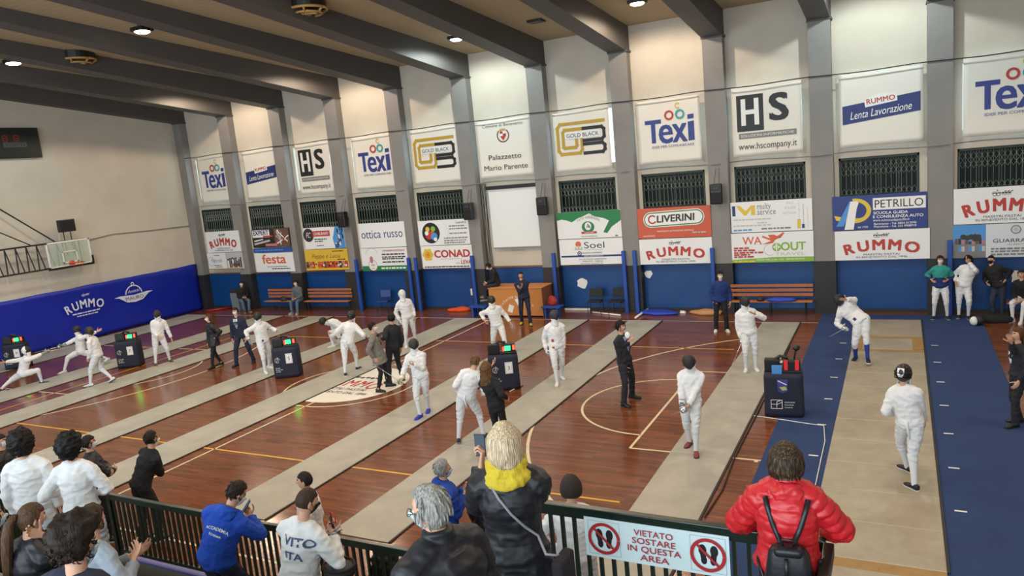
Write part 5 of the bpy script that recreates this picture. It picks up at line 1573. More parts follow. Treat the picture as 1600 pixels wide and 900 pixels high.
M_blade = mat('steel_blade', '#b9bcc0', .3, metal=.8); M_guard = mat('steel_guard', '#c4c7ca', .25, metal=.9); M_grip = mat('black_grip', '#1c1c1e', .6)
def epee(label, hand, d, L=.90, grip=M_grip):
    """hand = world point of the fist, d = world direction of the blade"""
    d = V3(d).normalized(); x, y = frame_of(d)
    t = thing('epee', label, 'fencing sword', hand)
    Mx = Matrix((x, y, d)).transposed().to_4x4()
    bm = bmesh.new(); lathe(bm, [(.004, -.09), (.013, -.085), (.012, -.02), (.014, .035)], 10, 0, Mx); tube(bm, [Mx @ V3((0, 0, -.02)), Mx @ V3((.035, 0, -.035))], .007, 6); finish('grip', bm, grip, t, smooth=True)
    bm = bmesh.new(); lathe(bm, [(.066, .045), (.066, .048), (.058, .078), (.035, .094), (.006, .10), (.006, .094), (.033, .089), (.055, .074), (.062, .045)], 24, 0, Mx); finish('guard', bm, M_guard, t, smooth=True)
    bm = bmesh.new(); tube(bm, [Mx @ V3((0, 0, .09)), Mx @ V3((0, 0, .5)), Mx @ V3((0, 0, .09 + L))], [.007, .0055, .0035], 6); finish('blade', bm, M_blade, t)
    return t
def phone(label, loc, rx=60, rz=0):
    t = thing('phone', label, 'phone', loc)
    t.rotation_euler = (R_(rx), 0, R_(rz))
    bm = bmesh.new(); box(bm, -.037, .037, -.077, .077, -.004, .004, 0, .003); finish('case', bm, M_black, t)
    bm = bmesh.new(); box(bm, -.033, .033, -.071, .071, .004, .0046); finish('screen', bm, mat('phone_screen', '#39424c', .1, emit=.25, ecol='#5b6a78'), t)
    return t
# ------------------------------------------------------------------ furniture and kit by the far wall
M_slat = mat('bench_wood', '#a4623c', .45, vary=.12, vscale=8); M_seat = mat('bench_seat_wood', '#b3703f', .45, vary=.12, vscale=8); M_leg = mat('dark_steel', '#1e1f22', .5)
def bench(x0, x1, label):
    t = thing('wall_bench', label, 'bench', ((x0 + x1) / 2, 23.45, 0), 0, 'slatted benches along the far wall')
    w = (x1 - x0) / 2
    for y, z in ((-.20, .44), (-.06, .44)):
        bm = bmesh.new(); box(bm, -w, w, y, y + .12, z - .015, z + .015, 0, .006); finish('seat_slat', bm, M_seat, t)
    for z in (.56, .70, .84):
        bm = bmesh.new(); box(bm, -w, w, .12, .145, z, z + .095, 0, .006); finish('back_slat', bm, M_slat, t)
    for x in (-w + .2, 0, w - .2):
        bm = bmesh.new(); tube(bm, [(x, -.18, 0), (x, -.18, .42), (x, .1, .42), (x, .13, .42), (x, .17, .94)], .018, 6); tube(bm, [(x, .12, .42), (x, .14, 0)], .018, 6); finish('leg', bm, M_leg, t)
bench(-24.6, -22.9, 'slatted wooden bench beside the grey bin, with a youth in dark clothes on its end')
bench(-22.3, -19.95, 'slatted wooden bench carrying the youth in jeans')
bench(-4.78, -2.36, 'slatted wooden bench with a blue bag lying on it')
def chair(u, v, mc, mf, label, rz=0, group=None, backh=.80):
    p = flw(u, v, 23.4)
    t = thing('chair', label, 'chair', (p.x, p.y, 0), R_(rz), group)
    bm = bmesh.new(); box(bm, -.23, .23, -.22, .20, .43, .475, 0, .02); finish('seat', bm, mc, t)
    bm = bmesh.new(); box(bm, -.22, .22, .215, .245, .55, .84, 0, .014)
    for vv in bm.verts: vv.co.y += .02 * (1 - (vv.co.x / .22) ** 2) + (vv.co.z - .55) * .18
    finish('backrest', bm, mc, t)
    for sx in (-.22, .22):
        bm = bmesh.new(); tube(bm, [(sx, -.22, 0), (sx, -.19, .42), (sx, .20, .42)], .012, 6); finish('leg', bm, mf, t)
        bm = bmesh.new(); tube(bm, [(sx, .26, 0), (sx, .20, .42), (sx, .27, .82)], .012, 6); finish('leg', bm, mf, t)
    return t
chair(931, 486, mat('black_upholstery', '#17181b', .7), M_leg, 'black upholstered chair nearer the blue post and leaning pole', 8, 'black chairs by the wall')
chair(965, 488, mat('black_upholstery', '#17181b', .7), M_leg, 'black upholstered chair on the side towards the LIVERINI board', -4, 'black chairs by the wall')
chair(601, 480, mat('blue_plastic', '#14377f', .45), M_leg, 'blue plastic chair against the blue wall', 15)

# desk with papers
a, b = fl(757, 500), fl(835, 504)
dx0, dx1, dy = a.x, b.x, 22.75
t = thing('desk', 'orange-brown wooden desk with papers taped to its front', 'desk', ((dx0 + dx1) / 2, dy, 0))
w = (dx1 - dx0) / 2; M_desk = mat('desk_wood', '#c58242', .45, vary=.06, vscale=4, stretch=(1, 1, 6)); M_desk2 = mat('desk_wood_side', '#8a5230', .5, vary=.08, vscale=4)
bm = bmesh.new(); box(bm, -w, w, -.03, 0, .06, 1.02, 0, .004); finish('front_panel', bm, M_desk, t)
bm = bmesh.new(); box(bm, -w - .03, w + .03, -.06, .85, 1.02, 1.06, 0, .006); finish('top', bm, M_desk, t)
for x in (-w, w - .03):
    bm = bmesh.new(); box(bm, x, x + .03, 0, .80, .0, 1.02); finish('side_panel', bm, M_desk2, t)
bm = bmesh.new(); box(bm, -w + .03, w - .03, .1, .7, .5, .52); finish('shelf', bm, M_desk2, t)
pr = Print((-w, -.03, .06), (1, 0, 0), (0, 0, 1), (0, -1, 0), 2 * w, .96)
for (cx, cy, r) in ((.40, .26, -.35), (.56, .52, .5)):
    k = .96 / (2 * w); c, s_ = math.cos(r), math.sin(r)
    pr.poly([(cx + (x * c - y * s_) * k, cy + x * s_ + y * c) for x, y in ((-.10, -.14), (.10, -.14), (.10, .14), (-.10, .14))], K_white)
pr.arch('Scherma Benevento', .52, .70, .07, K_white, .62, .35); pr.done('papers', t)
M_bl = mat('blue_step_paint', '#1c489e', .5)
for x, l in ((dx0 - .45, 'low blue wooden step stool at the desk end under the seated youth'), (dx1 + .35, 'low blue wooden step stool at the desk end near the red bag')):
    t = thing('step_stool', l, 'stool', (x, 22.75, 0))
    bm = bmesh.new(); box(bm, -.35, .35, -.2, .2, .36, .41, 0, .006); finish('seat', bm, M_bl, t)
    for sx in (-.22, .22):
        bm = bmesh.new(); box(bm, sx - .03, sx + .03, -.15, .15, 0, .36); finish('leg', bm, M_bl, t)
def blob(name, label, cat, c, r, m, seed=0, amp=.25, z0=None, cut=True):
    bm = bmesh.new(); ball(bm, (0, 0, 0), r, 0, 24, 16)
    for v in bm.verts:
        v.co *= 1 + amp * noise.noise(v.co * (1.6 / max(r)) + V3((seed, 0, 0)))
        if cut and v.co.z < -r[2] * .55: v.co.z = -r[2] * .55
    o = finish(name, bm, m, smooth=True, loc=(c[0], c[1], c[2] + r[2] * .55))
    return tag(o, label, cat)
p = fl(850, 488); blob('red_bag', 'crumpled red bag standing on the floor by the desk', 'bag', (dx1 + .3, 22.9, .41), (.17, .14, .22), mat('red_bag_cloth', '#a02a22', .6), 2)
p = fl(727, 486); bm = bmesh.new()
blob('orange_bag', 'bright orange bag lying on the floor before the CONAD bay', 'bag', (p.x - .25, p.y, 0), (.42, .2, .10), mat('orange_nylon', '#d9501e', .6), 5, .4)
tag(finish('orange_strap', bm, mat('orange_nylon', '#d9501e', .6)), 'x', 'x') if False else bm.free()
bm = bmesh.new(); box(bm, 0, 1.1, -.1, .1, 0, .03, 0, .01); tag(finish('orange_cover', bm, mat('orange_nylon', '#d9501e', .6), loc=(p.x + .1, p.y + .25, 0)), 'flat orange cover lying beside the orange bag', 'cover')
p = fl(742, 476)
bm = bmesh.new(); box(bm, -.13, .13, -.03, .0, .0, .26, 0, .01); tag(finish('wall_box', bm, K_white, loc=(wl(741, 466, 23.93).x, 23.95, .55)), 'small white box fixed low on the blue wall near the desk', 'wall box')
p = flw(380, 483, 23.55)
t = thing('litter_bin', 'grey litter bin with a dark lid against the far wall', 'bin', (p.x - .2, p.y, 0))
bm = bmesh.new(); box(bm, -.26, .26, -.22, .22, 0, .82, 0, .02)
for v in bm.verts: v.co.x *= .82 + .18 * v.co.z / .82
finish('body', bm, mat('bin_grey', '#6f7a82', .5), t); bm = bmesh.new(); box(bm, -.28, .28, -.24, .24, .82, .97, 0, .04); finish('lid', bm, M_dark, t)
# things leaning or lying
a, b = wl(874, 423, 23.9), fl(899, 478)
cable('white_pole', 'thin white pole leaning on the blue wall beside the black chairs', [(b.x, b.y, .02), (a.x, 23.92, a.z)], .018, M_white, 'pole')
a, b = fl(878, 484), fl(922, 485); bm = bmesh.new(); box(bm, 0, (b.x - a.x), -.1, .1, 0, .07, 0, .01); tag(finish('white_plank', bm, K_white, loc=(a.x, a.y, 0)), 'white plank lying along the foot of the blue wall', 'plank')
a, b = fl(926, 489), fl(970, 494); cable('white_pole', 'white pole lying on the floor before the black chairs', [(a.x, a.y, .03), (b.x, b.y, .03)], .03, K_white, 'pole')
a, b = fl(993, 499), fl(1014, 484); cable('white_pole', 'white pole lying askew at the end of a fencing mat, beside the blue bag', [(a.x, a.y, .05), (b.x, b.y, .05)], .035, K_white, 'pole')
p = flw(1030, 491, 23.5); blob('blue_bag', 'flat blue fencing bag lying on the floor by the wall', 'bag', (p.x, p.y, 0), (.62, .28, .10), mat('blue_bag_nylon', '#2440b0', .5), 7, .3)
p = flw(1105, 488, 23.55); blob('folded_cover', 'crumpled tan cover lying at the foot of the wall', 'cover', (p.x, p.y, 0), (.55, .25, .10), mat('tan_cover', '#b98a5c', .7), 9, .4)
p = flw(1067, 488, 23.6); blob('white_rag', 'small white rag dropped on the floor by the wall', 'rag', (p.x, p.y, 0), (.12, .10, .05), K_white, 3, .4)
bm = bmesh.new()
p = fl(385, 480)
a, b = fl(326, 487), fl(365, 481); cable('red_pole', 'red padded pole lying in the hall corner', [(a.x, a.y - .1, .05), (b.x, b.y - .1, .05)], .05, mat('red_pole', '#9c2430', .5), 'pole')
blob('bench_bag', 'bright blue bag lying on the bench near the wall post', 'bag', (-3.25, 23.26, .457), (.42, .10, .09), mat('blue_bag_nylon', '#2440b0', .5), 4, .3)
blob('bench_helmet', 'small dark ball-shaped cap on the bench', 'cap', (-3.85, 23.33, .455), (.11, .10, .10), M_dark, 4, .1)
blob('dark_bag', 'small dark bag left on the far bench', 'bag', (-23.5, 23.33, .455), (.16, .1, .13), M_dark, 6, .2)
# dents and worn patches on the blue padding
for (u, v, r) in ((910, 442, .20), (1013, 428, .14), (1595, 434, .22)):
    p = wl(u, v, 23.95); bm = bmesh.new(); n = 14; rnd = random.Random(u)
    vs = [bm.verts.new((r * rnd.uniform(.7, 1.15) * math.cos(i * 6.283 / n), 0, r * 1.1 * rnd.uniform(.7, 1.15) * math.sin(i * 6.283 / n))) for i in range(n)]
    f = bm.faces.new(vs); f.normal_update()
    if f.normal.y > 0: f.normal_flip()
    ex = bmesh.ops.extrude_face_region(bm, geom=[f])
    for vv in ex['geom']:
        if isinstance(vv, bmesh.types.BMVert): vv.co.y -= .012
    tag(finish('torn_paper', bm, K_white, loc=(p.x, 23.953, p.z)), {910: 'large torn white patch on the blue wall above the black chairs', 1013: 'small torn white patch on the blue wall under the LIVERINI bay', 1595: 'torn white patch on the blue wall at the picture edge'}[u], 'paper patch')

# ------------------------------------------------------------------ scoring trolleys
M_cover = mat('navy_cover_cloth', '#191f33', .75, bump=.2, bscale=14, vary=.08); M_box = mat('score_box', '#141416', .4)
E_g = mat('lamp_green', '#20ff50', .3, emit=7, ecol='#18f048'); E_r = mat('lamp_red', '#ff3828', .3, emit=5, ecol='#ff3020'); E_off = mat('lamp_dark_red', '#8c2226', .3, emit=.5, ecol='#c02a2a')
def trolley(u, v, yaw, label, card, lit=True, screen=True, pole=False, emblem=False):
    p = V3(v + (0,)) if u is None else fl(u, v); u = u or 11
    t = thing('scoring_trolley', label, 'scoring trolley', (p.x, p.y, 0), R_(yaw), 'covered scoring trolleys between the mats')
    bm = bmesh.new(); N = 10; g = []
    w, d, H = .36, .25, .86
    # draped cover: box with soft folds and rounded rim
    rings = []
    for j in range(12):
        f = j / 11; z = .02 + (H - .02) * f
        pts = []
        n = 40
        for k in range(n):
            a = 2 * math.pi * k / n; c, s_ = math.cos(a), math.sin(a)
            e = .30
            x = w * abs(c) ** e * (1 if c > 0 else -1); y = d * abs(s_) ** e * (1 if s_ > 0 else -1)
            k_ = 1 + .020 * (1 - f) * math.sin(7 * a + u) + .012 * (1 - f)
            if f > .93: k_ *= .97
            pts.append(bm.verts.new((x * k_, y * k_, z)))
        g.append(pts)
    for a, b in zip(g, g[1:]):
        for k in range(40): bm.faces.new((a[k], a[(k + 1) % 40], b[(k + 1) % 40], b[k]))
    bm.faces.new(g[-1]); bm.faces.new(list(reversed(g[0])))
    cv = finish('cover', bm, M_cover, t, smooth=True)
    for sx in (-.27, .27):
        for sy in (-.17, .17):
            bm = bmesh.new(); tube(bm, [(sx - .015, sy, .03), (sx + .015, sy, .03)], .03, 10); finish('caster', bm, M_black, t)
    if card:
        bm = bmesh.new(); box(bm, .03, .21, -d * 1.02 - .010, -d * 1.02 - .004, .42, .70); cd = finish('number_card', bm, K_white, t)
        pr = Print((.03, -d * 1.02 - .010, .42), (1, 0, 0), (0, 0, 1), (0, -1, 0), .18, .28); pr.text(card, .5, .5, .34, K_ink); pr.line([(.1, .06), (.9, .06), (.9, .94), (.1, .94), (.1, .06)], .015, K_grey); pr.done('number', cd)
    pr = Print((-w, -d * 1.03 - .004, .0), (1, 0, 0), (0, 0, 1), (0, -1, 0), 2 * w, H)
    if emblem:
        pr.poly([(.34, .90), (.62, .90), (.60, .62), (.48, .58), (.37, .62)], mat('emblem_violet', '#3c3f86', .5)); pr.up(); pr.poly([(.40, .72), (.48, .64), (.60, .66), (.56, .74)], mat('emblem_gold', '#b7b06a', .5)); pr.line([(.38, .86), (.58, .78)], .02, K_white)
        pr.line([(.18, .22), (.18, .42), (.46, .42), (.46, .22), (.18, .22)], .012, K_white); pr.line([(.2, .32), (.34, .32), (.46, .37)], .012, K_white); pr.line([(.32, .25), (.33, .38), (.42, .41)], .012, K_white)
        for i, tx in enumerate(('FEDERAZIONE', 'ITALIANA', 'SCHERMA')): pr.text(tx, .52, .37 - .06 * i, .028, K_white, align='L', w=.26 - .03 * i)
    else:
        pr.ring(.22, .62, .07, .085, K_lgrey, 0, 300); pr.line([(.18, .55), (.24, .72), (.26, .56)], .015, K_lgrey)
        for i in range(3): scribble(pr, .12, .40, .36 - .06 * i, .025, K_lgrey, i + u)
    pr.done('lettering', cv)
    # apparatus on top
    bm = bmesh.new(); box(bm, -.02, .33, -.16, .12, H, H + .05, 0, .008); box(bm, .0, .32, -.12, .06, H + .03, H + .24, 0, .015); finish('score_box', bm, M_box, t)
    if lit:
        bm = bmesh.new(); box(bm, .07, .20, -.128, -.119, H + .09, H + .20); finish('green_lamp', bm, E_g, t)
        bm = bmesh.new(); box(bm, .015, .055, -.128, -.119, H + .08, H + .19); finish('red_lamp', bm, E_r, t)
        bm = bmesh.new(); box(bm, .255, .305, -.128, -.119, H + .10, H + .21); finish('red_lamp', bm, E_r, t)
    else:
        bm = bmesh.new(); box(bm, .02, .09, -.13, -.119, H + .06, H + .26); finish('red_lamp', bm, E_off, t)
        bm = bmesh.new(); box(bm, .22, .29, -.13, -.119, H + .06, H + .26); finish('red_lamp', bm, E_off, t)
        bm = bmesh.new(); box(bm, -.2, -.02, -.20, -.17, H, H + .17); finish('blue_card', bm, K_sky, t)
        bm = bmesh.new(); tube(bm, [(.20, .1, H + .2), (.24, .1, H + .40)], .02, 6); ball(bm, (.25, .1, H + .44), (.07, .06, .06), 0); finish('camera_head', bm, M_box, t)
        bm = bmesh.new(); box(bm, -.18, .1, -.05, .06, H + .18, H + .20); finish('paper', bm, K_white, t)
    bm = bmesh.new(); box(bm, -.34, -.05, -.06, .10, H, H + .25, 0, .02); tube(bm, [(-.2, .0, H + .2), (-.05, .02, H + .30), (.1, .02, H + .26)], .03, 6); finish('control_unit', bm, M_black, t)
    return t
trolley(None, (-27.0, 14.2), 38, 'dark scoring trolley cut off by the picture edge, beside the lunging fencer', '9')
trolley(206, 572, 36, 'dark scoring trolley marked 7 with red and green lamps lit', '7')
trolley(452, 587, 32, 'dark scoring trolley with a lit score box beside the white disc', '5')
trolley(790, 606, 30, 'dark scoring trolley that the curly-haired woman reaches over', '3')
trolley(1226, 646, 6, 'dark scoring trolley with a shield emblem standing at the edge of the blue carpet', None, lit=False, emblem=True)
# the bright hit lamp of the second trolley
p = fl(206, 572); tg = lw(213, 527, fl(213, 575).x)
cable('scoring_lead', 'thin white lead running from the emblem trolley across the blue carpet', [(-2.6, 14.42, .012), (-2.0, 14.30, .012), (-1.6, 14.2, .012), (-1.3, 14.15, .012), (-1.22, 13.4, .012), (-1.2, 11.0, .012), (-1.22, 9.6, .012)], .008, K_white, 'cable')
cable('scoring_lead', 'thin dark lead running along the edge of the mat next to the blue carpet', [(-2.58, 19.8, .02), (-2.55, 14.5, .02), (-2.56, 12.3, .02), (-2.50, 11.0, .02), (-2.56, 10.05, .02)], .012, M_rope, 'cable')

# ------------------------------------------------------------------ people: fencers on the mats
fk = dict(top=(CW_, .026, -.13), bottom='breeches', bmat=CBR, shoe=('#d8d8d6', '#a8a8a4'), collar=.05)
MK = (M_mesh, M_black, CW_, 0); MKG = (M_meshg, M_black, CW_, 0); MKW = (M_meshw, K_white, CW_, 0)
GL = ('L', CW_); GR = ('R', CW_); GRg = ('R', cloth('grey_glove', '#8a8c90')); GLg = ('L', cloth('grey_glove', '#8a8c90'))
person('lunger', 'person in white fencing kit lunging, sword arm outstretched, by the trolley at the picture edge', feet=[(2, 612), (66, 600)], face=92, h=1.72, pel=(35, 583), head=(38, 551), hr=(80, 547), hl=(2, 567), fenc=(M_mesh, K_white, CW_, 0), glove=GRg, poseR='grip', kneeR=(0.4, 1, .5), kneeL=(-.6, .6, .3), tR=(0, 0, 1), q=.018, **{**fk, 'shoe': ('#3a3c42', '#d0d0d0')})
person('parrier', 'person in white fencing kit lunging against the blue padding, free arm thrown up behind', feet=[(178, 566), (101, 583)], face=-88, h=1.75, pel=(126, 548), head=(120, 516), hr=(87, 545), hl=(156, 516), look=(12, 10, 0), fenc=MK, glove=GRg, poseR='grip', kneeR=(-.3, 1, .4), kneeL=(-.5, .5, .2), tR=(0, 0, 1), q=.018, **fk)
person('walker', 'person in white fencing kit striding away beside the trolley marked 7', feet=[(142, 604), (176, 595)], face=-118, h=1.78, head=(141, 518), hr=(160, 563), hl=(138, 560), fenc=(M_mesh, mat('mask_gold_trim', '#3a3222', .6), CW_, 0), glove=GRg, q=.018, footp=(0, 25), fz=(0, .06), **{**fk, 'shoe': ('#dcdcdc', '#34363a')})
person('stander', 'person in white fencing kit standing alone beside the far scoring trolley in yellow-toed shoes', feet=[(266, 566), (244, 572)], face=10, h=1.75, head=(245, 498), hr=(247, 526, .18), hl=(268, 529), look=(10, -35, 0), fenc=MKG, q=.018, **{**fk, 'shoe': ('#3c4234', '#c8b84a')})
person('strider', 'person in white fencing kit walking beside the suited referee, arms held out', feet=[(421, 576), (415, 584)], face=25, h=1.78, head=(403, 497), hr=(389, 531), hl=(433, 517), look=(8, -40, 0), fenc=MK, glove=GRg, q=.018, **fk)
person('croucher', 'person in white fencing kit bent double by the yellow line', feet=[(527, 540), (521, 543)], face=-72, h=1.72, pel=(535, 514), head=(500, 498), hunch=16, hr=(516, 520, .1), hl=(524, 516), look=(65, 0, 0), fenc=MK, q=.018, **fk)
person('turnback', 'person in white fencing kit seen from behind, arm reaching out beside the white disc', feet=[(540, 588), (559, 578)], face=165, h=1.78, head=(547, 498), hr=(571, 525), hl=(530, 527), look=(10, -25, 0), fenc=MK, glove=('R', C_dgrey), q=.016, **{**fk, 'shoe': ('#222428', '#d8d8d8')})
person('whitemask', 'person in white fencing kit wearing an all-white mask near the blue chair', feet=[(650, 538), (635, 543)], face=12, h=1.78, head=(631, 468), hl=(648, 495), hr=(624, 500), fenc=MKW, glove=GR, q=.018, **fk)
person('blueshoes', 'person in white fencing kit and bright blue shoes beside the white disc', feet=[(670, 643), (657, 653)], face=-25, h=1.75, head=(648, 543), hl=(646, 570, .2), hr=(627, 593, .1), look=(8, 30, 0), fenc=MKG, glove=('R', cloth('yellow_grey_glove', '#b9b48c')), poseL='grip', poseR='grip', q=.015, **{**fk, 'shoe': ('#2232a8', '#2a3cc0')})
person('armsout', 'person in white fencing kit standing with arms spread in front of the desk', feet=[(793, 556), (770, 550)], face=8, h=1.75, head=(770, 476), hr=(757, 500), hl=(797, 503), fenc=MK, q=.018, **fk)
person('redbadge', 'fencer in white with red badges holding a lowered sword on a grey mat', feet=[(878, 592), (871, 602)], face=5, h=1.78, head=(866, 498), hr=(853, 545), hl=(881, 552), look=(5, 25, 0), fenc=MKG, glove=GR, poseR='grip', q=.016, **fk)
person('bareback', 'short-haired person in white fencing kit seen from behind next to the curly-haired woman', feet=[(717, 693), (756, 685)], face=165, h=1.76, head=(739, 576), hr=(755, 615, -.15), hl=(716, 612, -.1), look=(22, -35, 0), hair=('short', 'lbrown'), q=.014, **{**fk, 'shoe': ('#2c3040', '#7a8090')})
person('blackmask', 'person in white fencing kit with tilted black mask, hands joined, in red-backed shoes', feet=[(1088, 711), (1078, 696)], face=-12, h=1.75, head=(1075, 573), hr=(1066, 634, .2), hl=(1073, 640, .25), look=(18, 12, 12), fenc=MK, glove=GRg, poseR='grip', q=.013, **{**fk, 'shoe': ('#7a2a30', '#22303c')})
person('maskhand', 'fencer in white lifting a hand to the mask, next to the youth in blue', feet=[(1181, 579), (1166, 580)], face=6, h=1.76, head=(1168, 490), hl=(1180, 491, .2), hr=(1157, 527), eL=(-.9, .2, -.5), look=(10, 12, 0), fenc=MK, glove=GR, poseR='grip', poseL='flat', q=.016, **fk)
person('bowing', 'person in white fencing kit and blue socks bowing with a hand on the mask', feet=[(1356, 570), (1337, 563)], face=-6, h=1.86, head=(1324, 479), hl=(1322, 468, .22), hr=(1316, 512), eL=(-.9, .3, .3), look=(45, 0, 15), fenc=MK, glove=GR, poseL='flat', hunch=8, q=.014, socks=cloth('blue_sock', '#223a92'), **{**fk, 'shoe': ('#1e2228', '#c8c8c8')})
person('nearback', 'person in white fencing kit seen from behind on the sand-coloured mat', feet=[(1418, 737), (1429, 766)], face=160, h=1.84, head=(1414, 594), hl=(1396, 645, -.22), hr=(1444, 660, -.2), eL=(-.2, -1, -.4), eR=(.2, -1, -.4), fenc=(M_mesh, M_black, CW_, 0), kneeL=(-1, .5, 0), kneeR=(-.9, .5, 0), q=.012, **{**fk, 'shoe': ('#17181c', '#d6d6d8')})
# white tabs on masks and jackets
P = PEOPLE['nearback']
bm = bmesh.new(); Mx = P['Rh']
for (a, b, c, m_) in ((-.05, .05, 0, 0),):
    pts = [(-.045, .075), (.045, .075), (.045, -.0), (.025, -.045), (-.025, -.045), (-.045, -.0)]
    hi = []
    for x, z in pts:
        d = V3((x, -math.sqrt(max(.001, .118 ** 2 - x * x)) * math.sqrt(max(.01, 1 - (z + .02) ** 2 / .14 ** 2)), z + .02)); hi.append(bm.verts.new((P['Hc'] + Mx @ (d * 1.0 + V3((0, .012 - .006, .005)))) * P['s']))
    f = bm.faces.new(hi)
    ex = bmesh.ops.extrude_face_region(bm, geom=[f])
    for v in ex['geom']:
        if isinstance(v, bmesh.types.BMVert): v.co += (Mx @ V3((0, -.004, .001)))
bmesh.ops.recalc_face_normals(bm, faces=bm.faces[:])
finish('mask_tab', bm, K_white, P['root'])
def badge(key, items):
    P = PEOPLE[key]; J = P['jacket']; me = J.data; s = P['s']
    bv = BVHTree.FromPolygons([v.co for v in me.vertices], [tuple(p.vertices) for p in me.polygons])
    for (x, z, w, h, m, back) in items:
        n = -P['sf'] if not back else P['sf']
        bm = bmesh.new(); g = []
        for i in range(4):
            r = []
            for j in range(4):
                p = (P['P0'] + P['ax'] * (x + w * (i / 3 - .5)) + P['d2'] * (z + h * (j / 3 - .5)) - n * .5) * s
                hit = bv.ray_cast(p, n); r.append(bm.verts.new((hit[0] - n * .004) if hit[0] else p + n * .36 * s))
            g.append(r)
        for i in range(3):
            for j in range(3): bm.faces.new((g[i][j], g[i + 1][j], g[i + 1][j + 1], g[i][j + 1]))
        ex = bmesh.ops.extrude_face_region(bm, geom=bm.faces[:])
        for v in ex['geom']:
            if isinstance(v, bmesh.types.BMVert): v.co -= n * .003
        bmesh.ops.recalc_face_normals(bm, faces=bm.faces[:]); finish('badge', bm, m, J)
badge('redbadge', [(.09, .14, .05, .07, K_red, False), (.09, -.03, .05, .05, K_red, False)])
badge('bowing', [(.08, .10, .06, .07, K_navy, False)]); badge('strider', [(.06, .02, .05, .06, K_navy, False)])
badge('blackmask', [(.10, -.02, .06, .05, mat('badge_green', '#1f6a58', .5), False)])
def fist(k, right=True):
    P = PEOPLE[k]; w = P['WR'] if right else P['WL']; d = P['dr'] if right else P['dl']; n = P['nR'] if right else P['nL']
    P['root'].matrix_world; M = Matrix.Translation(P['root'].location) @ Matrix.Rotation(P['yaw'], 4, 'Z')
    return M @ ((w + d * .075 + n * .028) * P['s'])
def dirpx(p, u, v, off):
    """direction in the world from p to the point at pixel (u, v), off metres nearer to us than p"""
    tc = V3((CAM.x - p.x, CAM.y - p.y, 0)).normalized(); d = px_ray(u, v)
    k = (p + tc * off - CAM).dot(tc) / d.dot(tc); return CAM + d * k - p
h = fist('lunger'); epee('epee of the lunging fencer, pointing at the padded wall side', h, dirpx(h, 122, 540, -.2))
h = fist('parrier'); epee('epee of the fencer lunging in front of the blue padding', h, dirpx(h, 45, 553, .25))
h = fist('redbadge'); epee('epee pointing at the floor, held by the fencer with red badges', h, dirpx(h, 856, 588, .05))
h = fist('maskhand'); epee('epee lowered at an angle by the fencer lifting a hand to the mask', h, dirpx(h, 1145, 568, .3))
h = fist('blackmask'); epee('epee with steel guard held low by the fencer in the tilted black mask', h, dirpx(h, 1050, 648, .9))
h = fist('blueshoes'); epee('epee held low by the fencer in blue shoes', h, dirpx(h, 608, 585, -.3))
h = fist('bowing'); epee('epee hanging from the hand of the bowing fencer', h, dirpx(h, 1300, 524, .8))
h = fist('armsout'); epee('epee trailing behind the fencer with spread arms', h, dirpx(h, 766, 500, -.8))
h = fist('whitemask'); epee('epee held across by the fencer in the white mask', h, dirpx(h, 590, 545, -.4))

# ------------------------------------------------------------------ referees and officials on the floor
sk = dict(top=(C_suit, .022, -.20), bmat=C_suit, shoe=('#141416', '#1c1c1e'), collar=.03)
Wt = cloth('white_shirt', '#cfd6e0'); Tie = cloth('grey_tie', '#6d7d92')
person('coatwoman', 'person in a short black padded coat and white face mask with long dark hair', feet=[(333, 576), (346, 570)], face=-70, h=1.66, head=(327, 501), fem=True, hair=('longback', 'auburn'), top=(C_blackn, .035, -.1), coat=.22, quilt=.6, bmat=C_blk, bottom='slim', shoe=('#141416', '#1c1c1e'), fmask=(C_mask, 0), q=.018, hl=(336, 528, .15), hr=(326, 537), twist=0)
person('refsuit', 'person in a navy suit and grey tie walking behind the woman in the black coat', feet=[(397, 566), (370, 572)], face=-28, h=1.80, head=(369, 490), fmask=(C_mask, 0), hair=('short', 'dark'), shirt=Wt, tie=Tie, q=.018, **{**sk, 'top': (C_navy, .022, -.20), 'bmat': C_navy})
person('greycoat', 'person in a grey overcoat talking beside the white disc', feet=[(607, 604), (592, 613)], face=72, h=1.74, head=(585, 522), fmask=(C_mask, 0), hair=('short', 'black'), top=(C_gcoat, .028, -.1), coat=.24, bmat=C_blk, bottom='slim', shoe=('#141416', '#1c1c1e'), hl=(582, 553, .05), hr=(585, 560, .22), hunch=3, shirt=C_blk, q=.016)
person('blacksuit', 'person in a black suit seen from behind, reaching towards the grey overcoat', feet=[(609, 600), (630, 594)], face=-150, h=1.80, head=(611, 498), hl=(597, 530, .1), hair=('short', 'black'), q=.016, **sk)
person('curly', 'woman in black with long curly brown hair leaning over the scoring trolley', feet=[(773, 705), (792, 700)], face=150, h=1.70, head=(766, 594), fem=True, hair=('curlylong', 'lbrown'), hr=(792, 622, .05), hl=(768, 572, -.35), eL=(-.8, .2, -.6), bmat=C_blk, bottom='slim', top=(C_blk, .024, -.28), shoe=('#141416', '#1c1c1e'), q=.014)
person('refmask', 'person in a dark suit lifting a white face mask off beside the free-throw circle', feet=[(988, 622), (975, 635)], face=52, h=1.80, head=(971, 519), hr=(977, 578, .1), hl=(982, 533, .1), eL=(.3, -.6, -.9), hair=('thick', 'black'), shirt=cloth('blue_shirt', '#8f9dc0'), q=.014, poseL='grip', **sk)
P = PEOPLE['refmask']; h = fist('refmask', False)
bm = bmesh.new()
ball(bm, (0, 0, 0), (.06, .03, .075), 0, 16, 10)
for v in bm.verts:
    if v.co.y > 0: v.co.y *= -.6
tube(bm, [(.05, 0, .03), (.11, .01, .0), (.05, 0, -.03)], .003, 5)
tag(finish('face_mask', bm, C_mask, smooth=True, loc=(h.x - .07, h.y - .05, h.z + .10)), 'white face mask held up in front of the dark-suited referee', 'face mask')
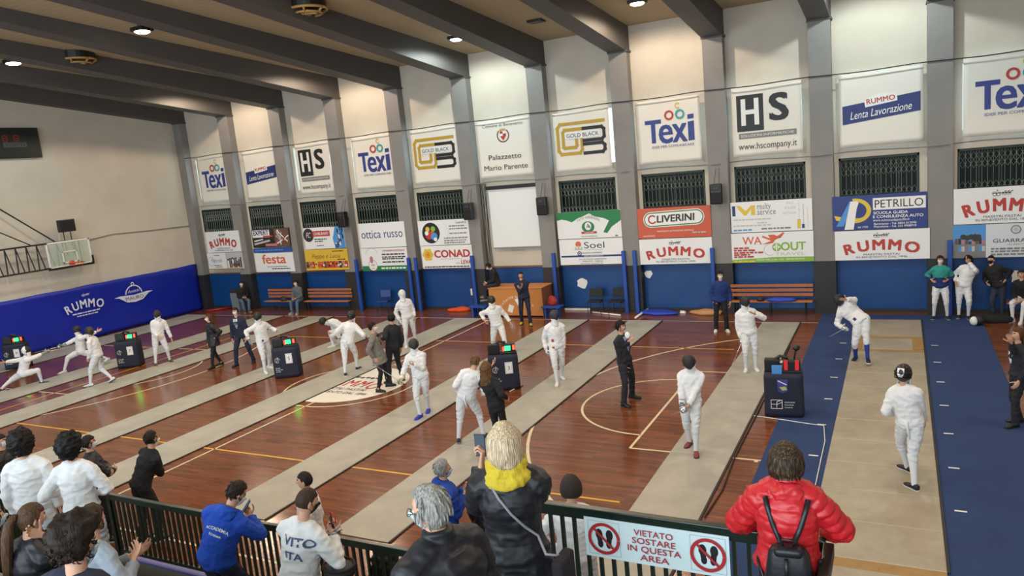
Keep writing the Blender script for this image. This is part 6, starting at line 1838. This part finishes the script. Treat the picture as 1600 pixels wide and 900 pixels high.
person('edgewoman', 'woman in a black suit with long brown hair beyond the blue carpet', feet=[(1586, 668), (1592, 660)], face=-60, h=1.72, head=(1592, 538), fem=True, hair=('longback', 'auburn'), hr=(1580, 535, .3), hl=(1592, 596, .2), eR=(.2, -.4, -1), shirt=Wt, q=.014, **sk)
person('tracksuit', 'bearded person in a navy tracksuit and yellow shoes standing in front of the desk', feet=[(829, 508), (816, 506)], face=-4, h=1.78, build=1.05, head=(814, 432), hl=(813, 451, .22), hr=(815, 449, .22), hair=('short', 'dark'), top=(C_navy, .026, -.12), bmat=C_navy, shoe=('#b4b42c', '#222222'), q=.018)
person('bluetop', 'person in a blue tracksuit top and white face mask standing by the bench', feet=[(1136, 518), (1119, 518)], face=4, h=1.74, head=(1125, 434), hr=(1115, 471), hl=(1141, 472), hair=('short', 'black'), fmask=(C_mask, 0), top=(cloth('blue_track_cloth', '#17306f'), .028, -.12), bmat=C_blk, shoe=('#dcdcd8', '#b8b8b4'), q=.018)
person('tealtop', 'youth in a teal and navy tracksuit top and white breeches by the wall', feet=[(1480, 498), (1459, 498)], face=2, h=1.74, head=(1469, 401), hair=('short', 'dark'), fmask=(C_mask, 0), top=(cloth('navy_track_cloth', '#172a66'), .028, -.12), yoke=C_teal, bottom='breeches', bmat=CBR, shoe=('#1c1c22', '#8a8a8a'), q=.018, hl=(1481, 437, .05), hr=(1455, 437, .05))
person('whitetop', 'youth in white fencing kit raising a hand to the face by the wall', feet=[(1513, 498), (1498, 497)], face=6, h=1.74, head=(1513, 402), hl=(1514, 410, .18), hr=(1493, 440, .05), eL=(-.6, .2, -.9), look=(18, -30, 10), hair=('thick', 'black'), q=.018, **{**fk, 'shoe': ('#1c1c22', '#8a8a8a')})
person('cap', 'youth in a black jacket and dark mask beside the youth in white', feet=[(1566, 499), (1553, 499)], face=-25, h=1.74, head=(1548, 401), hair=('crop', 'black'), hl=(1571, 437, .05), hr=(1542, 442), fmask=(C_maskk, 0), top=(C_blk, .032, -.12), bmat=C_jean if False else cloth('dark_jeans', '#1f2a40'), shoe=('#141416', '#2a2a2a'), q=.018)
# seated along the wall
def seat(key, label, u, v, zs, hd=None, **k):
    p = fl(u, v); return person(key, label, loc=(p.x, p.y, 0), pz=(zs + .10) / (k.get('h', 1.75) / 1.75), sit=((-.12, .43, 0), (.12, .43, 0)), **k)
p = wl(404, 470, 23.3)
person('benchdark', 'youth in dark clothes sitting on the bench end next to the grey bin', loc=(fl(404, 480).x, 23.32, 0), pz=.56, sit=((-.10, .42, 0), (.10, .42, 0)), face=12, h=1.72, hl=(-.06, .26, .66, 0), hr=(.06, .26, .66, 0), lean=12, hair=('short', 'black'), fmask=(C_mask, 0), top=(C_blk, .026, -.1), bmat=C_jean, shoe=('#3a3a3e', '#a0a0a0'), q=.018)
person('benchjeans', 'youth in jeans and a grey top sitting sideways on the wooden bench', loc=(fl(492, 480).x, 23.30, 0), pz=.56, sit=((-.14, .46, 0), (.16, .40, 0)), face=-32, h=1.72, hl=(-.06, .30, .64, 0), hr=(.10, .30, .64, 0), lean=8, hair=('thick', 'black'), fmask=(C_mask, 0), top=(cloth('grey_hoodie', '#5c6066'), .03, -.1), bmat=C_jean, shoe=('#8a8a8e', '#c0c0c0'), q=.018)
person('deskyouth', 'youth in black sitting on the end of the desk looking at a phone', loc=(dx0 + .16, 23.05, 0), pz=1.18, sit=((-.10, .46, .62), (.10, .42, .70)), face=-82, h=1.72, hl=(-.05, .34, 1.24, 0), hr=(.05, .34, 1.22, 0), lean=14, hunch=8, look=(38, 0, 0), hair=('short', 'black'), fmask=(C_mask, 0), top=(C_blk, .03, -.1), bmat=C_dgrey, shoe=('#50525a', '#a0a0a0'), hood=C_blk, q=.018)
p = PEOPLE['deskyouth']; M = Matrix.Translation(p['root'].location) @ Matrix.Rotation(p['yaw'], 4, 'Z')
w_ = M @ (V3((0, .46, 1.25)) * p['s']); phone('phone held by the youth sitting on the desk', w_, 40, math.degrees(p['yaw']))
person('edgeseat', 'youth in white breeches sitting by the wall at the picture edge', loc=(fl(1596, 492).x, 23.1, 0), pz=.62, sit=((-.10, .44, 0), (.14, .36, 0)), face=-22, h=1.72, hl=(-.08, .32, .62, 0), hr=(.1, .3, .62, 0), lean=25, hair=('short', 'dark'), q=.018, **{**fk, 'top': (C_blk, .025, -.1), 'shoe': ('#d4d4d6', '#e0e0e0')})
bm = bmesh.new(); q_ = PEOPLE['edgeseat']['root'].location
t = thing('wall_bench', 'low wooden bench at the picture edge under the youth in white breeches', 'bench', (q_.x + .3, 23.3, 0)); bm.free()
bm = bmesh.new(); box(bm, -.7, .7, -.2, .2, .42, .46, 0, .006); finish('seat_slat', bm, M_seat, t)
for x in (-.6, .6):
    bm = bmesh.new(); box(bm, x - .02, x + .02, -.18, .18, 0, .42); finish('leg', bm, M_leg, t)
p = fl(1556, 503); blob('black_bag', 'black sports bag on the floor beside the three youths', 'bag', (p.x, p.y, 0), (.42, .18, .15), C_blk, 3, .2)
p = fl(1528, 507)
t = thing('spare_mask', 'white-bibbed fencing mask lying on the floor by the black bag', 'fencing mask', (p.x, p.y - .1, 0)); bm = bmesh.new(); ball(bm, (0, 0, .14), (.16, .13, .14)); finish('mesh', bm, M_mesh, t, smooth=True); bm = bmesh.new(); ball(bm, (-.10, -.05, .13), (.10, .11, .12)); finish('bib', bm, K_white, t, smooth=True)

a, b = fl(797, 613), fl(817, 602); cable('wooden_rod', 'pale wooden rod lying on the parquet beyond the curly-haired woman', [(a.x, a.y, .02), (b.x, b.y, .02)], .016, mat('pale_wood', '#c7b79a', .6), 'rod')
# ------------------------------------------------------------------ onlookers on the floor close to the stand
dk = dict(bmat=C_blk, shoe=('#1a1a1c', '#cfcfcf'))
person('armsfolded', 'person in black with white face mask under the chin, standing arms folded on the parquet', feet=[(226, 846), (250, 846)], face=118, h=1.80, head=(233, 684), hl=(.09, .21, 1.17, 0), hr=(-.10, .23, 1.11, 0), eL=(-1, .15, -.7), tL=(0, .2, 1), tR=(0, .2, 1), hair=('short', 'dark'), fmask=(C_mask, .30), top=(C_blk, .022, -.10), look=(0, 0, 0), q=.012, eR=(1, .15, -.7), **dk)
person('paddedarms', 'person in a black jacket and white face mask standing behind the second curly-haired fencer', loc=fl(140, 690, 1.66).to_tuple()[:2] + (0,), face=85, h=1.74, hair=('short', 'dark'), fmask=(C_mask, 0), top=(C_blackn, .035, -.1), hl=(.09, .22, 1.15, 0), hr=(-.10, .24, 1.09, 0), eL=(-1, .15, -.7), eR=(1, .15, -.7), tL=(0, .2, 1), tR=(0, .2, 1), q=.012, **dk)
person('edgehead', 'person in black with white face mask at the picture edge beside the first curly-haired fencer', loc=fl(2, 688, 1.66).to_tuple()[:2] + (0,), face=60, h=1.74, hair=('short', 'dark'), fmask=(C_mask, 0), top=(C_blackn, .03, -.1), q=.013, **dk)
person('shadowfencer', 'bare-headed person in white kit on the parquet, half hidden behind the fencer holding his sword', loc=fl(474, 752, 1.66).to_tuple()[:2] + (0,), face=-110, h=1.76, hair=('crop', 'dark'), q=.012, **fk)
person('bluejacket', 'grey-haired person in a blue jacket with hands raised to the chin', loc=fl(686, 733, 1.64).to_tuple()[:2] + (0,), face=105, h=1.74, build=1.3, hair=('thin', 'grey'), fmask=(C_maskb, .25), top=(cloth('cobalt_nylon', '#123f9c'), .035, -.12), hl=(.0, .30, 1.30, 0), hr=(.06, .28, 1.26, 0), hood=cloth('cobalt_nylon', '#123f9c'), q=.012, lean=6, **dk)
person('armband', 'person in a black coat with a white armband, hidden behind the blonde woman', loc=fl(756, 748, 1.44).to_tuple()[:2] + (0,), face=140, h=1.56, hair=('short', 'black'), top=(C_blackn, .045, -.12), q=.013, **dk)
P = PEOPLE['armband']; s = P['s']; d = (P['EL'] - P['SL']).normalized(); c = P['SL'].lerp(P['EL'], .75)
bm = bmesh.new(); tube(bm, [(c - d * .05) * s, (c + d * .05) * s], .098 * s, 20); finish('armband', bm, K_white, P['root'], smooth=True)
person('knithat', 'person in a brown knitted hat, hands on hips, behind the sign railing', loc=fl(893, 768, 1.74).to_tuple()[:2] + (0,), face=172, h=1.88, hair=('hat', 'dark'), hl=(-.22, .02, .98, 0), hr=(.22, .02, .98, 0), eL=(-1, -.4, 0), eR=(1, -.4, 0), build=1.1, q=.012, **fk)
person('darkhead', 'dark-haired person standing just beyond the railing, only the head showing through the bars', loc=fl(603, 884, 1.62).to_tuple()[:2] + (0,), face=165, h=1.70, hair=('afro', 'black'), top=(C_blk, .022, -.1), q=.013, **dk)

# ------------------------------------------------------------------ the front row of the stand
ZT = .95
person('afroone', 'fencer in white with dark afro hair, arms hanging, seen from behind', loc=fl(36, 700, 2.60).to_tuple()[:2] + (ZT,), z=ZT, face=158, h=1.80, hair=('afro', 'black'), fmask=(C_mask, 0), q=.011, build=1.02, look=(0, -12, 0), **fk)
person('afrotwo', 'fencer in white with dark afro hair, one hand resting on the railing end', loc=fl(112, 704, 2.58).to_tuple()[:2] + (ZT,), z=ZT, face=150, h=1.77, hair=('afro', 'black'), fmask=(C_mask, 0), hr=(158, 768, -.1), q=.011, look=(0, -18, 0), hl=(98, 765, -.25), eR=(.9, -.5, -.3), **fk)
P = PEOPLE['afroone']
pb = fl(345, 900, ZT)
person('hoodie', 'boy in a bright blue hooded top leaning on the railing with a phone', loc=(-5.78, 4.66, ZT), z=ZT, face=148, h=1.66, pel=(338, 872), head=(373, 757), look=(35, -35, 0), hunch=6, hr=(392, 808, -.2), hl=(360, 815, -.35), eR=(.8, -.3, -.8), hair=('short', 'dark'), top=(C_blue, .034, -.14), hood=C_blue, collar=.04, bmat=C_navy, fmask=(C_mask, .15), poseR='grip', q=.010, shoe=('#1a1a1c', '#cfcfcf'))
back_print('hoodie', [('ACCADEMIA', 0, -.145, .032, .25, .025), ('SCHERMA', 0, -.21, .025, .14, .0)], K_white)
h = fist('hoodie'); phone('phone in the hand of the boy in the blue hooded top', h + V3((.0, -.01, .05)), 50, -40)
person('lettered', 'fencer with blue lettering on his white back and a black face mask', loc=(-4.86, 4.58, ZT), z=ZT, face=138, h=1.82, pel=(468, 905), head=(481, 769), look=(20, -30, 0), hr=(520, 835, .0), hl=(505, 838, -.35), eR=(.5, -.6, -.8), hair=('crop', 'brown'), fmask=(C_maskk, 0), poseR='grip', q=.010, **fk)
back_print('lettered', [('VITO', .055, -.13, .080, .29, .0), ('ITA', .03, -.25, .07, .17, .0)], mat('jacket_letter_blue', '#48587c', .6))
h = fist('lettered'); epee('epee with red cord held point down at the railing by the fencer with blue lettering', h, V3((.05, .12, -1)), .82)
bm = bmesh.new(); tube(bm, [h + V3((0, 0, .05)), h + V3((-.03, .02, .12)), h + V3((.04, .0, .10)), h + V3((.06, -.02, .04)), h + V3((-.02, 0, .03))], .008, 6)
tag(finish('body_cord', bm, mat('red_cord', '#a0202c', .5), smooth=True), 'red body cord looped round the sword guard at the railing', 'cord')
P = PEOPLE['lettered']; s = P['s']
t = thing('fencing_mask', 'black fencing mask tucked under the arm of the fencer with blue lettering', 'fencing mask', (0, 0, 0))
M = Matrix.Translation(P['root'].location) @ Matrix.Rotation(P['yaw'], 4, 'Z'); c = M @ ((P['ER'] * .7 + P['WR'] * .3 + V3((.02, -.02, -.13))) * s); t.location = c
bm = bmesh.new(); ball(bm, (0, 0, 0), (.15, .13, .12), 0, 24, 16)
for v in bm.verts:
    if v.co.z > .03: v.co.z = .03 + (v.co.z - .03) * .3
finish('mesh', bm, M_mesh, t, smooth=True)
bm = bmesh.new(); tube(bm, [(.15 * math.cos(a), .13 * math.sin(a), .045) for a in [i * math.pi / 12 for i in range(25)]], .012, 6); finish('rim', bm, C_blk, t)

# ------------------------------------------------------------------ the near landing
ZU = 2.0
person('blonde', 'woman with a blonde bob in a dark quilted coat and yellow scarf, taking a picture', loc=fl(791, 701, 3.58).to_tuple()[:2] + (ZU,), z=ZU, face=172, h=1.71, fem=True, build=1.14, head=(790, 702), hair=('bob', 'blonde'), top=(C_blackn, .042, -.12), coat=.22, quilt=.45, bmat=C_blk, hl=(752, 728, -.25), hr=(800, 742, -.38), eL=(-.25, .1, -1), eR=(.5, -.1, -1), poseL='grip', collar=0, q=.009, shoe=('#1a1a1c', '#303030'))
P = PEOPLE['blonde']; s = P['s']; sc_h = P['P1'] + P['d2'] * .025
bm = bmesh.new()
for i, (r, z, rr) in enumerate(((.108, .0, .040), (.098, .045, .036), (.124, -.035, .042))):
    pts = [(sc_h + P['ax'] * (r * math.cos(a)) + P['sf'] * (r * .95 * math.sin(a)) + P['d2'] * (z + .012 * math.sin(2 * a + i))) * s for a in [k * math.pi / 14 for k in range(29)]]
    tube(bm, pts, rr * s, 10)
me = remesh(bm, .009, 3); wrinkle(me, .012, 14, 3)
me.materials.append(C_yel); o = bpy.data.objects.new('scarf', me); C.objects.link(o); o.parent = P['root']
h = fist('blonde', False); phone('phone held up by the blonde woman', h + V3((.0, .03, .05)), 88, 10)
# her shoulder bag
M = Matrix.Translation(P['root'].location) @ Matrix.Rotation(P['yaw'], 4, 'Z')
def onback(P, x, z, off=.02):
    me = P['jacket'].data; s = P['s']
    if 'bv' not in P: P['bv'] = BVHTree.FromPolygons([v.co for v in me.vertices], [tuple(p.vertices) for p in me.polygons])
    n = P['sf']; p = (P['P1'] - n * .6 + P['ax'] * x + P['d2'] * z) * s
    hit = P['bv'].ray_cast(p, n)
    return (hit[0] if hit[0] else p + n * .42 * s) - n * off
t = thing('shoulder_bag', 'dark shoulder bag on a grey strap hanging at the blonde woman\'s hip', 'bag', (0, 0, 0))
t.location = M @ onback(P, .30, -.52, .0); bl = t.location.copy()
bm = bmesh.new(); box(bm, -.03, .05, -.10, .10, -.16, .06, 0, .025); finish('body', bm, cloth('dark_bag_cloth', '#1e1a1f'), t)
bm = bmesh.new(); pts = [M @ onback(P, x, z, .012) for x, z in ((-.10, -.02), (-.05, -.09), (.02, -.18), (.09, -.28), (.16, -.38), (.21, -.45))]
tube(bm, [p - bl for p in pts] + [V3((0, 0, .05))], .009, 6); finish('strap', bm, mat('grey_strap', '#8d8f94', .5), t, smooth=True)
bm = bmesh.new(); ball(bm, (.0, -.10, -.08), (.028, .022, .05)); finish('lime_tag', bm, mat('lime_plastic', '#9cc83a', .5), t, smooth=True)

person('greyman', 'grey-haired person with glasses and pale blue face mask in a black jacket', loc=fl(680, 800, 3.62).to_tuple()[:2] + (ZU,), z=ZU, face=-142, h=1.74, build=1.22, head=(672, 797), hair=('thin', 'grey'), fmask=(C_maskb, 0), top=(C_blackn, .045, -.12), bmat=C_blk, q=.009, look=(8, 28, 0), collar=.105, shoe=('#1a1a1c', '#303030'), lean=0)
P = PEOPLE['greyman']; s = P['s']
t = bm = bmesh.new(); Rh, Hc = P['Rh'], P['Hc']
for sg in (-1, 1):
    pts = [(Hc + Rh @ V3((sg * .033 + .024 * math.cos(a), .108, .004 + .019 * math.sin(a)))) * s for a in [i * math.pi / 8 for i in range(17)]]; tube(bm, pts, .0022 * s, 5)
    tube(bm, [(Hc + Rh @ V3((sg * .057, .106, .006))) * s, (Hc + Rh @ V3((sg * .080, .05, .012))) * s, (Hc + Rh @ V3((sg * .082, -.012, .012))) * s], .0022 * s, 5)
tube(bm, [(Hc + Rh @ V3((-.009, .110, .006))) * s, (Hc + Rh @ V3((.009, .110, .006))) * s], .0022 * s, 5)
finish('glasses', bm, mat('dark_glasses_frame', '#2c2420', .4), P['root'])

person('redcoat', 'woman in a red quilted jacket with a short streaked bob at the railing corner', loc=fl(1227, 735, 3.39).to_tuple()[:2] + (ZU,), z=ZU, face=178, h=1.53, fem=True, build=1.16, head=(1228, 738), hair=('bobshort', 'streak'), top=(C_red, .046, -.14), quilt=True, bmat=C_blk, hl=(-.25, .30, 1.02, 0), hr=(.25, .30, 1.02, 0), eL=(-1, -.5, -.3), eR=(1, -.5, -.3), collar=.105, q=.009, shoe=('#1a1a1c', '#303030'), lean=10, hood=C_red)
P = PEOPLE['redcoat']; s = P['s']; M = Matrix.Translation(P['root'].location) @ Matrix.Rotation(P['yaw'], 4, 'Z')
t = thing('backpack', 'small black backpack worn over the red quilted jacket', 'backpack', (0, 0, 0), P['yaw'])
c = onback(P, .01, -.42, .07); t.location = M @ c
M_bp = mat('black_backpack', '#14161d', .45, bump=.15, bscale=20)
bm = bmesh.new(); box(bm, -.135, .135, -.075, .07, -.22, .14, 0, .05)
for v in bm.verts:
    f = clamp((v.co.z + .22) / .36); v.co.x *= 1.12 - .42 * f ** 2; v.co.y *= 1.1 - .4 * f
me_ = finish('body', bm, M_bp, t, smooth=True)
bm = bmesh.new(); box(bm, -.075, .075, -.085, .01, .10, .155, 0, .02); tube(bm, [(-.03, -.03, .15), (-.03, -.035, .19), (.03, -.035, .19), (.03, -.03, .15)], .008, 6); box(bm, -.02, .0, -.10, -.085, -.05, .10); finish('flap', bm, M_bp, t, smooth=True)
bm = bmesh.new()
RIi = Matrix.Rotation(0, 3, 'Z')
for sg in (-1, 1):
    pts = [onback(P, x, z, .010) - c for x, z in ((sg * .135, -.005), (sg * .115, -.08), (sg * .085, -.17), (sg * .05, -.26))]
    pts.append(V3((sg * .03, -.02, .13)))
    rr = [.016] * len(pts)
    tube(bm, pts, rr, 8)
    pts = [V3((sg * .12, .03, -.18)), onback(P, sg * .19, -.46, .008) - c, onback(P, sg * .20, -.38, .008) - c]; tube(bm, pts, .010, 6)
finish('strap', bm, M_bp, t, smooth=True)
bm = bmesh.new(); pts = [(P['P1'] + P['ax'] * .076 * math.cos(a) + P['sf'] * .072 * math.sin(a) + P['d2'] * .108) * s for a in [i * math.pi / 14 for i in range(29)]]
tube(bm, pts, .012 * s, 6); finish('collar_trim', bm, C_blk, P['root'], smooth=True)

# ------------------------------------------------------------------ seated at the foot of the picture
def sitter(key, label, u, v, zh, seatz, **k):
    h_ = k.get('h', 1.72); p = fl(u, v, zh); s = h_ / 1.75
    return person(key, label, loc=(p.x, p.y - .05, seatz - .46 * s), z=seatz - .46 * s, pz=.56, sit=((-.14, .42, .0), (.14, .42, .0)), **k)
sitter('ponytail', 'girl with a long brown ponytail sitting with chin on hand in the stand', 45, 812, 3.05, 2.30, face=112, h=1.66, fem=True, head=(50, 815), hair=('tied', 'pony'), hr=(66, 836, .05), hl=(.0, .34, .75, 0), eR=(.3, .2, -1), look=(12, -5, 0), top=(C_blackn, .034, -.1), bmat=C_blk, shoe=('#1a1a1c', '#303030'), collar=.05, q=.009, hood=None)
sitter('edgesitter', 'person with pale face mask sitting at the picture edge behind the ponytailed girl', -2, 806, 2.62, 1.85, face=105, h=1.70, hair=('short', 'dark'), fmask=(C_maskb, .1), top=(C_blk, .03, -.1), bmat=C_blk, q=.011, shoe=('#1a1a1c', '#303030'), hl=(-.1, .3, .7, 0), hr=(.1, .3, .7, 0))
sitter('greyboy', 'boy in a pale grey shirt sitting with hands held out before him', 140, 812, 3.05, 2.30, face=122, h=1.64, head=(143, 812), hair=('short', 'brown'), hl=(206, 868, -.15), hr=(208, 878, .15), top=(C_grey, .018, -.1), bmat=C_navy, look=(8, 5, 0), q=.009, shoe=('#1a1a1c', '#303030'), collar=.02)
sitter('curlyman', 'person with tousled dark curls and a navy top sitting closest to us', 118, 858, 3.50, 2.72, face=128, h=1.78, build=1.25, head=(116, 856), hair=('curlytop', 'dark'), top=(C_navy, .034, -.1), bmat=C_blk, look=(5, -8, 0), q=.009, shoe=('#1a1a1c', '#303030'), hl=(-.15, .3, .7, 0), hr=(.15, .3, .7, 0), fmask=(C_maskb, .25), collar=.03)

for key, x in (('nearback', .02), ('bareback', .0), ('afroone', .03), ('turnback', .0)):
    P = PEOPLE[key]; s = P['s']; q0 = onback(P, x, -.44, .004); q1 = onback(P, x, -.50, .010)
    bm = bmesh.new(); tube(bm, [q0, q1, q1 + V3((.01, .0, -.10)) * s, q1 + V3((.03, .015, -.20)) * s], [.016 * s, .018 * s, .017 * s, .012 * s], 8)
    finish('strap', bm, CW_, P['root'], smooth=True)

for s_ in (_S,): bpy.data.scenes.remove(s_)
